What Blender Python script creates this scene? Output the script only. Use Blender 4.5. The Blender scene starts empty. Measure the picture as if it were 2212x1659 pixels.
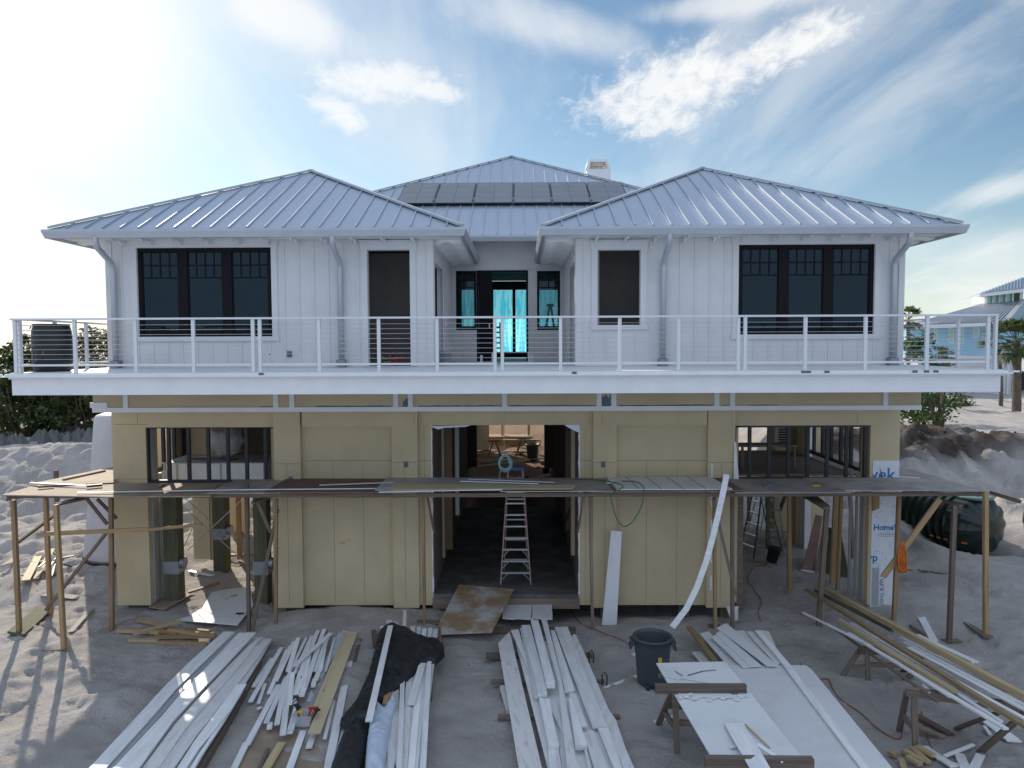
import bpy, math, random
import numpy as np
from mathutils import Vector, Matrix, Euler, noise
random.seed(7)
rad = math.radians
# ---------------------------------------------------------------- camera
scene = bpy.context.scene
FPX, CU, CV = 1587.0, 1106.0, 829.5          # the photograph measured on a 2212 x 1659 grid
CAM = Vector((0, 0, 6.5))
cd = bpy.data.cameras.new('camera'); cam = bpy.data.objects.new('camera', cd)
scene.collection.objects.link(cam)
cd.sensor_width = 36; cd.lens = 36*FPX/2212; cd.clip_start = .1; cd.clip_end = 3000
ROT = (Matrix.Rotation(rad(0.6), 3, 'Z') @ Matrix.Rotation(rad(90-3.05), 3, 'X') @ Matrix.Rotation(rad(-0.24), 3, 'Z'))
cam.matrix_world = Matrix.Translation(CAM) @ ROT.to_4x4()
scene.camera = cam
# ---------------------------------------------------------------- sky and sun
SUN_AZ, SUN_EL = -29.0, 26.0                 # degrees to the left of straight ahead, above the horizon
w = bpy.data.worlds.new("World"); scene.world = w; w.use_nodes = True
N, L = w.node_tree.nodes, w.node_tree.links
N.clear()
def nd(t, **k):
    n = N.new(t)
    for a, b in k.items(): setattr(n, a, b)
    return n
def mth(op, a, b=None, c=None, clamp=False):
    n = nd('ShaderNodeMath', operation=op); n.use_clamp = clamp
    for i, v in enumerate((a, b, c)):
        if v is None: continue
        if isinstance(v, (int, float)): n.inputs[i].default_value = v
        else: L.new(v, n.inputs[i])
    return n.outputs[0]
sky = nd('ShaderNodeTexSky', sky_type='NISHITA'); sky.sun_disc = False
sky.sun_elevation = rad(SUN_EL); sky.sun_rotation = rad(SUN_AZ)
sky.air_density = 1.0; sky.dust_density = 0.3; sky.ozone_density = 1.6; sky.altitude = 5
tc = nd('ShaderNodeTexCoord'); sep = nd('ShaderNodeSeparateXYZ'); L.new(tc.outputs['Generated'], sep.inputs[0])
dx, dy, dz = sep.outputs
ysafe = mth('MAXIMUM', dy, 0.02)
ta, te = mth('DIVIDE', dx, ysafe), mth('DIVIDE', dz, ysafe)     # direction ahead, as tangents
front = mth('MULTIPLY', mth('SUBTRACT', dy, 0.1), 6, clamp=True)
zs = mth('ADD', mth('MAXIMUM', dz, 0.0), 0.16)
pc = nd('ShaderNodeCombineXYZ'); L.new(mth('DIVIDE', dx, zs), pc.inputs[0]); L.new(mth('DIVIDE', dy, zs), pc.inputs[1])
def nz(scale, detail, rough, dist=0.0, stretch=(1, 1, 1), rot=0.0, off=(0, 0, 0)):
    mp = nd('ShaderNodeMapping'); mp.inputs['Scale'].default_value = stretch; mp.inputs['Rotation'].default_value = (0, 0, rot)
    mp.inputs['Location'].default_value = off
    L.new(pc.outputs[0], mp.inputs[0])
    n = nd('ShaderNodeTexNoise'); n.inputs['Scale'].default_value = scale; n.inputs['Detail'].default_value = detail
    n.inputs['Roughness'].default_value = rough; n.inputs['Distortion'].default_value = dist
    L.new(mp.outputs[0], n.inputs['Vector']); return n.outputs['Fac']
n_fine = nz(18.0, 10, .68, .4, (1, .55, 1), 0.5)
n_mid = nz(2.0, 8, .6, .6, (1, .45, 1), 0.6, (3.1, 1.2, 0))
n_wisp = nz(1.1, 7, .55, .9, (1.6, .35, 1), 0.35, (7, 2, 0))
def blob(u, v, ru, rv, ang):                  # a soft ellipse of directions round one cloud
    a0, e0 = (u-1123)/1587, (745-v)/1587; c, s = math.cos(rad(ang)), math.sin(rad(ang))
    da, de = mth('SUBTRACT', ta, a0), mth('SUBTRACT', te, e0)
    p = mth('DIVIDE', mth('ADD', mth('MULTIPLY', da, c), mth('MULTIPLY', de, s)), ru/1587)
    q = mth('DIVIDE', mth('SUBTRACT', mth('MULTIPLY', de, c), mth('MULTIPLY', da, s)), rv/1587)
    d = mth('ADD', mth('MULTIPLY', p, p), mth('MULTIPLY', q, q))
    return mth('MULTIPLY', mth('POWER', 2.718, mth('MULTIPLY', d, -1.0)), front)
def thick(mask, n, lo, hi, amt):
    v = mth('ADD', mask, mth('MULTIPLY', mth('SUBTRACT', n, 0.5), amt))
    mr = nd('ShaderNodeMapRange', interpolation_type='SMOOTHSTEP'); L.new(v, mr.inputs[0])
    mr.inputs[1].default_value = lo; mr.inputs[2].default_value = hi
    return mr.outputs[0]
c1 = mth('MAXIMUM', blob(1450, 195, 270, 95, 16), mth('MAXIMUM', blob(1690, 120, 210, 60, 24), blob(1390, 250, 170, 75, -5)))
c2 = mth('MAXIMUM', blob(830, 185, 190, 55, -4), mth('MAXIMUM', blob(740, 250, 90, 40, -30), blob(940, 205, 100, 30, -8)))
c3 = mth('MAXIMUM', blob(1200, 70, 330, 75, -18), mth('MAXIMUM', blob(640, 60, 160, 60, -20), blob(1560, 30, 260, 40, 8)))
c4 = mth('MAXIMUM', blob(2130, 590, 240, 110, 12), blob(2150, 420, 160, 34, 14))
d1 = mth('MULTIPLY', thick(c1, n_fine, .40, 1.05, 1.6), .82)
d2 = mth('MULTIPLY', thick(c2, n_fine, .38, 1.0, 1.4), .7)
d3 = mth('MULTIPLY', thick(c3, n_mid, .22, 1.0, 1.5), .6)
d4 = mth('MULTIPLY', thick(c4, n_mid, .25, 1.2, .9), .55)
d5 = mth('MULTIPLY', thick(mth('MULTIPLY', n_wisp, 1.0), n_mid, .42, .80, .8), .38)
glare = mth('MAXIMUM', mth('MULTIPLY', blob(20, 110, 430, 330, 0), 1.0), mth('MULTIPLY', blob(-60, 480, 330, 300, 0), .7))
sd = Vector((math.sin(rad(SUN_AZ))*math.cos(rad(SUN_EL)), math.cos(rad(SUN_AZ))*math.cos(rad(SUN_EL)), math.sin(rad(SUN_EL))))
d6 = mth('MULTIPLY', thick(glare, n_mid, .10, .75, .25), 1.0)
# unseen bright cloud added behind the camera as fill light
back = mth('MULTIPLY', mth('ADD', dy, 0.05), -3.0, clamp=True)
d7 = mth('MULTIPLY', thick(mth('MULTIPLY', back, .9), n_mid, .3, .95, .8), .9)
cov = d1
hz_ = mth('MULTIPLY', mth('MULTIPLY', mth('POWER', 2.718, mth('MULTIPLY', mth('ABSOLUTE', te), -9.0)), front), mth('SUBTRACT', .55, mth('MULTIPLY', ta, .20)))
for d in (d2, d3, d4, d5, d6, hz_): cov = mth('SUBTRACT', 1.0, mth('MULTIPLY', mth('SUBTRACT', 1.0, cov), mth('SUBTRACT', 1.0, d)))
tint = nd('ShaderNodeMix', data_type='RGBA', blend_type='MULTIPLY'); tint.inputs[0].default_value = 1
L.new(sky.outputs[0], tint.inputs[6]); tint.inputs[7].default_value = (.84, .98, 1.0, 1)
mix = nd('ShaderNodeMix', data_type='RGBA'); L.new(cov, mix.inputs[0]); L.new(tint.outputs[2], mix.inputs[6])
CLOUD = 9.8
mix.inputs[7].default_value = (CLOUD*1.03, CLOUD*1.02, CLOUD*1.0, 1)
d7 = mth('MAXIMUM', d7, mth('MULTIPLY', mth('MULTIPLY', mth('SUBTRACT', dz, .50), 5.0, clamp=True), mth('ADD', .45, mth('MULTIPLY', n_mid, .7)), clamp=True))   # more unseen cloud added overhead, to lighten the ground
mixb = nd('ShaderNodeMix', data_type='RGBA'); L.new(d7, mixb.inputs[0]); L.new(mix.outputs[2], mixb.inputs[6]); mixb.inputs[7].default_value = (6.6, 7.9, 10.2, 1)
bg = nd('ShaderNodeBackground'); bg.inputs[1].default_value = 0.10
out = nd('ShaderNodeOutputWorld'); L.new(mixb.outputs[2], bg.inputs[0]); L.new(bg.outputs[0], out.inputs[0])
sl = bpy.data.lights.new('sun', 'SUN'); sl.energy = 5.0; sl.angle = rad(0.6); sl.color = (1, .90, .76)
so = bpy.data.objects.new('sun', sl); scene.collection.objects.link(so)
so.rotation_euler = (-sd).to_track_quat('-Z', 'Y').to_euler(); so.location = (-20, 40, 30)
scene.view_settings.view_transform = 'Standard'; scene.view_settings.look = 'None'
scene.view_settings.gamma = 1; scene.view_settings.exposure = 0.06
scene.cycles.max_bounces = 8; scene.cycles.diffuse_bounces = 4; scene.cycles.transparent_max_bounces = 12
scene.cycles.sample_clamp_indirect = 6
# ---------------------------------------------------------------- measuring helpers
def ray(u, v): return ROT @ Vector(((u-CU)/FPX, -(v-CV)/FPX, -1))
def P(u, v, Y):
    r = ray(u, v); return CAM + r*(Y/r.y)
def GP(u, v, z=0.1):
    r = ray(u, v); return CAM + r*((z-CAM.z)/r.z)
def R(u0, v0, u1, v1, Y):
    um, vm = (u0+u1)/2, (v0+v1)/2
    return P(u0, vm, Y).x, P(u1, vm, Y).x, P(um, v1, Y).z, P(um, v0, Y).z   # x0 x1 zlow zhigh
def crop(ox, oy, s): return lambda x, y: ((ox+x/s)*.8640625, (oy+y/s)*.8640625)
C5 = crop(200, 1540, 4.096); C6 = crop(580, 1540, 4.096); C7 = crop(1180, 1500, 3.95); C8 = crop(2000, 1440, 3.457)
CR = crop(1600, 1500, 3.95); CL = crop(0, 1130, 3.13); K4 = crop(0, 920, 2.4395); K5 = crop(850, 920, 2.4395); K6 = crop(1700, 920, 2.4395)
K8 = crop(1280, 1400, 1.728)
# ---------------------------------------------------------------- materials
M = {}
def mat(name, c, c2=None, rough=.6, metal=0.0, scale=6.0, stretch=None, bump=0.0, bscale=None, vary=0.0, spec=.4, detail=6, lo=.35, hi=.65, coord='W'):
    m = bpy.data.materials.new(name); m.use_nodes = True; t = m.node_tree; n, l = t.nodes, t.links
    b = n['Principled BSDF']; b.inputs['Roughness'].default_value = rough; b.inputs['Metallic'].default_value = metal
    b.inputs['Specular IOR Level'].default_value = spec
    if coord == 'L': co = n.new('ShaderNodeAttribute'); co.attribute_name = 'lc'; cs = co.outputs['Vector']
    else: co = n.new('ShaderNodeNewGeometry'); cs = co.outputs['Position']
    mp = n.new('ShaderNodeMapping'); l.new(cs, mp.inputs[0]); mp.inputs['Scale'].default_value = stretch or (1, 1, 1)
    tx = n.new('ShaderNodeTexNoise'); tx.inputs['Scale'].default_value = scale; tx.inputs['Detail'].default_value = detail; tx.inputs['Roughness'].default_value = .6
    l.new(mp.outputs[0], tx.inputs['Vector'])
    mr = n.new('ShaderNodeMapRange'); l.new(tx.outputs['Fac'], mr.inputs[0]); mr.inputs[1].default_value = lo; mr.inputs[2].default_value = hi
    mx = n.new('ShaderNodeMix'); mx.data_type = 'RGBA'; l.new(mr.outputs[0], mx.inputs[0])
    mx.inputs[6].default_value = (*c, 1); mx.inputs[7].default_value = (*(c2 or c), 1); colr = mx.outputs[2]
    if vary:
        oi = n.new('ShaderNodeObjectInfo'); mv = n.new('ShaderNodeMapRange'); l.new(oi.outputs['Random'], mv.inputs[0])
        mv.inputs[3].default_value = 1-vary; mv.inputs[4].default_value = 1+vary*.5
        hs = n.new('ShaderNodeHueSaturation'); l.new(mv.outputs[0], hs.inputs['Value']); l.new(colr, hs.inputs['Color']); colr = hs.outputs[0]
    l.new(colr, b.inputs['Base Color'])
    if bump:
        tb = n.new('ShaderNodeTexNoise'); tb.inputs['Scale'].default_value = bscale or scale*4; tb.inputs['Detail'].default_value = 5
        l.new(mp.outputs[0], tb.inputs['Vector']); bp = n.new('ShaderNodeBump'); bp.inputs['Strength'].default_value = bump; bp.inputs['Distance'].default_value = .02
        l.new(tb.outputs['Fac'], bp.inputs['Height']); l.new(bp.outputs[0], b.inputs['Normal'])
    M[name] = m; return m
mat('siding', (.68, .67, .66), (.62, .61, .60), rough=.55, scale=1.3, bump=.05, bscale=40)
mat('trim', (.80, .79, .78), (.74, .74, .74), rough=.45, scale=2.5)
mat('rail_white', (.70, .70, .70), rough=.35)
mat('gutter', (.46, .48, .51), (.42, .44, .47), rough=.35, metal=.3, scale=2)
mat('sheathing', (.58, .475, .295), (.49, .395, .25), rough=.75, scale=1.1, bump=.06, bscale=60, lo=.3, hi=.75)
mat('pine', (.43, .29, .15), (.28, .18, .09), rough=.7, scale=3, stretch=(.35, 9, 9), vary=.3, coord='L', bump=.1)
mat('pale_pine', (.50, .39, .22), (.38, .28, .15), rough=.7, scale=3, stretch=(.35, 9, 9), vary=.2, coord='L', bump=.1)
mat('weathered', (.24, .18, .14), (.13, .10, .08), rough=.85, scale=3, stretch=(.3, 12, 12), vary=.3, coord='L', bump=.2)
mat('piling', (.13, .125, .07), (.07, .07, .045), rough=.85, scale=2.2, stretch=(9, 9, .3), bump=.4)
mat('ply', (.38, .29, .21), (.26, .20, .15), rough=.8, scale=2.2, vary=.15, bump=.1)
mat('red_ply', (.22, .125, .105), (.15, .095, .085), rough=.8, scale=2.5, vary=.2)
mat('grey_ply', (.42, .38, .35), (.28, .25, .23), rough=.8, scale=2.0, vary=.15)
mat('ramp', (.30, .20, .11), (.46, .43, .41), rough=.8, scale=1.6, lo=.42, hi=.58)
mat('pvc', (.82, .82, .82), (.60, .59, .58), rough=.4, scale=2.5, vary=.16, coord='L', stretch=(.6, 5, 5), lo=.4, hi=.8)
mat('dirty_pvc', (.72, .70, .68), (.38, .33, .29), rough=.5, scale=3.0, vary=.10, coord='L', stretch=(.8, 4, 4), lo=.52, hi=.85)
mat('panel_white', (.70, .70, .70), (.55, .54, .53), rough=.55, scale=1.5, lo=.5, hi=.85, detail=8)
mat('joint', (.22, .19, .13), rough=.9)
mat('rub', (.50, .28, .15), (.60, .45, .28), rough=.9, scale=12)
mat('grey_board', (.42, .43, .44), (.36, .36, .37), rough=.7, scale=2)
mat('black_frame', (.006, .005, .007), rough=.5, spec=.15)
mat('stud_black', (.03, .035, .037), (.02, .022, .024), rough=.55, scale=4)
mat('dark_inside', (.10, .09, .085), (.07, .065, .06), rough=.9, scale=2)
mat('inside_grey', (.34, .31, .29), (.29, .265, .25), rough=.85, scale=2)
mat('galvanised', (.30, .33, .36), (.22, .25, .28), rough=.45, metal=.7, scale=9)
mat('barrel_black', (.012, .013, .014), (.022, .023, .025), rough=.45, scale=3)
mat('tarp', (.012, .013, .015), (.026, .028, .03), rough=.6, scale=3, bump=.3, bscale=14)
mat('cloth', (.52, .58, .66), (.44, .50, .58), rough=.85, scale=4, bump=.3, bscale=18)
mat('concrete', (.17, .165, .16), (.11, .11, .105), rough=.9, scale=2.5, bump=.3)
mat('tank_white', (.55, .52, .52), (.48, .45, .45), rough=.6, scale=1.2)
mat('can_grey', (.045, .055, .062), (.06, .07, .078), rough=.5, scale=4)
mat('can_black', (.02, .021, .022), rough=.5)
mat('septic', (.012, .022, .019), (.018, .028, .024), rough=.22, scale=2)
mat('lid_green', (.11, .20, .18), rough=.5)
mat('orange', (.60, .17, .03), (.48, .12, .02), rough=.7, scale=8)
mat('orange_cord', (.30, .10, .06), rough=.6)
mat('green_hose', (.03, .13, .09), rough=.5)
mat('cyan_cord', (.28, .50, .52), rough=.5)
mat('wrap', (.74, .76, .80), (.66, .68, .72), rough=.45, scale=3, bump=.2, bscale=6)
mat('print_blue', (.02, .20, .42), rough=.5)
mat('print_grey', (.10, .13, .17), rough=.5)
mat('fibreglass', (.42, .27, .23), (.36, .23, .20), rough=.5, scale=6)
mat('alu', (.55, .56, .57), rough=.35, metal=.6)
mat('blue_cap', (.03, .10, .22), rough=.5)
mat('neon', (.35, .9, .05), rough=.6)
mat('yellow_label', (.65, .42, .03), rough=.5)
mat('red_tool', (.45, .03, .02), rough=.45)
mat('jumper', (.07, .12, .09), (.05, .09, .07), rough=.9, scale=9)
mat('trousers', (.03, .035, .05), rough=.9)
mat('skin', (.35, .2, .13), rough=.6)
mat('hair', (.03, .02, .015), rough=.7)
mat('blue_paint', (.36, .62, .80), (.32, .58, .76), rough=.6, scale=1)
mat('mint', (.42, .68, .58), rough=.4)
mat('lattice', (.62, .62, .63), (.56, .56, .57), rough=.6, scale=1)
mat('panel_dark', (.11, .12, .14), (.08, .09, .11), rough=.3, scale=1.5, spec=.6)
mat('panel_frame', (.02, .02, .022), rough=.4)
mat('slab', (.09, .085, .08), (.22, .20, .19), rough=.85, scale=1.6, lo=.45, hi=.75)
mat('deck_floor', (.72, .72, .72), (.66, .66, .66), rough=.6, scale=2)
mat('bark', (.16, .12, .09), (.09, .07, .05), rough=.9, scale=6, bump=.4)
mat('dark_soil', (.06, .05, .042), (.10, .085, .07), rough=.95, scale=3, bump=.5)

def leafmat(name, c, c2):
    m = bpy.data.materials.new(name); m.use_nodes = True; t = m.node_tree; n, l = t.nodes, t.links
    b = n['Principled BSDF']; b.inputs['Roughness'].default_value = .5
    g = n.new('ShaderNodeNewGeometry'); mx = n.new('ShaderNodeMix'); mx.data_type = 'RGBA'
    l.new(g.outputs['Random Per Island'], mx.inputs[0]); mx.inputs[6].default_value = (*c, 1); mx.inputs[7].default_value = (*c2, 1)
    l.new(mx.outputs[2], b.inputs['Base Color'])
    tr = n.new('ShaderNodeBsdfTranslucent'); l.new(mx.outputs[2], tr.inputs[0]); ms = n.new('ShaderNodeMixShader'); ms.inputs[0].default_value = .35
    l.new(b.outputs[0], ms.inputs[1]); l.new(tr.outputs[0], ms.inputs[2]); l.new(ms.outputs[0], n['Material Output'].inputs[0]); M[name] = m
leafmat('leaf', (.03, .055, .015), (.10, .12, .03))
leafmat('leaf_dry', (.05, .06, .02), (.16, .10, .04))
leafmat('leaf_green', (.035, .085, .02), (.08, .14, .035))
leafmat('palm_leaf', (.05, .08, .03), (.12, .15, .05))

def glassmat(name, tint, fac):
    m = bpy.data.materials.new(name); m.use_nodes = True; t = m.node_tree; n, l = t.nodes, t.links
    n.remove(n['Principled BSDF'])
    tr = n.new('ShaderNodeBsdfTransparent'); tr.inputs[0].default_value = (*tint, 1)
    gl = n.new('ShaderNodeBsdfGlossy'); gl.inputs['Roughness'].default_value = .02; gl.inputs[0].default_value = (.6, .85, 1, 1)
    fr = n.new('ShaderNodeFresnel'); fr.inputs[0].default_value = 1.5
    ad = n.new('ShaderNodeMath'); ad.operation = 'MULTIPLY'; l.new(fr.outputs[0], ad.inputs[0]); ad.inputs[1].default_value = fac
    ms = n.new('ShaderNodeMixShader'); l.new(ad.outputs[0], ms.inputs[0]); l.new(tr.outputs[0], ms.inputs[1]); l.new(gl.outputs[0], ms.inputs[2])
    l.new(ms.outputs[0], n['Material Output'].inputs[0]); M[name] = m
glassmat('glass', (.26, .32, .35), .85)
glassmat('clear_glass', (.5, .55, .57), .8)
def filmmat(name, c, tr_amt):
    m = bpy.data.materials.new(name); m.use_nodes = True; t = m.node_tree; n, l = t.nodes, t.links
    n.remove(n['Principled BSDF'])
    g = n.new('ShaderNodeNewGeometry'); mp = n.new('ShaderNodeMapping'); mp.inputs['Scale'].default_value = (6, 1, .7); l.new(g.outputs['Position'], mp.inputs[0])
    tx = n.new('ShaderNodeTexNoise'); tx.inputs['Scale'].default_value = 1.2; tx.inputs['Distortion'].default_value = .8; l.new(mp.outputs[0], tx.inputs['Vector'])
    mr = n.new('ShaderNodeMapRange'); l.new(tx.outputs['Fac'], mr.inputs[0]); mr.inputs[1].default_value = .40; mr.inputs[2].default_value = .58
    mx = n.new('ShaderNodeMix'); mx.data_type = 'RGBA'; l.new(mr.outputs[0], mx.inputs[0])
    mx.inputs[6].default_value = (c[0]*.25, c[1]*.72, c[2]*.92, 1); mx.inputs[7].default_value = (*c, 1)
    a = n.new('ShaderNodeBsdfTranslucent'); b = n.new('ShaderNodeBsdfTransparent'); l.new(mx.outputs[2], a.inputs[0]); l.new(mx.outputs[2], b.inputs[0])
    ms = n.new('ShaderNodeMixShader'); ms.inputs[0].default_value = tr_amt; l.new(a.outputs[0], ms.inputs[1]); l.new(b.outputs[0], ms.inputs[2])
    l.new(ms.outputs[0], n['Material Output'].inputs[0]); M[name] = m
filmmat('cyan_film', (.30, .78, .90), .42)
def plasticmat(name):
    m = bpy.data.materials.new(name); m.use_nodes = True; t = m.node_tree; n, l = t.nodes, t.links
    b = n['Principled BSDF']; b.inputs['Base Color'].default_value = (.55, .57, .6, 1); b.inputs['Roughness'].default_value = .25; b.inputs['Alpha'].default_value = .6
    M[name] = m
plasticmat('clear_plastic')
def roofmat(name, base, wave_scale, rough=.44):
    m = bpy.data.materials.new(name); m.use_nodes = True; t = m.node_tree; n, l = t.nodes, t.links
    b = n['Principled BSDF']; b.inputs['Base Color'].default_value = (*base, 1); b.inputs['Metallic'].default_value = .4; b.inputs['Roughness'].default_value = rough
    g = n.new('ShaderNodeNewGeometry'); mp = n.new('ShaderNodeMapping'); mp.inputs['Scale'].default_value = (wave_scale, .25, .25); l.new(g.outputs['Position'], mp.inputs[0])
    tx = n.new('ShaderNodeTexNoise'); tx.inputs['Scale'].default_value = 1.0; tx.inputs['Detail'].default_value = 2; l.new(mp.outputs[0], tx.inputs['Vector'])
    bp = n.new('ShaderNodeBump'); bp.inputs['Strength'].default_value = .4; bp.inputs['Distance'].default_value = .03; l.new(tx.outputs['Fac'], bp.inputs['Height']); l.new(bp.outputs[0], b.inputs['Normal'])
    t2 = n.new('ShaderNodeTexNoise'); t2.inputs['Scale'].default_value = 3; l.new(mp.outputs[0], t2.inputs['Vector'])
    mr = n.new('ShaderNodeMapRange'); l.new(t2.outputs['Fac'], mr.inputs[0]); mr.inputs[3].default_value = rough-.06; mr.inputs[4].default_value = rough+.12; l.new(mr.outputs[0], b.inputs['Roughness'])
    M[name] = m
roofmat('roof_metal', (.41, .46, .53), 7)
roofmat('teal_roof', (.22, .34, .40), 3, .4)
def sandmat():
    m = bpy.data.materials.new('sand'); m.use_nodes = True; t = m.node_tree; n, l = t.nodes, t.links
    b = n['Principled BSDF']; b.inputs['Roughness'].default_value = .95; b.inputs['Specular IOR Level'].default_value = .1
    g = n.new('ShaderNodeNewGeometry')
    def ns(s, d, r=.6):
        x = n.new('ShaderNodeTexNoise'); x.inputs['Scale'].default_value = s; x.inputs['Detail'].default_value = d; x.inputs['Roughness'].default_value = r
        l.new(g.outputs['Position'], x.inputs['Vector']); return x.outputs['Fac']
    mx = n.new('ShaderNodeMix'); mx.data_type = 'RGBA'; mr = n.new('ShaderNodeMapRange'); l.new(ns(.8, 8), mr.inputs[0]); mr.inputs[1].default_value = .35; mr.inputs[2].default_value = .7
    l.new(mr.outputs[0], mx.inputs[0]); mx.inputs[6].default_value = (.70, .655, .61, 1); mx.inputs[7].default_value = (.52, .475, .445, 1)
    at = n.new('ShaderNodeAttribute'); at.attribute_name = 'soil'
    m2 = n.new('ShaderNodeMix'); m2.data_type = 'RGBA'; l.new(at.outputs['Fac'], m2.inputs[0]); l.new(mx.outputs[2], m2.inputs[6]); m2.inputs[7].default_value = (.10, .08, .065, 1)
    a2 = n.new('ShaderNodeAttribute'); a2.attribute_name = 'damp'; m4 = n.new('ShaderNodeMix'); m4.data_type = 'RGBA'; l.new(a2.outputs['Fac'], m4.inputs[0]); l.new(m2.outputs[2], m4.inputs[6]); m4.inputs[7].default_value = (.34, .215, .135, 1); m2 = m4
    # shell grit
    v = n.new('ShaderNodeTexVoronoi'); v.inputs['Scale'].default_value = 26; l.new(g.outputs['Position'], v.inputs['Vector'])
    lt = n.new('ShaderNodeMath'); lt.operation = 'LESS_THAN'; l.new(v.outputs['Distance'], lt.inputs[0]); lt.inputs[1].default_value = .16
    sc = n.new('ShaderNodeSeparateColor'); l.new(v.outputs['Color'], sc.inputs[0]); gt = n.new('ShaderNodeMath'); gt.operation = 'GREATER_THAN'; l.new(sc.outputs[0], gt.inputs[0]); gt.inputs[1].default_value = .82
    mu = n.new('ShaderNodeMath'); mu.operation = 'MULTIPLY'; l.new(lt.outputs[0], mu.inputs[0]); l.new(gt.outputs[0], mu.inputs[1])
    m3 = n.new('ShaderNodeMix'); m3.data_type = 'RGBA'; l.new(mu.outputs[0], m3.inputs[0]); l.new(m2.outputs[2], m3.inputs[6]); m3.inputs[7].default_value = (.62, .58, .54, 1)
    l.new(m3.outputs[2], b.inputs['Base Color'])
    hsum = n.new('ShaderNodeMath'); hsum.operation = 'MULTIPLY_ADD'; l.new(ns(7, 8, .65), hsum.inputs[0]); hsum.inputs[1].default_value = 1.5; l.new(ns(45, 4), hsum.inputs[2])
    bp = n.new('ShaderNodeBump'); bp.inputs['Strength'].default_value = 1.0; bp.inputs['Distance'].default_value = .09; l.new(hsum.outputs[0], bp.inputs['Height']); l.new(bp.outputs[0], b.inputs['Normal'])
    M['sand'] = m
sandmat()
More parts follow.
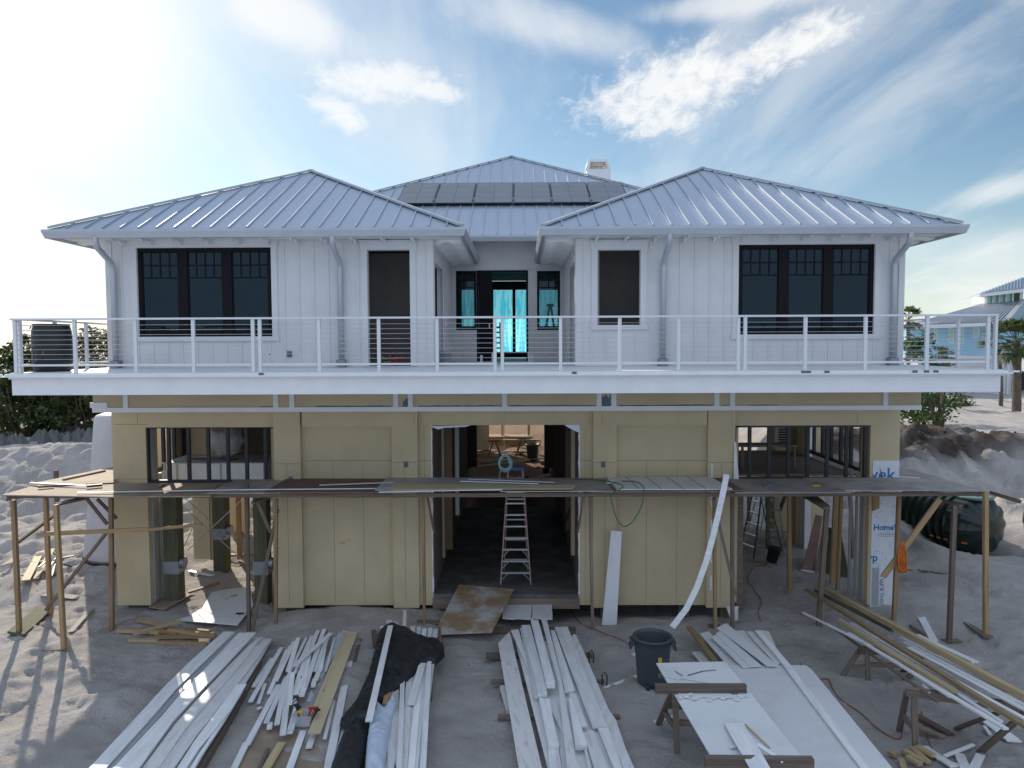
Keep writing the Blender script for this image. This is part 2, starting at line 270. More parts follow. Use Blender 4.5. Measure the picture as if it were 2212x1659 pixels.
# ---------------------------------------------------------------- mesh helpers
COL = scene.collection
class MB:
    def __init__(s): s.v = []; s.f = []; s.lc = []
    def add(s, vs, fs, lc=None):
        b = len(s.v); s.v += [Vector(p) for p in vs]; s.f += [tuple(b+i for i in f) for f in fs]
        s.lc += [tuple(p) for p in (lc or vs)]; return s
    def box(s, x0, x1, y0, y1, z0, z1):
        vs = [(x, y, z) for z in (z0, z1) for x, y in ((x0, y0), (x1, y0), (x1, y1), (x0, y1))]
        return s.add(vs, [(3, 2, 1, 0), (4, 5, 6, 7), (0, 1, 5, 4), (1, 2, 6, 5), (2, 3, 7, 6), (3, 0, 4, 7)])
    def beam(s, p0, p1, w, h, up=(0, 0, 1), w1=None, h1=None):
        p0, p1 = Vector(p0), Vector(p1); a = p1-p0; ln = a.length; a.normalize(); up = Vector(up)
        if abs(a.dot(up)) > .97: up = Vector((0, 1, 0))
        sd_ = a.cross(up).normalized(); u = sd_.cross(a); o = random.random()*30
        w1 = w if w1 is None else w1; h1 = h if h1 is None else h1
        vs, lc = [], []
        for p, l_, ww, hh in ((p0, 0, w, h), (p1, ln, w1, h1)):
            for i, j in ((-.5, -.5), (.5, -.5), (.5, .5), (-.5, .5)):
                vs.append(p+sd_*ww*i+u*hh*j); lc.append((l_+o, ww*i+o, hh*j))
        return s.add(vs, [(3, 2, 1, 0), (4, 5, 6, 7), (0, 1, 5, 4), (1, 2, 6, 5), (2, 3, 7, 6), (3, 0, 4, 7)], lc)
    def tube(s, pts, r, n=8, closed=False, rs=None):
        pts = [Vector(p) for p in pts]; k = len(pts); rings = []
        prev = None
        for i, p in enumerate(pts):
            a = (pts[(i+1) % k] if (closed or i < k-1) else p) - (pts[i-1] if (closed or i > 0) else p)
            if a.length < 1e-9: a = Vector((0, 0, 1))
            a.normalize()
            ref = prev if prev is not None else (Vector((0, 0, 1)) if abs(a.z) < .9 else Vector((1, 0, 0)))
            x = (ref-a*ref.dot(a)).normalized(); prev = x; y = a.cross(x)
            rr = rs[i] if rs else r
            rings.append([p+x*rr*math.cos(2*math.pi*j/n)+y*rr*math.sin(2*math.pi*j/n) for j in range(n)])
        vs = [q for g in rings for q in g]; fs = []
        for i in range(k if closed else k-1):
            for j in range(n):
                a_, b_ = i*n, ((i+1) % k)*n
                fs.append((a_+j, a_+(j+1) % n, b_+(j+1) % n, b_+j))
        if not closed: fs += [tuple(range(n))[::-1], tuple((k-1)*n+j for j in range(n))]
        return s.add(vs, fs)
    def lathe(s, c, prof, n=24, sx=1, sy=1):
        vs = [(c[0]+r*sx*math.cos(2*math.pi*j/n), c[1]+r*sy*math.sin(2*math.pi*j/n), c[2]+z) for r, z in prof for j in range(n)]
        fs = [(i*n+j, i*n+(j+1) % n, (i+1)*n+(j+1) % n, (i+1)*n+j) for i in range(len(prof)-1) for j in range(n)]
        if prof[0][0] > 1e-4: fs.append(tuple(range(n))[::-1])
        return s.add(vs, fs)
    def prism(s, pts, d):                     # polygon pts extruded by vector d
        n = len(pts); d = Vector(d); top = [Vector(p) for p in pts]; bot = [p+d for p in top]
        o = random.random()*20
        ax = (top[1]-top[0]); e2 = (top[-1]-top[0])
        if e2.length > ax.length: ax = e2
        ax.normalize(); nn = Vector(d).normalized(); sx = ax.cross(nn)
        lc = [(p.dot(ax)+o, p.dot(sx)+o, p.dot(nn)) for p in top+bot]
        return s.add(top+bot, [tuple(range(n)), tuple(range(2*n-1, n-1, -1))]+[(i, (i+1) % n, n+(i+1) % n, n+i)[::-1] for i in range(n)], lc)
    def build(s, name, m, parent=None, smooth=False, label=None, bevel=0):
        me = bpy.data.meshes.new(name)
        V = np.array([tuple(p) for p in s.v]); c = V.mean(0); c[2] = V[:, 2].min(); V2 = V-c
        me.from_pydata(V2.tolist(), [], s.f); at = me.attributes.new('lc', 'FLOAT_VECTOR', 'POINT'); at.data.foreach_set('vector', np.array(s.lc, dtype=np.float32).ravel())
        me.materials.append(M[m] if isinstance(m, str) else m)
        if smooth: me.shade_smooth()
        me.update(); o = bpy.data.objects.new(name, me); COL.objects.link(o); o.location = c
        if parent is not None:
            o.parent = parent; pl = Vector((0, 0, 0)); q = parent
            while q is not None: pl += Vector(q.location) if not q.get('_abs') else Vector(q['_abs']); q = None
            o.matrix_parent_inverse = Matrix.Translation(-pl)
        o['_abs'] = tuple(float(x) for x in c)
        if label: o['label'] = label
        if bevel:
            b = o.modifiers.new('bevel', 'BEVEL'); b.width = bevel; b.segments = 2; b.limit_method = 'ANGLE'
        return o
def tag(o, label, cat, group=None):
    o['label'] = label; o['category'] = cat
    if group: o['group'] = group
    return o
def thing(name, loc, label, cat, group=None):
    o = bpy.data.objects.new(name, None); COL.objects.link(o); o.location = Vector(loc); o['_abs'] = tuple(float(x) for x in loc)
    o.empty_display_size = .1; return tag(o, label, cat, group)
def subempty(name, parent, loc=(0, 0, 0)):
    o = bpy.data.objects.new(name, None); COL.objects.link(o); o.parent = parent; o.matrix_parent_inverse = Matrix.Translation(-Vector(parent['_abs'])); o.location = Vector(loc); o['_abs'] = tuple(float(x) for x in loc); return o
def struct(o): o['kind'] = 'structure'; return o
def ell(c, rx, ry, rz, n=12, m=8):
    mb = MB(); vs = [(c[0]+rx*math.sin(math.pi*i/m)*math.cos(2*math.pi*j/n), c[1]+ry*math.sin(math.pi*i/m)*math.sin(2*math.pi*j/n), c[2]-rz*math.cos(math.pi*i/m)) for i in range(m+1) for j in range(n)]
    mb.add(vs, [(i*n+j, i*n+(j+1) % n, (i+1)*n+(j+1) % n, (i+1)*n+j) for i in range(m) for j in range(n)]); return mb
def wallgrid(mb, x0, x1, z0, z1, ya, yb, holes):   # a wall facing the camera with rectangular holes
    xs = sorted({x0, x1, *[h[0] for h in holes], *[h[1] for h in holes]}); xs = [x for x in xs if x0 <= x <= x1]
    for a, b in zip(xs, xs[1:]):
        hs = sorted([(h[2], h[3]) for h in holes if h[0] <= a+1e-6 and h[1] >= b-1e-6]); z = z0
        for lo, hi in hs:
            if lo > z+1e-4: mb.box(a, b, ya, yb, z, lo)
            z = max(z, hi)
        if z < z1-1e-4: mb.box(a, b, ya, yb, z, z1)
# ---------------------------------------------------------------- the ground
def ss(a, b, x):
    t = np.clip((x-a)/(b-a), 0, 1); return t*t*(3-2*t)
def gauss(x, y, cx, cy, sx, sy): return np.exp(-((x-cx)/sx)**2-((y-cy)/sy)**2)
_rng = np.random.RandomState(3)
_foot = [(x, y, s_, d) for x, y, s_, d in zip(_rng.uniform(-22, 20, 3200), _rng.uniform(9, 30, 3200), _rng.uniform(.09, .22, 3200), _rng.uniform(.02, .065, 3200))]
_W = [(_rng.uniform(-1, 1)*k, _rng.uniform(-1, 1)*k, _rng.uniform(0, 6.28), .05/k**.95) for k in (.6, .8, 1.1, 1.5, 2.1, 2.8, 3.6, 4.8, 6, 7.5, 9) for _ in range(3)]
def ground_z(x, y):
    x = np.asarray(x, dtype=float); y = np.asarray(y, dtype=float)
    z = 0.05-0.04*ss(15, 17, y)*(1-ss(8, 10, np.abs(x+.3)))
    lf = 1-ss(-12.5, -9.5, x)
    z = z + 1.65*ss(23, 30, y)*(1-ss(-12, -8, x)) + .35*gauss(x, y, -16, 23, 4, 3) + .5*gauss(x, y, -18, 29.5, 2.5, 1.2) - .5*gauss(x, y, -16, 26, 2.5, 1.5) - .26*np.exp(-((y-18.3)/.95)**2)*(1-ss(5.2, 6.2, np.abs(x+.3)))     # dune to the left behind
    z = z + .35*ss(10.5, 14.5, x)*ss(15, 20, y) + 1.75*ss(9.5, 13, x)*ss(28, 31.2, y)*(1-.4*ss(40, 66, y))
    z = z + .85*gauss(x, y, 11.6, 22.5, 1.3, 1.8)                                     # spoil beside the tank
    z = z - 1.2*gauss(x, y, 14.6, 23.4, 2.1, 1.7)
    z = z + .25*gauss(x, y, -7.3, 13.2, .8, .5) + .10*gauss(x, y, -8.4, 14.2, .6, .5)
    z = z + .5*ss(37, 60, y)*(np.abs(x) < 60) - 1.2*ss(70, 200, y)
    z = z + .55*gauss(x, y, 16.5, 33, 3.2, 1.2) + .35*gauss(x, y, 20.5, 32, 3, 1.3) + .3*gauss(x, y, 13.5, 31.5, 1.5, .9) + .3*gauss(x, y, -17, 30, 3, 1.5)
    far = 1+.5*ss(20, 40, y)*(1-ss(30, 60, y))
    rg = ss(10.5, 12.5, x)*ss(26.5, 28.5, y)*(1-ss(33, 36, y)); rl = (1-ss(-12.5, -10, x))*ss(17, 20, y)*(1-ss(31, 34, y))
    z = z + rg*(.12*np.abs(np.sin(2.3*x+1.4*np.sin(1.1*y)+.6*y))) + rl*(.12*np.abs(np.sin(2.9*x+1.2*np.sin(1.6*y)))+.10*np.abs(np.sin(3.3*y+1.5*np.sin(1.3*x)))+.05*np.sin(8*x+2*y)*np.sin(7*y))
    for a, b, c, d in _W: z = z + d*far*.75*np.sin(a*x+b*y+c+1.3*np.sin(.7*b*x-.5*a*y))
    return z
def axis(segs):
    r = []
    for a, b, st in segs: r += list(np.arange(a, b, st))
    r.append(segs[-1][1]); return np.array(r)
gx = axis([(-400, -60, 30), (-60, -24, 2), (-24, -13, .14), (-13, 13, .085), (13, 22, .14), (22, 60, 1.5), (60, 400, 30)])
gy = axis([(2, 10, .5), (10, 18, .075), (18, 36, .15), (36, 50, .4), (50, 80, 2), (80, 300, 20), (300, 1500, 150)])
X, Y = np.meshgrid(gx, gy); Z = ground_z(X, Y)
for fx, fy, fs, fd in _foot:
    i0, i1 = np.searchsorted(gx, [fx-.5, fx+.5]); j0, j1 = np.searchsorted(gy, [fy-.5, fy+.5])
    q = ((X[j0:j1, i0:i1]-fx)**2+(Y[j0:j1, i0:i1]-fy)**2)/fs**2
    amt = 1.0 if (fx < -6 or fx > 7 or fy > 30) else .5
    Z[j0:j1, i0:i1] += amt*(-fd*np.exp(-q)+fd*.6*np.exp(-(np.sqrt(q)-1.5)**2*4))
for (xa_, xb_, ya_, yb_, am_, fr_) in ((10, 22, 25.5, 35.5, .55, .8), (-24, -10.5, 19, 33, .16, 1.2), (-4, 4, 29, 46, .20, 1.3)):
    i0, i1 = np.searchsorted(gx, [xa_, xb_]); j0, j1 = np.searchsorted(gy, [ya_, yb_])
    for j in range(j0, j1):
        for i in range(i0, i1):
            x_, y_ = gx[i], gy[j]; wv_ = min(1, (x_-xa_)/1.2, (xb_-x_)/1.2, (y_-ya_)/1.2, (yb_-y_)/1.2)
            n_ = noise.fractal(Vector((x_*fr_, y_*fr_, 1.7)), .9, 2.1, 5); Z[j, i] += am_*wv_*(abs(n_)*1.1-.28)
nxv, nyv = len(gx), len(gy)
vv = np.stack([X.ravel(), Y.ravel(), Z.ravel()], 1)
idx = np.arange(nxv*nyv).reshape(nyv, nxv)
ff = np.stack([idx[:-1, :-1].ravel(), idx[:-1, 1:].ravel(), idx[1:, 1:].ravel(), idx[1:, :-1].ravel()], 1)
me = bpy.data.meshes.new('ground'); me.from_pydata(vv.tolist(), [], ff.tolist()); me.materials.append(M['sand']); me.shade_smooth()
so_ = (ss(.25, .6, gauss(X, Y, 16.5, 32.2, 6.5, 2.3))*1.0 + .75*ss(.3, .6, gauss(X, Y, 12.2, 31.5, 2, 2.5)) + .55*gauss(X, Y, 11.7, 21.5, 1.0, 1.2) + .8*gauss(X, Y, 14.6, 23.4, 2.2, 1.5)+.35*gauss(X, Y, 10.5, 19.5, 1.5, 1))
wob = .5+.5*np.sin(2.1*X+1.3*np.sin(1.7*Y))*np.sin(1.9*Y+np.sin(2.3*X))
so_ = np.clip(so_*(.62+.55*wob), 0, 1)
a = me.attributes.new('soil', 'FLOAT', 'POINT'); a.data.foreach_set('value', so_.ravel().astype(np.float32))
a = me.attributes.new('damp', 'FLOAT', 'POINT'); a.data.foreach_set('value', (ss(24, 28, Y)*(1-ss(56, 62, Y))*(1-ss(5, 8, np.abs(X)))).ravel().astype(np.float32))
go = bpy.data.objects.new('sand_ground', me); COL.objects.link(go); struct(go); go['label'] = 'pale trampled building-site sand'
def gz(x, y): return float(ground_z(x, y))
def foot(u, v, z=0.1):                         # where a pixel meets the ground
    p = GP(u, v, z)
    for _ in range(6): p = GP(u, v, gz(p.x, p.y))
    return p
# ================================================================ THE HOUSE
YW, YD, YB, YC, YK = 17.5, 14.5, 16.7, 22.5, 29.0      # wall, deck edge, belt, recessed wall, rear glazing
WX0, WX1, _, _ = R(232, 505, 1951, 790, YW)
XC = (WX0+WX1)/2
IX0, IX1, _, _ = R(935, 600, 1245, 600, YW)
ZD = P(1100, 792, YW).z
ZE = P(550, 510, YW-.75).z+.02                          # soffit
house = thing('beach_house', (XC, YW, 0), 'two-storey white and yellow beach house under construction with grey metal hip roofs', 'house')
def part(mb, name, m, parent=None, **k): return mb.build(name, m, parent or house, **k)
H_win_l = R(298, 535, 587, 727, YW); H_door_l = R(795, 540, 886, 790, YW); H_open_r = R(1291, 540, 1383, 702, YW); H_win_r = R(1595, 528, 1888, 722, YW)
H_door_l = (H_door_l[0], H_door_l[1], ZD+.02, H_door_l[3])
# upper walls
def battens(mb, x0, x1, z0, z1, y, blocks, step=.352, off=.0, wdt=.045):
    x = x0+off
    while x < x1-.03:
        z = z0
        for a, b, lo, hi in sorted([q for q in blocks if q[0] < x+wdt and q[1] > x], key=lambda q: q[2]):
            if lo > z+.03: mb.box(x, x+wdt, y-.018, y, z, lo)
            z = max(z, hi)
        if z < z1-.03: mb.box(x, x+wdt, y-.018, y, z, z1)
        x += step
def grow(h, a, b=None, c=None): b = a if b is None else b; c = b if c is None else c; return (h[0]-a, h[1]+a, h[2]-b, h[3]+c)
mb = MB()
wallgrid(mb, WX0, IX0, ZD+.004, ZE-.002, YW, YW+.16, [H_win_l, H_door_l]); wallgrid(mb, IX1, WX1, ZD+.004, ZE-.002, YW, YW+.16, [H_open_r, H_win_r])
battens(mb, WX0+.16, IX0-.12, ZD+.06, ZE-.01, YW, [grow(H_win_l, .16, .10, .20), grow(H_door_l, .16, .10, .20)], off=.18)
battens(mb, IX1+.12, WX1-.12, ZD+.06, ZE-.01, YW, [grow(H_open_r, .16, .10, .20), grow(H_win_r, .16, .10, .20)], off=.2)
# side walls, recess walls
mb.box(WX0+.001, WX0+.16, YW+.161, YK+.2, ZD+.004, ZE-.002); mb.box(WX1-.16, WX1-.001, YW+.161, YK+.2, ZD+.004, ZE-.002)
for sx, xi in ((-1, IX0), (1, IX1)):
    xa, xb = (xi-.16, xi-.002) if sx < 0 else (xi+.002, xi+.16)
    mb.box(xa, xb, YW+.161, YW+.45, ZD+.004, ZE-.002); mb.box(xa, xb, YW+.45, YW+2.3, ZD+2.55, ZE-.002); mb.box(xa, xb, YW+2.3, YC-.002, ZD+.004, ZE-.002)
    xq = (xi-.42, xi-.36) if sx < 0 else (xi+.36, xi+.42); mb.box(xq[0], xq[1], YW+.2, YW+2.6, ZD+.004, ZE-.01)
    for k in range(9):
        y = YW+2.5+k*.34; xx = (xi-.002, xi+.016) if sx < 0 else (xi-.016, xi+.002)
        if y < YC-.1: mb.box(min(xx), max(xx), y, y+.045, ZD+.01, ZE-.05)
    for k in range(5):
        y = YW+.5+k*.36; xx = (xi-.002, xi+.016) if sx < 0 else (xi-.016, xi+.002)
        mb.box(min(xx), max(xx), y, y+.045, ZD+2.75, ZE-.05)
C_l = R(985, 585, 1029, 713, YC); C_d = R(1029.5, 584, 1141, 780, YC); C_r = R(1160, 585, 1210, 713, YC); C_d = (C_d[0], C_d[1], ZD+.02, C_d[3])
wallgrid(mb, IX0-.16, IX1+.16, ZD+.004, 9.72, YC, YC+.16, [C_l, C_d, C_r])
battens(mb, IX0+.02, IX1, C_d[3]+.22, 9.7, YC, [], step=.39, off=.3)
battens(mb, IX0+.02, IX1, ZD+.05, C_l[2]-.12, YC, [grow(C_d, .1)], step=.39, off=.3)
part(mb, 'wall', 'siding')
# trim
for h in (H_win_l, H_open_r, H_win_r, H_door_l):
    mb = MB()
    mb.box(h[0]-.17, h[1]+.17, YW-.045, YW, h[3]+.012, h[3]+.19); mb.box(h[0]-.20, h[1]+.20, YW-.07, YW, h[3]+.19, h[3]+.225)
    lo = h[2] if h is H_door_l else h[2]-.012
    mb.box(h[0]-.145, h[0]-.005, YW-.032, YW, lo, h[3]+.012); mb.box(h[1]+.005, h[1]+.145, YW-.032, YW, lo, h[3]+.012)
    if h is not H_door_l: mb.box(h[0]-.17, h[1]+.17, YW-.05, YW, h[2]-.11, h[2]-.012)
    part(mb, 'casing', 'siding')
for x in (WX0, IX0-.13): mb = MB(); mb.box(x-.012, x+.14, YW-.03, YW-.001, ZD+.01, ZE-.01); part(mb, 'corner_board', 'siding')
for x in (WX1-.128, IX1-.01): mb = MB(); mb.box(x, x+.14, YW-.03, YW-.001, ZD+.01, ZE-.01); part(mb, 'corner_board', 'siding')
for xa, xb in ((WX0-.012, WX0), (WX1, WX1+.012), (IX0+.003, IX0+.03), (IX1-.03, IX1-.003)): mb = MB(); mb.box(xa, xb, YW-.001, YW+.13, ZD+.01, ZE-.01); part(mb, 'corner_board', 'siding')
for x in (IX0+.003, IX1-.033): mb = MB(); mb.box(x, x+.03, YW+2.18, YW+2.45, ZD+.01, ZD+2.6); mb.box(x, x+.03, YW+.45, YW+2.18, ZD+2.5, ZD+2.68); part(mb, 'casing', 'siding')
mb = MB()
mb.box(C_l[0]-.25, C_r[1]+.25, YC-.035, YC, C_d[3]+.01, C_d[3]+.2)
mb.box(C_l[0]-.22, C_l[0]-.01, YC-.035, YC, ZD+.02, C_d[3]+.01); mb.box(C_r[1]+.01, C_r[1]+.22, YC-.035, YC, ZD+.02, C_d[3]+.01)
part(mb, 'casing', 'siding')
# opening reveals and rooms behind
for h, d in ((H_door_l, 2.6), (H_open_r, 2.4)):
    mb = MB()
    y1 = YW+d; xa, xb = h[0]-1.0, h[1]+1.0
    xa, xb = (xa, min(xb, IX0-.56)) if h is H_door_l else (max(xa, IX1+.56), xb)
    mb.box(xa, xb, y1, y1+.1, ZD+.01, ZE-.01); mb.box(xa-.1, xa, YW+.17, y1, ZD+.01, ZE-.01); mb.box(xb, xb+.1, YW+.17, y1, ZD+.01, ZE-.01)
    for k in range(8): mb.box(xa+.2+k*.36, xa+.245+k*.36, y1-.02, y1, ZD+.02, ZE-.02) if xa+.25+k*.36 < xb else None
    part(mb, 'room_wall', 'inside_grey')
mb = MB(); sl_l = R(487, 600, 493, 705, YK); sl_r = R(1772, 650, 1776, 720, YK)
F_l = R(997, 626, 1036, 713, YK); F_d = R(1066, 626, 1141, 761, YK); F_r = R(1163, 626, 1216, 713, YK)
wallgrid(mb, WX0+.17, WX1-.17, ZD+.01, ZE-.01, YK, YK+.15, [sl_l, sl_r, F_l, F_d, F_r])
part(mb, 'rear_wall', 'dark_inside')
mb = MB()
for xa in (IX0-1.0, IX1+.9): mb.box(xa, xa+.1, YC+.17, YK-.01, ZD+.01, ZE-.01)
mb.box(WX0+.17, IX0-.17, YW+.165, YC-.01, ZE-.001, ZE+.12); mb.box(IX1+.17, WX1-.17, YW+.165, YC-.01, ZE-.001, ZE+.12); mb.box(WX0+.17, WX1-.17, YC+.165, YK, ZE-.001, ZE+.12)
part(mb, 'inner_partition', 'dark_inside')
mb = MB(); mb.box(F_d[0]+.75, F_d[0]+.87, YK-.06, YK-.005, F_d[2]-.0, F_d[3]); mb.box(F_d[0]-.02, F_d[1]+.02, YK-.06, YK-.005, ZD+.01, F_d[2]+.02)
part(mb, 'rear_door_frame', 'black_frame')
rw = []
for q, nm in ((F_l, 0), (F_d, 1), (F_r, 0)):
    mb = MB(); n = 14
    for k in range(n):
        a, b = q[0]-.05+(q[1]-q[0]+.1)*k/n, q[0]-.05+(q[1]-q[0]+.1)*(k+1)/n
        ya, yb = YK+.22+.03*math.sin(k*1.9), YK+.22+.03*math.sin((k+1)*1.9)
        mb.add([(a, ya, q[2]), (b, yb, q[2]), (b, yb, q[3]), (a, ya, q[3])], [(0, 1, 2, 3)])
    part(mb, 'window_film', 'cyan_film', label='cyan plastic film hanging over the rear glazing')
# floor slab / deck
DX0, DX1, ZF0, ZF1 = R(28, 812, 2159, 850, YD)
mb = MB(); mb.box(DX0+.03, DX1-.03, YD+.02, 44, ZF0+.10, ZD-.03); part(mb, 'deck_structure', 'dark_inside')
mb = MB(); mb.box(DX0-.02, DX1+.02, YD-.06, 35, ZD-.028, ZD); part(mb, 'deck_floor', 'deck_floor')
mb = MB(); mb.box(DX0, DX1, YD-.03, YD+.018, ZF0, ZF1); mb.box(DX0-.04, DX1+.04, YD-.07, YD-.031, ZF1-.03, ZF1+.035)
mb.box(DX0-.16, DX1+.16, YD-.16, YD-.031, ZF1+.036, ZD-.085); mb.box(DX0-.09, DX1+.09, YD-.11, YD-.061, ZD-.083, ZD-.02)
mb.box(DX0-.001, DX0+.029, YD+.019, 33, ZF0, ZD-.03); mb.box(DX1-.029, DX1+.001, YD+.019, 33, ZF0, ZD-.03)
mb.box(DX0-.30, DX0-.161, YD-.16, YD-.05, ZF1+.04, ZF1+.075); mb.box(DX1+.161, DX1+.28, YD-.16, YD-.05, ZF1+.04, ZF1+.075)
part(mb, 'fascia', 'trim')
# ---------- roofs
def hip_roof(name, x0, x1, y0, y1, ze, rear_hip=True):
    hw = (x1-x0)/2; xm = (x0+x1)/2; zt = ze+.5*hw; yr = y1-hw if rear_hip else y1
    A, B, C_, D = (x0, y0, ze), (x1, y0, ze), (x1, y1, ze), (x0, y1, ze); E, F = (xm, y0+hw, zt), (xm, yr, zt)
    mb = MB(); mb.add([A, B, C_, D, E, F], [(0, 1, 4), (1, 2, 5, 4), (2, 3, 5) , (3, 0, 4, 5)])
    t = Vector((0, 0, -.06)); mb.add([Vector(p)+t for p in (A, B, C_, D, E, F)], [(0, 4, 1), (1, 4, 5, 2), (2, 5, 3), (3, 5, 4, 0)])
    mb.add([A, B, C_, D]+[Vector(p)+t for p in (A, B, C_, D)], [(0, 4, 5, 1), (1, 5, 6, 2), (2, 6, 7, 3), (3, 7, 4, 0)])
    o = part(mb, name, 'roof_metal')
    mb = MB(); st = .411; k = 1
    while x0+k*st < x1-.1:
        x = x0+k*st; d = min(x-x0, x1-x)
        mb.beam((x, y0-.01, ze+.018), (x, y0+d-.08, ze+.5*(d-.08)+.018), .028, .04); k += 1
    k = 1
    while y0+k*st < y1-.1:
        y = y0+k*st; d = min(y-y0, hw, (y1-y) if rear_hip else 99)
        for xx, s in ((x0, 1), (x1, -1)): mb.beam((xx, y, ze+.018), (xx+s*(d-.06), y, ze+.5*(d-.06)+.018), .028, .04)
        k += 1
    mb.build('seam', 'roof_metal', o)
    mb = MB()
    for a, b in ((A, E), (B, E), (E, F)) + (((C_, F), (D, F)) if rear_hip else ()):
        a, b = Vector(a)+Vector((0, 0, .04)), Vector(b)+Vector((0, 0, .04)); mb.beam(a, b, .17, .05)
    mb.build('ridge_cap', 'gutter', o); return o
def gutter(name, x0, x1, y0, y1, ze, sides='lfr', h=.19):
    prof = [(0, -h), (.085, -h), (.135, -.05), (.135, 0), (.115, 0), (.115, -.03), (0, -.03)]
    cs = [(-1, 1, x0, y1), (-1, -1, x0, y0), (1, -1, x1, y0), (1, 1, x1, y1)]
    seq = [c for c in cs if (c[0] < 0 and c[1] > 0 and 'l' in sides) or c[1] < 0 or (c[0] > 0 and c[1] > 0 and 'r' in sides)]
    vs = []; n = len(prof)
    for i, (sx, sy, x, y) in enumerate(seq):
        for d, z in prof: vs.append((x+sx*d if not (sy < 0 and ((sx < 0 and 'l' not in sides) or (sx > 0 and 'r' not in sides))) else x, y-d if sy < 0 else y, ze+z))
    fs = [(i*n+j, i*n+(j+1) % n, (i+1)*n+(j+1) % n, (i+1)*n+j) for i in range(len(seq)-1) for j in range(n)]
    fs += [tuple(range(n))[::-1], tuple((len(seq)-1)*n+j for j in range(n))]
    mb = MB(); mb.add(vs, fs); part(mb, name, 'gutter')
YE = 16.75; ZEAVE = P(550, 493, YE-.13).z
def wing(u0, u1, name):
    x0, x1, _, _ = R(u0, 493, u1, 493, YE-.13); x0 += .135; x1 -= .135
    o = hip_roof('roof', x0-.03, x1+.03, YE-.03, 31, ZEAVE+.02)
    gutter('gutter', x0, x1, YE, 30.5 if False else (YC-.02), ZEAVE)
    mb = MB(); mb.box(x0, x1, YE, 30.5, ZE, ZE+.03); mb.box(x0+.002, x0+.03, YE+.031, 30.4, ZE+.031, ZEAVE-.02); mb.box(x1-.03, x1-.002, YE+.031, 30.4, ZE+.031, ZEAVE-.02); mb.box(x0+.002, x1-.002, YE+.001, YE+.03, ZE+.031, ZEAVE-.02)
    mb.build('soffit', 'trim', o)
    mb = MB()                                            # rafter tails with a scalloped lower edge
    def tail(p, d, ln):
        n = 10; pr = []
        for i in range(n+1):
            t = i/n; pr.append((t*ln, -.10-.035*math.sin(t*math.pi*3.2)*(1-t*.3)+.05*t))
        side = Vector((d[1], -d[0], 0))*.045; vs = []
        for s in (-1, 1):
            for t, z in pr: vs.append(Vector(p)+Vector(d)*t+side*s*.5+Vector((0, 0, z)))
            for t, z in pr: vs.append(Vector(p)+Vector(d)*t+side*s*.5+Vector((0, 0, -.001)))
        m = n+1; fs = []
        for i in range(n):
            fs += [(i, i+1, m+i+1, m+i), (2*m+i, 3*m+i, 3*m+i+1, 2*m+i+1), (i, 2*m+i, 2*m+i+1, i+1)]
        fs += [(0, m, 3*m, 2*m), (n, 2*m+n, 3*m+n, m+n)]
        mb = MB(); mb.add(vs, fs); mb.build('rafter_tail', 'trim', o)
    x = (WX0 if u0 < 500 else IX1)+.45
    while x < (IX0 if u0 < 500 else WX1)-.2: tail((x, YW-.001, ZE), (0, -1, 0), .66); x += .69
    xin, dd, ln = (IX0, 1, x1-IX0-.04) if u0 < 500 else (IX1, -1, IX1-x0-.04)
    y = YW+.2
    while y < YC-.1: tail((xin+.002*dd, y, ZE), (dd, 0, 0), ln); y += .42
    xo, dd, ln = (WX0, -1, WX0-x0-.04) if u0 < 500 else (WX1, 1, x1-WX1-.04)
    y = YW+.2
    while y < 26: tail((xo+.002*dd, y, ZE), (dd, 0, 0), ln); y += .69
    return x0, x1
LW = wing(88, 1006, 'l'); RW = wing(1165, 2095, 'r')
zc = P(1097, 508, 21.6).z; cx = P(1105, 346, 30.6).x
cr = hip_roof('roof', cx-9, cx+9, 21.6, 33, zc, rear_hip=False)
gutter('gutter', LW[1]-.6, RW[0]+.6, 21.62, 22, zc-.01, sides='', h=.17)
mb = MB(); mb.box(LW[1]-.5, RW[0]+.5, 21.64, YC-.001, 9.66, 9.70); part(mb, 'soffit', 'trim')
for k in range(4): mb = MB(); mb.box(XC-1.05+k*.72, XC-1.0+k*.72, 21.75, YC-.01, 9.58, 9.659); part(mb, 'rafter_tail', 'trim')
mb = MB(); a = P(572, 388, 27); mb.add([(a.x-1.9, 25.1, a.z-.95), (a.x+1.9, 25.1, a.z-.95), (a.x+1.9, 28.9, a.z-.95), (a.x-1.9, 28.9, a.z-.95), a], [(0, 1, 4), (1, 2, 4), (2, 3, 4), (3, 0, 4), (3, 2, 1, 0)]); part(mb, 'roof_lantern', 'gutter')
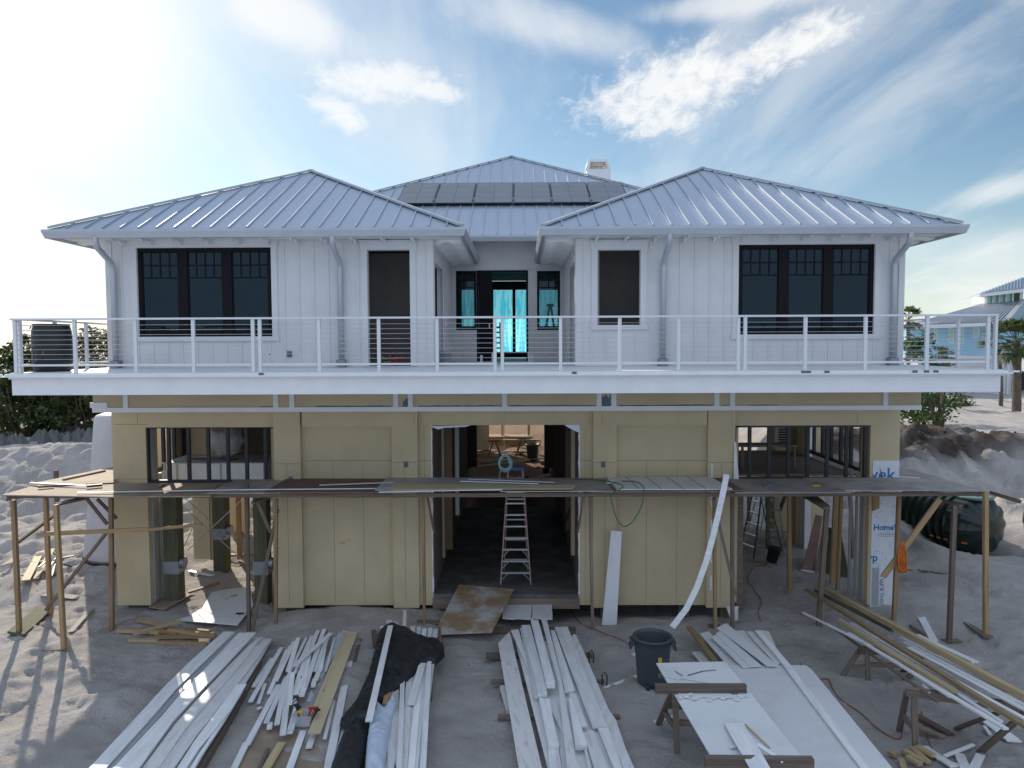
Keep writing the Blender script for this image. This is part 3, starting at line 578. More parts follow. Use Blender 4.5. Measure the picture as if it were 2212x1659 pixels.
# solar panels
def roofz(y): return zc+.5*(y-21.6)
us = [(859, 934), (943, 1020), (1028, 1107), (1110, 1190), (1194, 1274), (1278, 1358)]
ya, yb = 24.25, 26.55; tops = [(872, 947), (949, 1027), (1029, 1108), (1110, 1188), (1190, 1268), (1270, 1346)]
x_at = lambda u, v, y: P(u, v, y).x
xs = [x_at(u, 445, ya) for u in (855, 937, 1022, 1109, 1193, 1278, 1362)]
for i in range(6):
    a, b = xs[i]+.010, xs[i+1]-.010; n = Vector((0, -.447, .894))*.12; d = Vector((0, .894, .447))
    p0 = Vector((a, ya, roofz(ya)))+n; p1 = Vector((b, ya, roofz(ya)))+n; ln = (yb-ya)/.894
    mb = MB(); mb.prism([p0, p1, p1+d*ln, p0+d*ln], -n.normalized()*.04); o = part(mb, 'solar_panel', 'panel_frame')
    mb = MB(); nn = n.normalized()*.004; w_, l_ = (b-a), ln
    for ci in range(2):
        for ri in range(4):
            q0 = p0+Vector((.03+ci*(w_-.06)/2, 0, 0))+d*(.03+ri*(l_-.06)/4)+nn; q1 = q0+Vector(((w_-.06)/2-.012, 0, 0)); e = d*((l_-.06)/4-.012)
            mb.add([q0, q1, q1+e, q0+e], [(0, 1, 2, 3)])
    mb.build('cell_sheet', 'panel_dark', o)
mb = MB()
for i in range(7):
    x = xs[i]
    for y in (ya+.3, yb-.3): mb.beam((x, y, roofz(y)), (x, y-.08, roofz(y)+.17), .04, .04)
mb.box(xs[0], xs[-1], ya+.03, ya+.07, roofz(ya)+.10, roofz(ya)+.145); part(mb, 'panel_rail', 'alu')
# chimney
c0 = R(1266, 376, 1316, 393, 31.5); mb = MB(); mb.box(c0[0]-.0, c0[1]-.0, 31, 32.6, c0[2]-2.5, c0[3]+.04)
ch = part(mb, 'chimney', 'trim')
t0 = R(1272, 346, 1311, 376, 31.1); mb = MB(); z0, z1 = c0[3]+.04, t0[3]; a, b = c0[0]+.04, c0[1]-.04; ta_, tb_ = t0[0]+.03, t0[1]-.02
B4 = [(a, 31.04, z0), (b, 31.04, z0), (b, 32.56, z0), (a, 32.56, z0)]; T4 = [(ta_, 31.2, z1), (tb_, 31.2, z1), (tb_, 32.3, z1), (ta_, 32.3, z1)]
for i in range(4): mb.beam(B4[i], T4[i], .10, .10); mb.beam(B4[i], B4[(i+1) % 4], .09, .09); mb.beam(T4[i], T4[(i+1) % 4], .10, .12)
mb.prism([Vector(T4[0])+Vector((0, 0, .03)), Vector(T4[1])+Vector((0, 0, .03)), Vector(T4[2])+Vector((0, 0, .03)), Vector(T4[3])+Vector((0, 0, .03))], (0, 0, .03))
for k in range(9): mb.box(ta_+.06+k*(tb_-ta_-.12)/9, ta_+.075+k*(tb_-ta_-.12)/9, 31.75, 31.77, z0, z1-.03)
for k in range(6): mb.box(a+.08, b-.08, 31.75, 31.765, z0+.05+k*.09, z0+.065+k*.09)
for i in (1, 3): mb.prism([B4[i], B4[(i+1) % 4], T4[(i+1) % 4], T4[i]], (.01, 0, 0))
mb.build('chimney_cap', 'trim', ch)
# downspouts
for u in (205, 717, 1447, 1968):
    x = P(u, 500, YE-.06).x; z0 = ZEAVE-.16
    mb = MB(); pts = [(x, YE-.05, z0+.03), (x, YE-.05, z0-.12), (x, YE+.02, z0-.24), (x, YW-.19, z0-.52), (x, YW-.12, z0-.64), (x, YW-.12, z0-.80), (x, YW-.12, ZD+.18)]
    mb.tube(pts, .068, 12); o = part(mb, 'downspout', 'gutter', smooth=True)
    mb = MB(); mb.box(x-.1, x+.1, YW-.22, YW-.03, ZD+.01, ZD+.18); mb.build('drain_boot', 'galvanised', o)
# ---------- big windows
def big_window(h, gap):
    x0, x1, z0, z1 = h; y = YW+.03; mb = MB(); f = .085
    mb.box(x0, x1, y, y+.1, z1-f, z1); mb.box(x0, x1, y, y+.1, z0, z0+f); mb.box(x0, x0+f, y, y+.1, z0+f, z1-f); mb.box(x1-f, x1, y, y+.1, z0+f, z1-f)
    W = x1-x0; m1, m2 = x0+W*.335, x0+W*.665
    for m_ in (m1, m2): mb.box(m_-.11, m_+.11, y, y+.1, z0+f, z1-f)
    fr = part(mb, 'window', 'black_frame')
    for a, b in ((x0+f, m1-.11), (m1+.11, m2-.11), (m2+.11, x1-f)):
        mb = MB(); s = .055; yy = y+.02
        mb.box(a, b, yy, yy+.05, z0+f, z0+f+s); mb.box(a, b, yy, yy+.05, z1-f-s*.5, z1-f); mb.box(a, a+s*.5, yy, yy+.05, z0+f, z1-f); mb.box(b-s*.5, b, yy, yy+.05, z0+f, z1-f)
        zt = z1-f-.03; zb = z1-(z1-z0)*.335; zm = (zt+zb)/2
        for z in (zb, zm): mb.box(a+.03, b-.03, yy+.005, yy+.04, z-.018, z+.018)
        for k in (1, 2, 3): xk = a+(b-a)*k/4; mb.box(xk-.016, xk+.016, yy+.007, yy+.038, zb, zt)
        mb.build('sash', 'black_frame', fr)
        mb = MB(); mb.box(a+.01, b-.01, yy+.018, yy+.024, z0+f, z1-f); mb.build('pane', 'glass', fr)
    return fr
big_window(H_win_l, 0); big_window(H_win_r, 0)
# recessed entrance windows and door
for h in (C_l, C_r):
    x0, x1, z0, z1 = h; mb = MB(); f = .07; y = YC+.02
    mb.box(x0, x1, y, y+.08, z1-f, z1); mb.box(x0, x1, y, y+.08, z0, z0+f+.05); mb.box(x0, x0+f, y, y+.08, z0+f, z1-f); mb.box(x1-f, x1, y, y+.08, z0+f, z1-f)
    zb = z1-(z1-z0)*.28; xm = (x0+x1)/2
    for z in (zb, (zb+z1-f)/2): mb.box(x0+f, x1-f, y+.02, y+.05, z-.014, z+.014)
    mb.box(xm-.014, xm+.014, y+.022, y+.048, zb, z1-f)
    fr = part(mb, 'window', 'black_frame'); mb = MB(); mb.box(x0+.05, x1-.05, y+.03, y+.036, z0+.05, z1-.05); mb.build('pane', 'clear_glass', fr)
x0, x1, z0, z1 = C_d; mb = MB(); xl = P(1063, 650, YC).x
mb.box(x0, x0+.06, YC+.0, YC+.12, z0, z1); mb.box(x1-.06, x1, YC, YC+.12, z0, z1); mb.box(x0+.06, x1-.06, YC, YC+.12, z1-.06, z1); part(mb, 'door_frame', 'black_frame')
mb = MB(); mb.box(x0+.065, xl, YC+.04, YC+.09, z0+.01, z1-.07); d = part(mb, 'entrance_door', 'black_frame')
mb = MB(); mb.box(xl-.10, xl-.07, YC-.02, YC+.04, z0+1.0, z0+1.15); mb.build('handle', 'alu', d)
# ---------- railing
rail = subempty('deck_railing', house, (XC, YD, ZD))
RT = ZD+1.07
us = (32, 161, 292, 417, 546, 561, 689, 818, 944, 1069, 1085, 1211, 1339, 1466, 1595, 1610, 1740, 1870, 2003, 2135, 2151)
px = [P(u, 740, YD).x for u in us]
def post(x, y, w_=.064, d=.05): mb = MB(); mb.box(x-w_/2, x+w_/2, y-d/2, y+d/2, ZD+.001, RT-.025); return mb.build('post', 'rail_white', rail)
for x in px[:-1]: post(x, YD+.02)
for y in (YD+.10,): post(px[0]+.04, y, .05, .075)
for xs_ in (px[0]+.01, px[-1]):
    for y in (YD+(.02 if xs_ > 0 else 1.26), YD+1.24 if xs_ > 0 else YD+2.4, YD+2.42 if xs_ > 0 else YD+3.6, YD+3.6, YD+4.8, YD+6, YD+7.2):
        if xs_ > 0 or y < YD+7: post(xs_, y, .05, .075)
mb = MB(); mb.box(px[0]-.07, px[-1]+.03, YD-.03, YD+.07, RT-.024, RT+.012)
for xs_ in (px[0]+.01, px[-1]): mb.box(xs_-.04, xs_+.04, YD+.071, YD+8, RT-.024, RT+.012)
mb.build('top_rail', 'rail_white', rail)
mb = MB()
for a, b in zip(px, px[1:]):
    if b-a > .3: mb.box(a+.0375, b-.0375, YD+.0, YD+.04, ZD+.13, ZD+.17)
for xs_ in (px[0]+.01, px[-1]): mb.box(xs_-.02, xs_+.02, YD+.1, YD+8, ZD+.13, ZD+.17)
mb.build('bottom_rail', 'rail_white', rail)
for k in range(8):
    z = ZD+.17+(k+1)*(RT-ZD-.20)/9; mb = MB(); mb.tube([(px[0], YD+.02, z), (px[-1], YD+.02, z)], .0042, 5)
    for xs_ in (px[0]+.01, px[-1]): mb.tube([(xs_, YD+.05, z), (xs_, YD+8, z)], .005, 5)
    mb.build('cable', 'alu', rail)
# small fittings: outlets on the wall, drain clips at the deck edge
for u, v, w_, h_ in ((626, 765, .10, .14), (584, 765, .025, .025),):
    p = P(u, v, YW); mb = MB(); mb.box(p.x-w_/2, p.x+w_/2, YW-.04, YW-.001, p.z-h_/2, p.z+h_/2); part(mb, 'outlet_box', 'print_grey')
for u in (1240, 1735, 1745, 1785, 1975, 2000, 2020, 564):
    p = P(u, 803, YD-.1); mb = MB(); mb.box(p.x-.04, p.x+.05, YD-.13, YD-.10, ZD-.06, ZD-.01); part(mb, 'edge_clip', 'print_grey')
# ================================================================ ground storey
BX0, BX1, ZB0, ZB1 = R(200, 850, 1990, 888, YB); ZTR = P(1097, 878, YB).z; LZ0 = P(1097, 1307, YW).z
mb = MB(); mb.box(BX0+.005, BX1-.005, YB, YW-.001, ZTR+.001, ZF0+.09); part(mb, 'belt_sheathing', 'sheathing')
mb = MB(); mb.box(BX0, BX1, YB-.03, YW-.001, ZB0, ZTR)
for u in (272, 596, 631, 855, 887, 1090, 1294, 1326, 1548, 1582, 1912):
    x = P(u, 865, YB).x; mb.box(x-.055, x+.055, YB-.028, YB-.001, ZTR, ZF0+.09)
mb.box(BX0-.05, BX0+.35, YB-.028, YB-.001, ZTR, ZTR+.12); part(mb, 'belt_trim', 'trim')
mb = MB()
for a, b, h_ in ((680, 845, .03), (870, 883, .2), (905, 1085, .03), (1100, 1285, .035), (1300, 1319, .26), (1338, 1540, .03), (562, 592, .025), (1614, 1680, .02), (1560, 1580, .025)):
    x = P(a, 872, YB).x; x2 = P(b, 872, YB).x; n = max(4, int((x2-x)/.12)); z = ZTR+.001
    pts = [(x, YB-.004, z), (x2, YB-.004, z)]+[(x2-(x2-x)*i/n, YB-.004, z+h_*(.6+.5*random.random())) for i in range(n+1)]
    mb.prism(pts, (0, .003, 0))
part(mb, 'flashing_tape', 'print_grey')
G_l = R(320, 923, 598, 1300, YW); G_d = R(935, 918, 1250, 1300, YW); G_r = R(1583, 919, 1877, 1300, YW); LX0, LX1, _, _ = R(247, 900, 1940, 1300, YW)
def down(h): return (h[0], h[1], LZ0-1, h[3])
mb = MB(); wallgrid(mb, LX0, LX1, LZ0, ZF0+.09, YW, YW+.16, [down(G_l), down(G_d), down(G_r)])
mb.box(LX0, G_l[0]-.0, YW+.161, YW+.55, LZ0, ZF0+.09); mb.box(LX0, LX0+.06, 20.4, 24.4, 2.9, ZF0+.09); mb.box(G_r[1]+.0, LX1, YW+.161, YW+.5, LZ0, ZF0+.09)
for a, b in ((598, 655), (850, 905), (1280, 1330), (1525, 1583)):
    x0, x1, _, _ = R(a, 1100, b, 1100, YW); mb.box(x0, x1, YW-.13, YW-.001, LZ0-.02, ZB0-.02)
for a, b, v in ((655, 850, 921), (1330, 1525, 918)):
    x0, x1, z0, z1 = R(a, 888, b, v, YW); mb.box(x0, x1, YW-.125, YW-.001, z0, ZB0-.02)
for xa, xb in ((G_l[1]-.16, G_l[1]), (G_r[0], G_r[0]+.16)): mb.box(xa, xb, YW+.161, YW+6.5, LZ0, ZF0+.09)
mb.box(G_l[1]-.16, G_d[0]-.17, YW+6.5, YW+6.66, LZ0, ZF0+.09); mb.box(G_d[1]+.17, G_r[0]+.16, YW+6.5, YW+6.66, LZ0, ZF0+.09)
lw = part(mb, 'sheathed_wall', 'sheathing')
for xa in (G_d[0]-.16, G_d[1]): mb = MB(); mb.box(xa, xa+.16, YW+.161, 34, LZ0, ZF0+.09); part(mb, 'passage_wall', 'weathered')  # darker wood colour puts the passage's deep shade into these sheathed walls
mb = MB(); mb.box(-9.1, G_l[1]-.17, 22.0, 22.1, 2.9, ZF0+.09); part(mb, 'bay_shade_panel', 'dark_inside')  # dark panel added for the bay's black interior; also blocks sun
mb = MB()                                               # caulked joints
def vline(u, v0, v1, y=YW-.0025, w_=.008):
    x0, x1, z0, z1 = R(u-.4, v0, u+.4, v1, YW); xm = (x0+x1)/2; mb.box(xm-w_/2, xm+w_/2, y, y+.002, z0, z1)
def hline(v, u0, u1, y=YW-.0025, w_=.010):
    x0, x1, z0, z1 = R(u0, v-.4, u1, v+.4, YW); zm = (z0+z1)/2; mb.box(x0, x1, y, y+.002, zm-w_/2, zm+w_/2)
for u in (722, 786): vline(u, 996, 1304)
for u in (1396, 1462): vline(u, 996, 1304)
hline(995, 656, 849); hline(995, 1331, 1524); hline(995, 906, 934); hline(995, 1251, 1279)
for u in (918, 1264): vline(u, 920, 1304)
for y0, us_ in ((YW-.1325, ((626, 645), (877, 885), (1305, 1300), (1554, 1550))),):
    for u, _ in us_: vline(u, 1000, 1300, y0)
hline(1000, 598, 654, YW-.1325); hline(997, 851, 904, YW-.1325); hline(997, 1281, 1329, YW-.1325); hline(997, 1526, 1582, YW-.1325)
hline(1035, 249, 318); hline(917, 249, 318); vline(297, 892, 916); vline(596, 892, 918, YW-.0025); vline(896, 892, 917, YW-.1325); vline(1300, 892, 917, YW-.1325); vline(1577, 892, 917, YW-.1325); vline(1852, 892, 917)
mb.build('panel_joint', 'sheathing', lw); lw.children[-1].active_material = M['joint']
mb = MB()                                               # nail heads in rows
for u0, u1 in ((251, 318), (600, 653), (852, 903), (1282, 1328), (1527, 1581), (660, 845), (1335, 1520)):
    yy = YW-.1325 if u1-u0 < 60 and u0 > 300 else YW-.003
    for v in range(1005 if u0 > 300 else 930, 1300, 17):
        for u in (u0+2, u1-2):
            p = P(u+random.uniform(-.5, .5), v+random.uniform(-1, 1), YW); mb.box(p.x-.007, p.x+.007, yy-.002, yy, p.z-.007, p.z+.007)
mb.build('nail', 'weathered', lw)
# jamb trims at bays (J-shaped strips)
for xa, d0 in ((G_l[0], 1), (G_r[1], -1)):
    mb = MB()
    for k, (ya, yb) in enumerate(((YW+.56, YW+.62), (YW+.9, YW+.96))): mb.box(min(xa, xa+d0*.05), max(xa, xa+d0*.05), ya, yb, LZ0, G_l[3]-1.2)
    mb.box(min(xa, xa+d0*.03), max(xa, xa+d0*.03), YW+.2, YW+.35, LZ0+.02, G_l[3])
    part(mb, 'jamb_strip', 'gutter')
# piers of the side walls further back
for xa, xb in ((LX0, LX0+.5), (LX1-.5, LX1)):
    for y in (24.5, 33.5): mb = MB(); mb.box(xa, xb, y, y+.5, LZ0, ZF0+.09); part(mb, 'pier', 'sheathing')
for xa, ya in ((-7.0, 27.5), (6.6, 26.5), (7.6, 31)): mb = MB(); mb.box(xa, xa+.5, ya, ya+.4, LZ0, ZF0+.09); part(mb, 'pier', 'sheathing')
mb = MB(); x0, x1, _, _ = R(416, 1100, 452, 1100, 20.9); mb.box(x0, x1, 20.9, 21.3, P(430, 1208, 20.9).z, ZF0+.09); mb.box(x1, x1+.13, 20.93, 21.2, P(430, 1208, 20.9).z, ZF0+.09); part(mb, 'pier', 'sheathing')
# pilings
def piling(u0, u1, Y, v_bot=None, ztop=None, collar=None):
    x0, x1, _, _ = R(u0, 1200, u1, 1200, Y); zb = gz((x0+x1)/2, Y)-.3; mb = MB(); mb.box(x0, x1, Y, Y+(x1-x0), zb, ztop or ZF0+.1); o = part(mb, 'piling', 'piling', bevel=.015)
    if collar:
        z0, z1 = P((u0+u1)/2, collar[1], Y).z, P((u0+u1)/2, collar[0], Y).z; mb = MB(); w_ = x1-x0
        mb.box(x0-.02, x1+.02, Y-.02, Y+w_+.02, z0, z1); o2 = mb.build('steel_collar', 'galvanised', o)
        mb = MB(); mb.lathe((0, 0, 0), [(.0, 0), (.14, 0), (.14, .10), (0, .10)], 20)
        mb.v = [Vector((x1+.03+p.z, Y+.12+p.x, (z0+z1)/2+.10+p.y)) for p in mb.v]; mb.build('anchor_plate', 'galvanised', o)
    return o
piling(353, 384, 17.85, ztop=2.85, collar=(1213, 1240)); piling(548, 577, 17.9, ztop=2.85, collar=(1213, 1242)); piling(460, 488, 20.6, ztop=2.85, collar=(1142, 1166)); 
piling(274, 319, 17.75, ztop=LZ0+.05); piling(614, 655, 17.6, ztop=LZ0+.05); piling(806, 826, 17.7, ztop=LZ0+.05); piling(866, 900, 17.6, ztop=LZ0+.05); piling(1296, 1334, 17.65, ztop=LZ0+.05); piling(1466, 1492, 17.7, ztop=LZ0+.05); piling(1556, 1590, 17.6, ztop=LZ0+.05); piling(1880, 1925, 17.65, ztop=LZ0+.05)
piling(648, 690, 19.5, ztop=LZ0+.05); piling(740, 790, 20.5, ztop=LZ0+.05); piling(1380, 1420, 20, ztop=LZ0+.05)
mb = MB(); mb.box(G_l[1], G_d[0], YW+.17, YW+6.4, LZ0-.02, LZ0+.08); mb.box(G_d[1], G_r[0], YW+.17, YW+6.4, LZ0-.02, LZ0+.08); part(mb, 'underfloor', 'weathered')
mb = MB()
for (a, b), (c, d) in (((375, 1075), (537, 1222)), ((524, 1078), (404, 1190)), ((399, 1075), (462, 1132)), ((443, 1080), (398, 1180))):
    mb.tube([P(a, b, 19.2), P(c, d, 19.2)], .011, 6)
part(mb, 'tie_rod', 'alu')
mb = MB(); x0, x1, _, _ = R(512, 1200, 521, 1200, 22); mb.box(x0, x1, 22, 22.1, 0, ZF0+.1); mb.box(x0-1.2, x1+.4, 21.95, 22.1, .1, .16); part(mb, 'timber_post', 'pine')
# door floor
ZS = P(1097, 1283, YW).z
mb = MB(); mb.box(G_d[0]+.002, G_d[1]-.002, YW-.02, 27, ZS-.10, ZS); part(mb, 'floor_slab', 'slab')
mb = MB(); mb.box(G_d[0]-.02, G_d[1]+.02, YW-.03, YW+.05, ZS-.36, ZS-.105); part(mb, 'sill_beam', 'weathered')
# torn house wrap round the doorway
mb = MB()
z = G_d[3]
mb.prism([(G_d[0]-.05, YW-.02, z-.02), (G_d[0]+.95, YW-.02, z-.0), (G_d[0]+.8, YW-.03, z-.04), (G_d[0]+.3, YW-.03, z-.06), (G_d[0]+.15, YW-.03, z-.10)], (0, .006, 0))
mb.prism([(G_d[1]-.35, YW-.02, z), (G_d[1]+.02, YW-.02, z), (G_d[1]+.02, YW-.03, z-.16), (G_d[1]-.02, YW-.03, z-.18), (G_d[1]-.2, YW-.03, z-.09)], (0, .006, 0))
pts = []; n = 26
for i in range(n+1): pts.append((G_d[0]+.0+random.uniform(-.02, .02), YW-.012, ZS+.05+(z-.15-ZS)*i/n))
mb.prism([(G_d[0]-.03, YW-.012, ZS+.05)]+pts+[(G_d[0]-.03, YW-.012, z-.1)], (0, .006, 0))
pts = [(G_d[1]-.0+random.uniform(-.02, .02), YW-.012, ZS+.0+(z-.15-ZS)*i/n) for i in range(n+1)]
mb.prism([(G_d[1]+.03, YW-.012, ZS)]+pts+[(G_d[1]+.03, YW-.012, z-.1)], (0, .006, 0)); part(mb, 'torn_wrap', 'wrap')
# passage posts
def ipost(u0, u1, Y, m, vb): x0, x1, _, _ = R(u0, 1000, u1, 1000, Y); mb = MB(); mb.box(x0, x1, Y, Y+.25, P(u0, vb, Y).z, ZF0+.1); part(mb, 'passage_post', m)
ipost(940, 959, 19.6, 'sheathing', 1205); ipost(960, 976, 20.3, 'pine', 1187); ipost(983, 991, 21.3, 'trim', 1113)
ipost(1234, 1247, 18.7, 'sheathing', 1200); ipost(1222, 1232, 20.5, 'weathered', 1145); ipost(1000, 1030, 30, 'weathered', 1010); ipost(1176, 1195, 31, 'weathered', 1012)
for xq_ in (-3.6, -1.2, .5, 2.3):  # made-up posts and beam, added to shade the sunlit sand
    mb = MB(); mb.box(xq_, xq_+.15, 47, 47.15, 0, 3.2); part(mb, 'shade_post', 'pine')
mb = MB(); mb.box(-5, 4, 46.95, 47.15, 3.21, 3.45); part(mb, 'shade_beam', 'pine')
ipost(1040, 1053, 43.5, 'sheathing', 967); ipost(1182, 1189, 43.5, 'sheathing', 967)
mb = MB(); a, b = G_d[0]-6, G_d[1]+6
mb.box(a, G_d[0]+.25, 43.8, 44, .2, ZF0+.1); part(mb, 'rear_wall', 'sheathing')
# framed bay openings
def bay(h, u_bars, v0, v1, nm):
    x0, x1, z0, z1 = R(h[0], v0, h[1], v1, YW); y = YW+.03
    fr = MB(); fr.box(x0, x1, y, y+.10, z1-.05, z1); fr.box(x0, x1, y, y+.10, z0, z0+.07); fr.box(x0, x0+.07, y, y+.10, z0+.07, z1-.05); fr.box(x1-.05, x1, y, y+.10, z0+.07, z1-.05)
    o = part(fr, 'screen_frame', 'stud_black')
    for u in u_bars: x = P(u, 980, YW).x; mb = MB(); mb.box(x-.037, x+.037, y+.01, y+.09, z0+.07, z1-.05); mb.build('stud', 'stud_black', o)
    return z0, z1
za, zb = bay((313, 599), (362, 405, 447.5, 490, 530.5, 572), 921, 1044, 'l')
bay((1584, 1873), (1621, 1663, 1705, 1747, 1789, 1831), 919, 1038, 'r')
for sx, xx, y1 in ((1, LX0+.12, 24.4), (-1, LX1-.12, 24.4)):
    fr = MB(); fr.box(xx-.05, xx+.05, YW+.6, y1, za-.05, za+.05); fr.box(xx-.05, xx+.05, YW+.6, y1, zb-.02, zb+.2); o = part(fr, 'screen_frame', 'stud_black')
    y = YW+1.0
    while y < y1: mb = MB(); mb.box(xx-.04, xx+.04, y, y+.09, za+.05, zb-.02); mb.build('stud', 'stud_black', o); y += .62
# left bay: timbers carrying the crate
mb = MB(); p = P(360, 1037, 19.2); q = P(575, 1037, 19.2); ZCR = p.z
mb.box(LX0+.2, G_l[1]-.17, 19.3, 19.4, ZCR-.16, ZCR-.001); mb.box(LX0+.2, G_l[1]-.17, 20.3, 20.4, ZCR-.16, ZCR-.001); part(mb, 'joist', 'weathered')
# right bay interior timbers
def tpost(name, u0, v0, u1, v1, Y, w_=.09, m='pine', d=.09, ztop=None, Y2=None):
    a, b = P(u0, v0, Y), P(u1, v1, Y2 or Y); mb = MB()
    mb.beam(b, a, w_, d, up=(0, 1, 0)); return mb
def PB(c, y): return (1572.5+.2709*c, 898.6+.2709*y)
for c0, y0, c1, y1, Y, w_, m in ((487, 560, 490, 1400, 18.95, .09, 'pine'), (318, 560, 318, 1060, 21.5, .10, 'piling'), (165, 560, 168, 860, 24, .09, 'pine'), (975, 640, 1000, 1130, 21.5, .09, 'weathered'), (865, 600, 832, 1340, 19.3, .13, 'pine'), (905, 600, 872, 1415, 18.8, .07, 'pine'), (455, 640, 410, 760, 24, .09, 'weathered')):
    mb = tpost('p', *PB(c0, y0), *PB(c1, y1), Y, w_, m); part(mb, 'timber_prop', m)
mb = MB(); x0, x1, _, _ = R(1593, 1100, 1606, 1100, YW+.3); mb.box(x0, x1, YW+.3, YW+.45, 0.0, 3.1); part(mb, 'timber_post', 'weathered')
x0, x1, _, _ = R(1720, 1100, 1738, 1100, 23); mb = MB(); mb.box(x0, x1, 23, 23.5, P(1730, 1190, 23).z, ZF0+.1); part(mb, 'pier', 'sheathing')
x0, x1, _, _ = R(1738.5, 1100, 1752, 1100, 22.6); mb = MB(); mb.box(x0, x1, 22.6, 23.0, P(1730, 1200, 22.6).z, ZF0+.1); part(mb, 'pier', 'trim')
x0, x1, _, _ = R(1752.5, 1100, 1778, 1100, 23.2); mb = MB(); mb.box(x0, x1, 23.2, 23.6, P(1730, 1190, 23).z, ZF0+.1); part(mb, 'pier', 'sheathing')
# house wrap on the right-hand pier with its printing
wx0, wx1, wz0, wz1 = R(1882, 995, 1936, 1308, YW); mb = MB(); mb.box(wx0, wx1+.03, YW-.012, YW-.002, wz0-.03, wz1)
wr = part(mb, 'house_wrap', 'wrap')
mb = MB(); x0, x1, z0, z1 = R(1882, 1226, 1898, 1308, YW); mb.box(x0, x1, YW-.016, YW-.0125, z0, z1); mb.build('flashing_strip', 'gutter', wr)
def letter(s, u, v, size, m, parent, Y=YW-.014, rot=0, clipw=None):
    c = bpy.data.curves.new('lettering', 'FONT'); c.body = s; c.size = size; c.extrude = .0012; c.resolution_u = 3; c.offset = .006 if size > .15 else .001; c.materials.append(M[m])
    tmp = bpy.data.objects.new('lettering', c); COL.objects.link(tmp); dg = bpy.context.evaluated_depsgraph_get(); me = bpy.data.meshes.new_from_object(tmp.evaluated_get(dg)); bpy.data.objects.remove(tmp); me.name = 'lettering'
    p = P(u, v, Y); Rm = Matrix.Rotation(rad(90), 4, 'X'); Rz = Matrix.Rotation(rad(rot), 4, 'Z')
    o = bpy.data.objects.new('lettering', me); COL.objects.link(o); o.parent = parent
    me.transform(Rm @ Rz); o.location = p; o.matrix_parent_inverse = Matrix.Translation(-Vector(parent['_abs'])); 
    # trim whatever runs past the edge of the sheet
    if clipw:
        import bmesh
        bm = bmesh.new(); bm.from_mesh(me)
        for xx, nx in ((clipw[0], -1), (clipw[1], 1)):
            bmesh.ops.bisect_plane(bm, geom=bm.verts[:]+bm.edges[:]+bm.faces[:], plane_co=(xx-p.x, 0, 0), plane_no=(nx, 0, 0), clear_outer=True)
        bm.to_mesh(me); bm.free()
    return o
cw = (wx0+.004, wx1+.026)
letter('vek', 1880, 1037, .42, 'print_blue', wr, clipw=cw)
letter('HomeW', 1887, 1145, .19, 'print_blue', wr, clipw=cw)
letter('yp', 1874, 1212, .26, 'print_blue', wr, clipw=cw)
letter('DING SUPPLY', 1908, 1308, .125, 'print_grey', wr, rot=90)
mb = MB()
for k in range(3): p = P(1897, 1152+k*3.2, YW-.014); mb.box(p.x, p.x+.42, YW-.0145, YW-.0125, p.z, p.z+.008)
for k in range(34): p = P(random.uniform(1885, 1934), random.uniform(1080, 1300), YW); mb.box(p.x-.008, p.x+.008, YW-.018, YW-.012, p.z-.008, p.z+.008)
p = P(1900, 1008, YW-.014); mb.prism([(p.x, YW-.016, p.z), (p.x+.03, YW-.016, p.z-.25), (p.x+.09, YW-.016, p.z-.27)], (0, .003, 0))
p = P(1908, 1134, YW-.014); mb.prism([(p.x, YW-.016, p.z), (p.x+.02, YW-.016, p.z-.02), (p.x+.1, YW-.016, p.z-.07), (p.x+.01, YW-.016, p.z-.05)], (0, .003, 0))
mb.build('staple', 'print_grey', wr)
mb = MB()
for c in ((1540, 1000, 1300),): 
    for k in range(5): z = P(1536, 1010+k*60, YW).z; x = P(1534, 1100, YW).x; mb.box(x-.02, x+.02, YW-.133, YW-.1305, z-.25, z+.12)
part(mb, 'tape_strip', 'wrap')
for u, v in ((877, 1003), (1303, 1003), (628, 1036)):
    p = P(u, v, YW-.13); mb = MB(); mb.box(p.x-.045, p.x+.045, YW-.15, YW-.131, p.z-.07, p.z+.07); mb.box(p.x-.012, p.x+.012, YW-.158, YW-.151, p.z-.03, p.z+.04); part(mb, 'outlet_box', 'print_grey')

# rust-coloured rub marks and pencil lines on the sheathing
mb = MB(); p = P(745, 1171, YW)
mb.prism([(p.x-.13, YW-.003, p.z-.04), (p.x-.02, YW-.003, p.z-.05), (p.x+.15, YW-.003, p.z+.05), (p.x+.14, YW-.003, p.z+.09), (p.x+.03, YW-.003, p.z+.05), (p.x-.05, YW-.003, p.z+.02), (p.x-.14, YW-.003, p.z+.01)], (0, .002, 0)); o = mb.build('rub_mark', 'rub', lw)
mb = MB(); rng_ = random.Random(8)
for k in range(46):
    u = rng_.choice((rng_.uniform(252, 316), rng_.uniform(600, 930), rng_.uniform(1255, 1580))); v = rng_.uniform(895, 1300); p = P(u, v, YW); yy = YW-.1335 if (598 < u < 655 or 850 < u < 905 or 1280 < u < 1330 or 1525 < u < 1583) else YW-.004
    if 650 < u < 850 and v < 925 or 1330 < u < 1525 and v < 922: yy = YW-.1285
    l_ = rng_.uniform(.03, .25); a_ = rng_.choice((0, 0, 1.57, 1.57, rng_.uniform(0, 3))); d_ = Vector((math.cos(a_), 0, math.sin(a_)))*l_; n_ = Vector((-d_.z, 0, d_.x)).normalized()*.003; q = Vector((p.x, yy, p.z)); mb.prism([q, q+d_, q+d_+n_, q+n_], (0, .001, 0))
mb.build('pencil_mark', 'joint', lw)
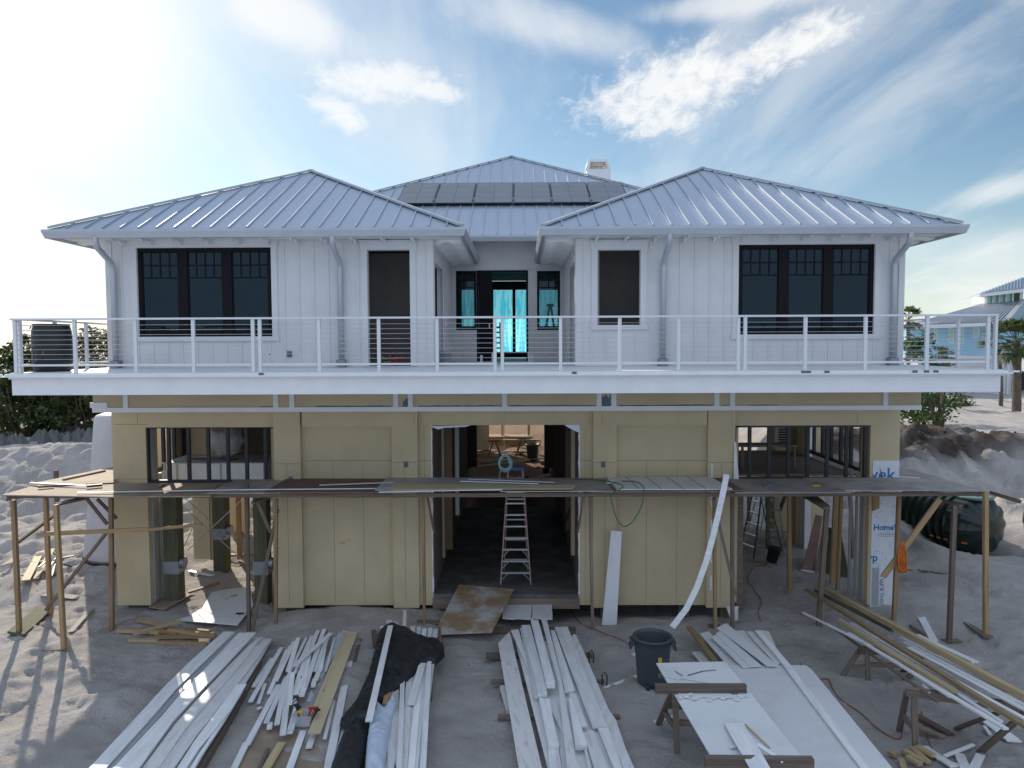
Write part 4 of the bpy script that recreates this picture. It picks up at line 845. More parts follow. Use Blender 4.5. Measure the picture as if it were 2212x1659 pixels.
# ================================================================ SCAFFOLD
ZP = 3.27                                                # top of the walkway
scaf = thing('timber_scaffold', (XC, 16.6, 0), 'rough timber scaffold walkway on thin posts along the lower wall', 'scaffold')
def spart(mb, n, m, **k): return mb.build(n, m, scaf, **k)
def post_to(u0, v0, u1, v1, w_=.07, m='pine', Yt=None, nm='post', d=.09):
    """a post whose foot stands where pixel (u1, v1) meets the ground; its top is at the same depth unless Yt says otherwise"""
    f = foot(u1, v1); f.z -= .03; t = P(u0, v0, Yt or f.y); mb = MB(); mb.beam(f, t, w_, d, up=(0, 1, 0)); return spart(mb, nm, m)
post_to(29, 1080, 42, 1370, .085); post_to(99, 1077, 109, 1330, .085, Yt=16.9); post_to(121, 1090, 139, 1405, .085); post_to(240, 1076, 242, 1360, .085)
post_to(121, 1016, 127, 1220, .09, m='weathered')
post_to(533, 1043, 538, 1363, .07, m='weathered'); post_to(597, 1078, 596, 1347, .06); post_to(913, 1068, 917, 1349, .055); post_to(1275, 1060, 1280, 1356, .07, m='weathered')
post_to(1582, 1059, 1582, 1356, .075, m='weathered'); post_to(1543, 1075, 1545, 1358, .07); post_to(1786, 1094, 1768, 1351, .10, m='weathered'); post_to(1942, 1071, 1931, 1340, .08); post_to(2062, 1092, 2050, 1388, .09, m='weathered'); post_to(2129, 1062, 2129, 1376, .09)
def stick(a, b, Ya, Yb, w_=.07, h_=.04, m='weathered', nm='brace', up=(0, 1, 0)):
    mb = MB(); mb.beam(P(*a, Ya), P(*b, Yb), w_, h_, up=up); return spart(mb, nm, m)
stick((600, 1100), (545, 1362), 16.5, 16.3, .07); stick((556, 1084), (585, 1150), 16.5, 16.6); stick((922, 1068), (938, 1150), 16.5, 17.2, .05)
stick((1262, 1064), (1248, 1150), 16.4, 17.1, .05); stick((1540, 1077), (1589, 1285), 16.3, 16.3, .06)
stick((38, 1172), (118, 1113), 16.1, 18, .10, .04); stick((100, 1317), (232, 1148), 17.2, 16.7, .06, .09); stick((188, 1078), (232, 1133), 16.5, 16.6, .07); stick((210, 1078), (252, 1120), 17, 17, .07)
stick((80, 1154), (330, 1143), 16.1, 16.1, .09, .04, 'pine'); stick((320, 1144), (436, 1133), 16.06, 15.9, .07, .04, 'pine'); stick((120, 1090), (190, 1074), 15.35, 16.3, .05, .09); stick((18, 1078), (45, 1074), 16, 17.3, .05, .09)
stick((2030, 1078), (1908, 1246), 16.2, 16.0, .12, .05, 'pine'); stick((2020, 1077), (2076, 1093), 16.9, 16.1, .05, .09); stick((2139, 1064), (2205, 1084), 16.3, 15.6, .08, .04)
stick((1266, 1062), (1278, 1073), 17, 16.2, .05, .08); stick((545, 1086), (590, 1072), 16.2, 17, .04, .08)
mb = MB(); mb.prism([P(1735, 1071, 17.1), P(1765, 1071, 17.1), P(1794, 1093, 15.6), P(1778, 1096, 15.5)], (0, 0, -.04)); spart(mb, 'bracket', 'weathered')
mb = MB(); mb.prism([P(1885, 1066, 17.0), P(1900, 1066, 17.0), P(1900, 1098, 17.0), P(1885, 1104, 17.0)], (0, .05, 0)); spart(mb, 'bracket', 'pine')
for u0, u1, dv in ((30, 470, 0), (470, 900, 1), (900, 1300, 0), (1300, 1690, .5), (1690, 2130, 0)):        # ledgers
    for Y in (16.05, 17.3): a = GP(u0, 1066, ZP-.065); b = GP(u1, 1066, ZP-.065); mb = MB(); mb.beam((a.x, Y, ZP-.075), (b.x, Y, ZP-.075-.01*dv), .04, .085); spart(mb, 'ledger', 'weathered')
def sheet(pts, z, t, m, name='plywood_sheet', label=None):
    """flat sheet on the walkway given by the pixels of its corners at height z"""
    q = [GP(u, v, z) for u, v in pts]; mb = MB()
    if label is None and m in ('grey_ply',): pass
    mb.prism(q, (0, 0, -t)); return spart(mb, name, m, label=label)
sheet([(3, 1069), (66, 1051), (250, 1043), (315, 1044), (470, 1043), (455, 1071), (240, 1073)], ZP, .022, 'ply')
def yslab(u0, u1, ya, yb, z, t, m, name='plywood_sheet', sk=0, label=None, dz=0):
    a, b = GP(u0, 1068, z).x, GP(u1, 1068, z).x; mb = MB(); mb.prism([(a, ya, z), (b, ya, z+dz), (b+sk, yb, z+dz), (a+sk, yb, z)], (0, 0, -t)); return spart(mb, name, m, label=label)
sheet([(60, 1046), (138, 1030), (248, 1007), (248, 1042), (90, 1050)], ZP+.03, .02, 'ply', label='sunlit plywood sheet wrapping the left corner')
yslab(440, 600, 15.85, 17.46, ZP+.022, .02, 'grey_ply'); yslab(560, 840, 15.8, 17.44, ZP+.05, .024, 'red_ply', label='dark red plywood sheet', dz=-.01)
yslab(800, 1085, 15.9, 17.40, ZP+.075, .02, 'grey_board', label='pale grey grooved panel', dz=-.01); yslab(1080, 1350, 15.85, 17.42, ZP+.05, .022, 'grey_ply'); 
yslab(1340, 1600, 15.9, 17.40, ZP+.08, .022, 'panel_white', label='white sheet with dark joints', sk=-.1); yslab(1330, 1620, 15.85, 17.43, ZP+.055, .02, 'weathered')
yslab(1595, 1850, 15.8, 17.44, ZP+.02, .02, 'grey_ply'); yslab(1846, 2136, 15.9, 17.44, ZP+.04, .02, 'grey_ply', sk=-.35)
mb = MB(); mb.prism([GP(1940, 1006, ZP+.01), GP(2128, 1060, ZP+.01), GP(2040, 1062, ZP+.01), GP(1940, 1050, ZP+.01)], (0, 0, -.02)); spart(mb, 'plywood_sheet', 'grey_ply')
mb = MB()
for k in range(5): a = GP(1352+k*50, 1066, ZP+.09).x; mb.beam((a-.12, 15.92, ZP+.082), (a-.2, 17.38, ZP+.082), .018, .004)
spart(mb, 'sheet_joint', 'weathered')
# foot boards under the end posts
def plank_on_ground(pts, t, m, z=0.1, lift=.03, **k):
    q = []
    for u, v in pts: p = foot(u, v); q.append(p)
    zz = sum(p.z for p in q)/len(q)+lift+t; q = [Vector((p.x, p.y, .5*p.z+.5*(zz-lift-t)+lift+t)) for p in q]
    mb = MB(); mb.prism(q, (0, 0, -t)); return mb
spart(plank_on_ground([CL(60, 1435), CL(190, 1455), CL(415, 1265), CL(290, 1248)], .06, 'x', lift=.05), 'foot_board', 'piling', label='green-stained treated plank')
for pts in ([CL(320, 1565), CL(520, 1567), CL(515, 1553), CL(330, 1562)], [(2032, 1385), (2048, 1392), (2080, 1391), (2068, 1383)], [(2080, 1345), (2125, 1382), (2147, 1381), (2098, 1352)], [(900, 1348), (948, 1352), (948, 1344), (902, 1342)], [(1530, 1357), (1555, 1359), (1555, 1354), (1530, 1352)]):
    spart(plank_on_ground(pts, .02, 'x', lift=.03), 'foot_board', 'weathered')
# ================================================================ loose things: boards first
def prismthing(name, m, pts3, t, label, cat, group=None, up=(0, 0, -1), bevel=0):
    mb = MB(); mb.prism(pts3, Vector(up)*t); o = mb.build(name, m, bevel=bevel); return tag(o, label, cat, group)
def flat(pts, z, t, m, label, cat='board', name='white_board', group=None, tilt=None):
    q = [GP(u, v, z) for u, v in pts]
    if tilt: q = [GP(u, v, z+dz) for (u, v), dz in zip(pts, tilt)]
    return prismthing(name, m, q, t, label, cat, group)
def line(a, b, w_, z, t, m, label, cat='board', name='white_board', group=None, z2=None):
    """straight board between two pixels, z the height of its top at each end"""
    p, q = GP(*a, z), GP(*b, z2 if z2 is not None else z); mb = MB(); mb.beam(p-Vector((0, 0, t/2)), q-Vector((0, 0, t/2)), w_, t); return tag(mb.build(name, m), label, cat, group)
def ribbon(Ls, Rs, z, t, m, label, cat='board', name='white_board', group=None):
    """long bent board given by its two edges"""
    zz = z if isinstance(z, (list, tuple)) else [z]*len(Ls); n = len(Ls); mb = MB(); o = random.random()*20
    vs = []; lc = []; s = 0; pp = None
    for l, r, h in zip(Ls, Rs, zz):
        a, b = GP(*l, h), GP(*r, h); s += (a-pp).length if pp else 0; pp = a
        vs += [a, b, b-Vector((0, 0, t)), a-Vector((0, 0, t))]; wv = (b-a).length; lc += [(s+o, 0+o, 0), (s+o, wv+o, 0), (s+o, wv+o, .1), (s+o, o, .1)]
    fs = [(0, 1, 2, 3), (4*n-1, 4*n-2, 4*n-3, 4*n-4)]
    for i in range(n-1):
        for j in range(4): fs.append((4*i+j, 4*i+(j+1) % 4, 4*i+4+(j+1) % 4, 4*i+4+j)[::-1])
    mb.add(vs, fs, lc); return tag(mb.build(name, m), label, cat, group)
# on the walkway
g = 'white trim strips left on the walkway'
def wline(a, b, w_, m, label, z=ZP+.095, cat='strip', name='white_strip', group=None, t=.016): return line(a, b, w_, z, t, m, label, cat, name, group)
wline((167, 1063), (520, 1057), .05, 'pvc', 'long thin white strip on the left half of the walkway', z=ZP+.05); wline((520, 1057), (850, 1054), .05, 'pvc', 'thin white strip on the red plywood of the walkway', z=ZP+.075)
wline((66, 1042), (185, 1048), .06, 'pvc', 'short white strip on the sunlit corner of the walkway', z=ZP+.06); wline((1012, 1034), (1197, 1041), .05, 'pvc', 'upper white strip above the ladder on the walkway', z=ZP+.1); wline((995, 1038.5), (1163, 1044), .06, 'pvc', 'lower white strip above the ladder on the walkway', z=ZP+.1)
wline((818, 1062), (1085, 1056), .06, 'pvc', 'white strip along the front edge of the grey panel', z=ZP+.1); wline((690, 1047), (850, 1041), .08, 'dirty_pvc', 'dirty white strip crossing the red plywood', z=ZP+.085)
flat([(845, 1046), (1245, 1047), (1238, 1056), (1010, 1056), (840, 1058)], ZP+.105, .012, 'sheathing', 'long yellow sheathing offcut lying on the walkway over the ladder', 'sheet', 'sheathing_offcut')
wline((1163, 1054), (1180, 1051), .06, 'pvc', 'short white block near the middle of the walkway', z=ZP+.1, cat='offcut', name='offcut'); wline((1313, 1043), (1325, 1037), .10, 'pvc', 'small white offcut where the green hose leaves the walkway', z=ZP+.09, cat='offcut', name='offcut')
wline((344, 1047), (352, 1043), .08, 'pine', 'small pine block on the walkway below the left studs', z=ZP+.07, cat='offcut', name='offcut', t=.05); wline((137, 1034), (226, 1015), .07, 'ply', 'reddish timber on the sunlit corner sheet', z=ZP+.07, name='timber_offcut', cat='timber', t=.04)
wline((82, 1050), (117, 1047), .09, 'weathered', 'dark batten at the left corner of the walkway', z=ZP+.07, name='timber_offcut', cat='timber', t=.04); wline((187, 1048), (221, 1045), .09, 'stud_black', 'black batten beside the yellow pier', z=ZP+.08, name='timber_offcut', cat='timber', t=.05)
wline((1942, 1029), (1988, 1032), .05, 'pvc', 'short white strip beside the printed wrap', z=ZP+.05); wline((1755, 1048), (1770, 1047), .07, 'yellow_label', 'small yellow block on the right walkway', z=ZP+.06, name='offcut', cat='offcut', t=.03)
p = GP(1662, 1050, ZP+.03); mb = MB(); mb.box(p.x-.14, p.x+.14, p.y-.05, p.y+.05, ZP+.02, ZP+.06); mb.box(p.x-.1, p.x+.1, p.y-.03, p.y+.03, ZP+.06, ZP+.085); tag(mb.build('spirit_level', 'print_grey'), 'dark tool lying on the right part of the walkway', 'tool')
for a, b in (((1060, 1010), 0),): pass
# green hose from the walkway, hanging loop
mb = MB(); pts = [P(1240, 1035, 17.2), P(1290, 1037, 16.9), P(1335, 1044, 16.4), P(1345, 1053, 15.75), P(1322, 1066, 15.7), P(1322, 1085, 15.72), P(1330, 1115, 15.72), P(1341, 1133, 15.72), P(1352, 1137, 15.72), P(1368, 1125, 15.72), P(1385, 1095, 15.72), P(1390, 1065, 15.72), P(1389, 1050, 15.8), P(1370, 1040, 16.3), P(1338, 1040, 16.9)]
def smooth_path(pts, k=6):
    r = []
    for i in range(len(pts)-1):
        p0, p1, p2, p3 = pts[max(i-1, 0)], pts[i], pts[i+1], pts[min(i+2, len(pts)-1)]
        for j in range(k):
            t = j/k; r.append(.5*((2*p1)+(p2-p0)*t+(2*p0-5*p1+4*p2-p3)*t*t+(3*p1-p0-3*p2+p3)*t**3))
    return r+[pts[-1]]
mb.tube(smooth_path(pts), .012, 6); tag(mb.build('air_hose', 'green_hose', smooth=True), 'green air hose hanging in a loop off the walkway', 'hose')
# hanging coil
mb = MB(); mb.tube([P(1090, 888, YB-.05), P(1089, 940, YB-.05), P(1089, 981, YB-.05)], .006, 5)
for k in range(8):
    c = P(1091+random.uniform(-2, 2), 1000+random.uniform(-3, 3), YB-.05-.006*k); ra, rb = .15+random.uniform(-.045, .02), .18+random.uniform(-.05, .02)
    mb.tube([c+Vector((ra*math.cos(t)*(1-.25*math.sin(t)), random.uniform(-.01, .01), rb*math.sin(t))) for t in [i*math.pi/10 for i in range(20)]], .0055, 5, closed=True)
mb.tube(smooth_path([P(1083, 1008, YB), P(1079, 1030, YB), P(1078, 1042, YB+.05)]), .007, 5)
tag(mb.build('cord_coil', 'cyan_cord', smooth=True), 'pale blue-green cord coil hanging in the doorway', 'cord')
# ladder in the doorway
def stepladder(name, base, w0, w1, h, steps, m, label, depth=1.2, rz=0, capm='blue_cap', lean=.45):
    t = thing(name, base, label, 'ladder'); t_ = Matrix.Rotation(rz, 4, 'Z'); B = Vector(base)
    W = lambda x, y, z: B+t_@Vector((x, y, z))
    for s in (-1, 1):
        mb = MB(); mb.beam(W(s*w0/2, 0, 0), W(s*w1/2, lean, h), .03, .075, up=(0, 1, 0)); mb.build('side_rail', m, t)
        mb = MB(); mb.beam(W(s*w0*.42, depth, 0), W(s*w1*.46, lean+.08, h-.05), .025, .04, up=(0, 1, 0)); mb.build('rear_leg', m, t)
    for k in range(steps):
        z = (k+1)*h/(steps+1); f = z/h; hw = (w0*(1-f)+w1*f)/2; mb = MB(); mb.beam(W(-hw, lean*f, z), W(hw, lean*f, z), .085, .03); mb.build('step', 'alu', t)
        if k in (0, 1, 2):
            mb = MB()
            for s in (-1, 1): mb.beam(W(s*hw*.5, lean*f, z-.01), W(s*hw*.98, lean*f*.5, z-.17), .014, .014)
            mb.build('step_brace', 'alu', t)
    for k in range(0, steps, 2):
        z = (k+1)*h/(steps+1)+.02; f = z/h; hw = (w0*(1-f)*.84+w1*f*.92)/2; y = depth*(1-f)+(lean+.08)*f; mb = MB(); mb.beam(W(-hw, y, z), W(hw, y, z), .03, .03); mb.build('rear_bar', 'alu', t)
    mb = MB(); p = W(0, lean+.04, h); mb.box(p.x-w1/2-.03, p.x+w1/2+.03, p.y-.09, p.y+.09, p.z-.03, p.z+.05); mb.build('top_cap', capm, t); return t
p = P(1114, 1259, 18.2); stepladder('stepladder', (p.x, 18.2, ZS), .76, .38, 3.33-ZS, 9, 'fibreglass', 'tall pink fibreglass stepladder standing in the middle doorway')
b_ = foot(*PB(385, 990)); stepladder('stepladder', (b_.x, b_.y, b_.z), .62, .34, 2.2, 6, 'alu', 'silver stepladder in the right bay', rz=.3)
b_ = foot(*PB(175, 1120)); stepladder('stepladder', (b_.x-.1, b_.y, b_.z), .6, .34, 2.3, 6, 'can_grey', 'dark stepladder at the left side of the right bay', rz=-1.15)
# boards leaning on the wall
mb = MB(); a = foot(1316, 1350); mb.prism([Vector((a.x-.17, a.y, a.z)), Vector((a.x+.17, a.y-.02, a.z)), P(1343.5, 1148, 17.1), P(1320, 1146, 17.1)], (0, .03, 0)); tag(mb.build('white_board', 'panel_white'), 'wide white board leaning against the right yellow wall', 'board')
cv = [(1570, 1025), (1563, 1060), (1553, 1105), (1540, 1160), (1525, 1215), (1505, 1270), (1483, 1315), (1452, 1355)]
mb = MB(); vs = []
for i, (u, v) in enumerate(cv):
    Y_ = 15.75-.9*(i/7)**1.4; p = P(u, v, Y_); n2 = cv[min(i+1, 7)]; n1 = cv[max(i-1, 0)]; d = Vector((n2[0]-n1[0], 0, -(n2[1]-n1[1]))).normalized(); s_ = Vector((-d.z, 0, d.x))*.062
    vs += [p+s_, p-s_, p-s_+Vector((0, .02, 0)), p+s_+Vector((0, .02, 0))]
fs = [(0, 1, 2, 3), (31, 30, 29, 28)]
for i in range(7):
    for j in range(4): fs.append((4*i+j, 4*i+(j+1) % 4, 4*i+4+(j+1) % 4, 4*i+4+j))
mb.add(vs, fs); tag(mb.build('white_board', 'pvc'), 'long bowed white strip leaning from the ground onto the walkway', 'board')
mb = MB(); mb.prism([P(1586, 955, 17.35), P(1590, 955, 17.35), P(1596, 1035, 17.3), P(1585, 1035, 17.3)], (0, .02, 0)); tag(mb.build('white_board', 'pvc'), 'short white board standing in the left corner of the right framed opening', 'board')
mb = MB(); mb.prism([P(1569, 1310, 17.2), P(1595, 1310, 17.2), P(1594, 1340, 16.8), P(1579, 1342, 16.8)], (0, .02, 0)); tag(mb.build('white_board', 'pvc'), 'small white offcut tucked under the corner of the right wall', 'offcut')
# doorway ramp and sheet
flat([K5(725, 1320), K5(1060, 1350), K5(925, 1610), K5(610, 1622), K5(598, 1570)], .34, .02, 'ramp', 'sandy brown plywood ramp at the doorway', 'plywood sheet', 'plywood_ramp', tilt=[.20, .18, -.06, -.08, -.06])
for i, (a, b) in enumerate(((0, 58), (62, 172), (176, 290))):
    q = [K5(1000+a, 1400), K5(1000+b, 1400), K5(1006+b, 1532), K5(1000+a-12, 1525)]
    if i == 0: sh = thing('grooved_sheet', foot(1150, 1320), 'grey-white grooved sheet on the sand beside the plywood ramp', 'sheet')
    mb = MB(); mb.prism([GP(u, v, .22) for u, v in q], (0, 0, -.02)); mb.build('panel_strip', 'panel_white', sh)
# ---------------- left yard
flat([CL(0, 890)]+[CL(105, 862), CL(105, 820), CL(60, 850)], .45, .02, 'ply', 'pale board at the left edge by the sand bank', 'board', 'timber_offcut')
lp = foot(80, 1230)
def gline(a, b, w_, m, label, t=.03, lift=.06, cat='board', name='timber_offcut', group=None):
    p, q = foot(*a), foot(*b); p.z += lift; q.z += lift; mb = MB(); mb.beam(p, q, w_, t); return tag(mb.build(name, m), label, cat, group)
gp = 'offcuts thrown in a pile on the left sand'
gline(CL(300, 780), CL(190, 970), .14, 'pale_pine', 'pale plank on the left of the offcut pile', lift=.03, group=gp)
gline(CL(320, 790), CL(200, 1020), .20, 'pale_pine', 'widest pale plank of the offcut pile on the left sand', lift=.05, group=gp); gline(CL(410, 775), CL(280, 1010), .14, 'pale_pine', 'pale narrow plank right in the offcut pile', lift=.06, group=gp)
gline(CL(340, 960), CL(455, 955), .14, 'pine', 'short brown block at the front of the offcut pile', lift=.05, t=.07, group=gp)
gline(CL(490, 840), CL(580, 825), .13, 'stud_black', 'black plank end beside the offcut pile', lift=.05, group=gp)
for k, (a, b) in enumerate((((280, 890), (400, 860)), ((300, 930), (360, 880)), ((360, 960), (450, 840)), ((420, 820), (500, 850)), ((500, 905), (560, 920)), ((440, 900), (400, 1000)))):
    gline(CL(*a), CL(*b), .06, 'stud_black', 'thin black scrap in the offcut pile on the left sand', lift=.09, t=.025, cat='offcut', name='scrap_strip', group='black scraps in the left offcut pile')
gline(CL(340, 1130), CL(600, 1155), .26, 'grey_ply', 'flat grey-brown board lying on the left sand between posts', t=.02); gline(CL(720, 1240), CL(550, 1430), .12, 'grey_ply', 'narrow weathered board on the left sand nearest the house', t=.02)
# yellow timbers
gp = 'treated timbers piled on the sand near the left pier'
for k, (a, b, l_, w_) in enumerate((((925, 1425), (1250, 1440), .08, .09), ((1050, 1480), (1420, 1375), .16, .09), ((1010, 1490), (1240, 1495), .05, .09), ((1075, 1345), (1340, 1400), .10, .09))):
    gline(CL(*a), CL(*b), w_, 'pale_pine', ['treated timber with the sunlit end, left in the pile by the pier', 'treated timber lying across the top of the pile by the pier', 'lowest front timber of the pile by the left pier', 'rear timber of the pile by the left pier'][k], lift=l_, t=.06, group=gp, cat='timber', name='treated_timber')
C = C5
for k, (a, b, l_) in enumerate((((760, 260), (1390, 250), .10), ((900, 210), (1390, 270), .15), ((640, 185), (1000, 230), .12), ((780, 290), (1300, 305), .04), ((1080, 160), (1330, 180), .05))):
    gline(C(*a), C(*b), .09, 'pine', 'treated timber in the crossed pile between the pier and the long white boards', lift=l_, t=.06, group='crossed treated timbers beside the long white boards', cat='timber', name='treated_timber')
gline(CL(770, 1420), CL(1080, 1310), .05, 'ply', 'thin brown strip on the sand behind the treated timbers', t=.02, cat='strip')
def C4b(x, y): return (293.8+.2812*x, 898.6+.2812*y)
def gpoly(pts, t, m, label, cat, name, lift=.03):
    q = [foot(u, v) for u, v in pts]; zz = max(p.z for p in q)+lift; q = [Vector((p.x, p.y, .3*p.z+.7*zz+lift*.3)) for p in q]; mb = MB(); mb.prism(q, (0, 0, -t)); return tag(mb.build(name, m), label, cat)
gpoly([C4b(580, 1362), C4b(700, 1350), C4b(880, 1335), C4b(900, 1480), C4b(780, 1655), C4b(300, 1590), C4b(400, 1560), C4b(510, 1490)], .015, 'panel_white', 'pale grey sheet lying on the sand in the left bay', 'sheet', 'flat_sheet')
gpoly([C4b(100, 1450), C4b(200, 1360), C4b(330, 1330), C4b(420, 1400), C4b(220, 1510), C4b(100, 1510)], .02, 'ply', 'plywood offcut behind the front piling of the left bay', 'plywood sheet', 'plywood_offcut', lift=.08)
gline(C4b(400, 1385), C4b(640, 1310), .10, 'pine', 'pine timber with its end towards the pilings of the left bay', lift=.1, t=.05, cat='timber', name='treated_timber'); gline(C4b(410, 1205), C4b(590, 1242), .12, 'pvc', 'white board on the sand at the foot of the rear piling', t=.025, name='white_board')
p = foot(*C4b(800, 1550)); mb = MB(); mb.box(p.x-.10, p.x+.10, p.y-.05, p.y+.05, p.z+.03, p.z+.11); mb.box(p.x+.15, p.x+.24, p.y, p.y+.09, p.z+.03, p.z+.14); mb.beam((p.x-.1, p.y, p.z+.1), (p.x+.05, p.y-.1, p.z+.14), .03, .03); tag(mb.build('cordless_drill', 'can_black'), 'black power tool lying on the pale grey sheet', 'tool')
# white crate and plastic bundle on joists in the left bay
x0, x1, z0, z1 = R(353, 1001, 580, 1036, 19.2); cr_ = thing('panel_crate', (x0, 19.2, ZCR), 'long white boxed panel stored behind the left framed opening', 'crate')
mb = MB(); mb.box(x0, x1, 19.2, 20.6, ZCR+.001, z1); mb.build('body', 'panel_white', cr_); mb = MB()
for x in (x0+.02, x0+.34, x0+1.5, x1-.14): mb.box(x, x+.05, 19.185, 19.199, ZCR+.001, z1)
mb.box(x0-.02, x1+.02, 19.17, 20.62, z1+.001, z1+.02); mb.build('edge_strip', 'grey_board', cr_); mb = MB(); mb.box(x1+.01, x1+.45, 19.25, 20.5, ZCR+.001, z1-.03); mb.build('end_block', 'weathered', cr_)
x0, x1, z0, z1 = R(452, 925, 520, 985, 19.8); mb = ell(((x0+x1)/2, 19.9, (z0+z1)/2+.02), (x1-x0)/2, .4, (z1-z0)/2+.05, 20, 14)
for i, v_ in enumerate(mb.v): nn = noise.noise(v_*5)*.14+noise.noise(v_*14)*.05; v_ += (v_-Vector(((x0+x1)/2, 19.9, (z0+z1)/2))).normalized()*nn
zmin = min(v_.z for v_ in mb.v)
for v_ in mb.v: v_.z += 3.43-zmin
tag(mb.build('plastic_bundle', 'clear_plastic', smooth=True), 'crumpled clear plastic bundle behind the left framed opening', 'bundle')
for a, b, w_, m, l in (((405, 990), (520, 975), .22, 'ply', 'warped brown board on top of the white boxed panel'), ((410, 999), (510, 993), .12, 'stud_black', 'black bar on the white boxed panel')):
    mb = MB(); pa, pb_ = P(*a, 19.9), P(*b, 19.6); mb.beam(pa, pb_, w_, .03); tag(mb.build('loose_board', m), l, 'board')
# tall white tank behind the left pier
p = P(228, 1180, 21.5); mb = MB(); zb = P(228, 1196, 21.5).z; zt = P(228, 893, 21.5).z
prof = [(1.30, 0), (1.32, .06), (1.30, .2), (1.2, 1.0), (1.08, 2.2), (.98, 3.4), (.92, zt-zb-.15), (.86, zt-zb-.05), (.7, zt-zb), (0, zt-zb+.02)]
cxk = P(205, 900, 21.5).x+.95; wt = mb.lathe((cxk-.1, 21.5+.3, zb), prof, 40).build('water_tank', 'tank_white', smooth=True); tag(wt, 'tall tapering white tank behind the left yellow pier', 'tank')
mb = MB(); mb.lathe((cxk-.1, 21.8, zb-.02), [(1.33, 0), (1.36, .02), (1.33, .05)], 40); mb.build('base_ring', 'bark', wt)
# sand spoil lump by the crop (ground already has it)
# barrel on deck
x0, x1, _, _ = R(74.5, 750, 151, 750, YD+.85); r_ = (x1-x0)/2; zb_, zt_ = ZD, P(112, 700, YD+.75).z; hh = zt_-zb_
bt = thing('plastic_barrel', ((x0+x1)/2, YD+.85, ZD), 'black plastic barrel on the left end of the upper deck', 'barrel')
prof = [(r_*.80, 0), (r_*.90, .02), (r_*.93, .06), (r_*.95, .14), (r_*.985, .17), (r_*1.0, .3), (r_*1.0, hh*.5), (r_*.995, hh-.25), (r_*.97, hh-.14), (r_*.90, hh-.05), (r_*.88, hh-.03), (r_*.93, hh-.025), (r_*.93, hh), (r_*.86, hh), (r_*.84, hh-.05), (0, hh-.06)]
MB().lathe(((x0+x1)/2, YD+.85, ZD), prof, 36).build('body', 'barrel_black', bt, smooth=True)
mb = MB()
for a, z_, w_, h_ in ((-1.45, .35, .015, .09), (-2.2, .28, .03, .14), (-1.9, .22, .02, .08), (-2.3, .42, .012, .07)): c = Vector(((x0+x1)/2+math.cos(a)*(r_+.003), YD+.85+math.sin(a)*(r_+.003), ZD+z_)); d = Vector((-math.sin(a), math.cos(a), 0))*w_; mb.prism([c-d, c+d, c+d*.6+Vector((0, 0, h_)), c-d*.8+Vector((0, 0, h_*.8))], Vector((math.cos(a), math.sin(a), 0))*.002)
mb.build('paint_scuff', 'concrete', bt)
# bucket and bits on the deck / doorway
p = P(962, 782, 19.3); bk = thing('paint_bucket', (p.x, 19.3, ZD), 'white paint bucket beside the recessed entrance', 'bucket')
MB().lathe((p.x, 19.3, ZD), [(.12, 0), (.14, .02), (.155, .30), (.165, .30), (.165, .36), (.15, .36), (.13, .03), (0, .03)], 20).build('body', 'grey_board', bk, smooth=True); mb = MB(); mb.tube([(p.x+.165*math.cos(t), 19.3-.16*math.sin(t)*.4, ZD+.33-.12*math.sin(t)) for t in [i*math.pi/8 for i in range(9)]], .005, 5); mb.build('handle', 'alu', bk)
for k, (u, v, m, s_, l) in enumerate(((830, 778, 'weathered', .22, 'dark wooden scrap pile inside the left upper doorway'), (850, 783, 'red_tool', .10, 'red rag on the sill of the left upper doorway'))):
    p = P(u, v, 18.2); mb = MB()
    for j in range(7): a = Vector((p.x+random.uniform(-s_, s_), 18.2+random.uniform(-.15, .15), ZD+.03+.035*j)); mb.beam(a, a+Vector((random.uniform(-.35, .35), random.uniform(-.1, .1), random.uniform(0, .04))), .06, .035)
    tag(mb.build('scrap_pile', m), l, 'offcut')
for u, w_, h_ in ((1040, .07, .22), (1064, .05, .3), (1142, .05, .3), (1149, .07, .25)):
    p = P(u, 780, 21.6); mb = MB(); mb.box(p.x-w_/2, p.x+w_/2, 21.6, 21.65, ZD, ZD+h_); tag(mb.build('short_stake', 'pvc'), 'short white stub standing on the floor before the entrance', 'stub', 'white stubs before the entrance')
p = P(1190, 735, 26.5); mb = MB(); mb.beam((p.x-.35, 26.5, ZD), (p.x-.05, 26.5, ZD+1.9), .08, .05, up=(0, 1, 0)); mb.beam((p.x+.3, 26.5, ZD), (p.x-.0, 26.5, ZD+1.9), .08, .05, up=(0, 1, 0)); mb.box(p.x-.15, p.x+.1, 26.4, 26.6, ZD+1.88, ZD+1.98); mb.beam((p.x-.2, 26.52, ZD+.9), (p.x+.15, 26.52, ZD+.9), .06, .03); tag(mb.build('work_ladder', 'can_black'), 'black ladder silhouetted against the right cyan window', 'ladder')
p = P(1070, 745, 25.5); mb = MB()
for s in (-1, 1): mb.beam((p.x+s*.2, 25.5, ZD), (p.x+s*.16, 25.5, ZD+1.3), .05, .05)
for k in range(6): mb.box(p.x-.2, p.x+.2, 25.45, 25.5, ZD+.2+.18*k, ZD+.26+.18*k)
tag(mb.build('stacked_chair', 'can_black'), 'dark slatted chair back silhouetted against the cyan doors', 'chair')
p = P(1200, 728, 24); mb = MB()
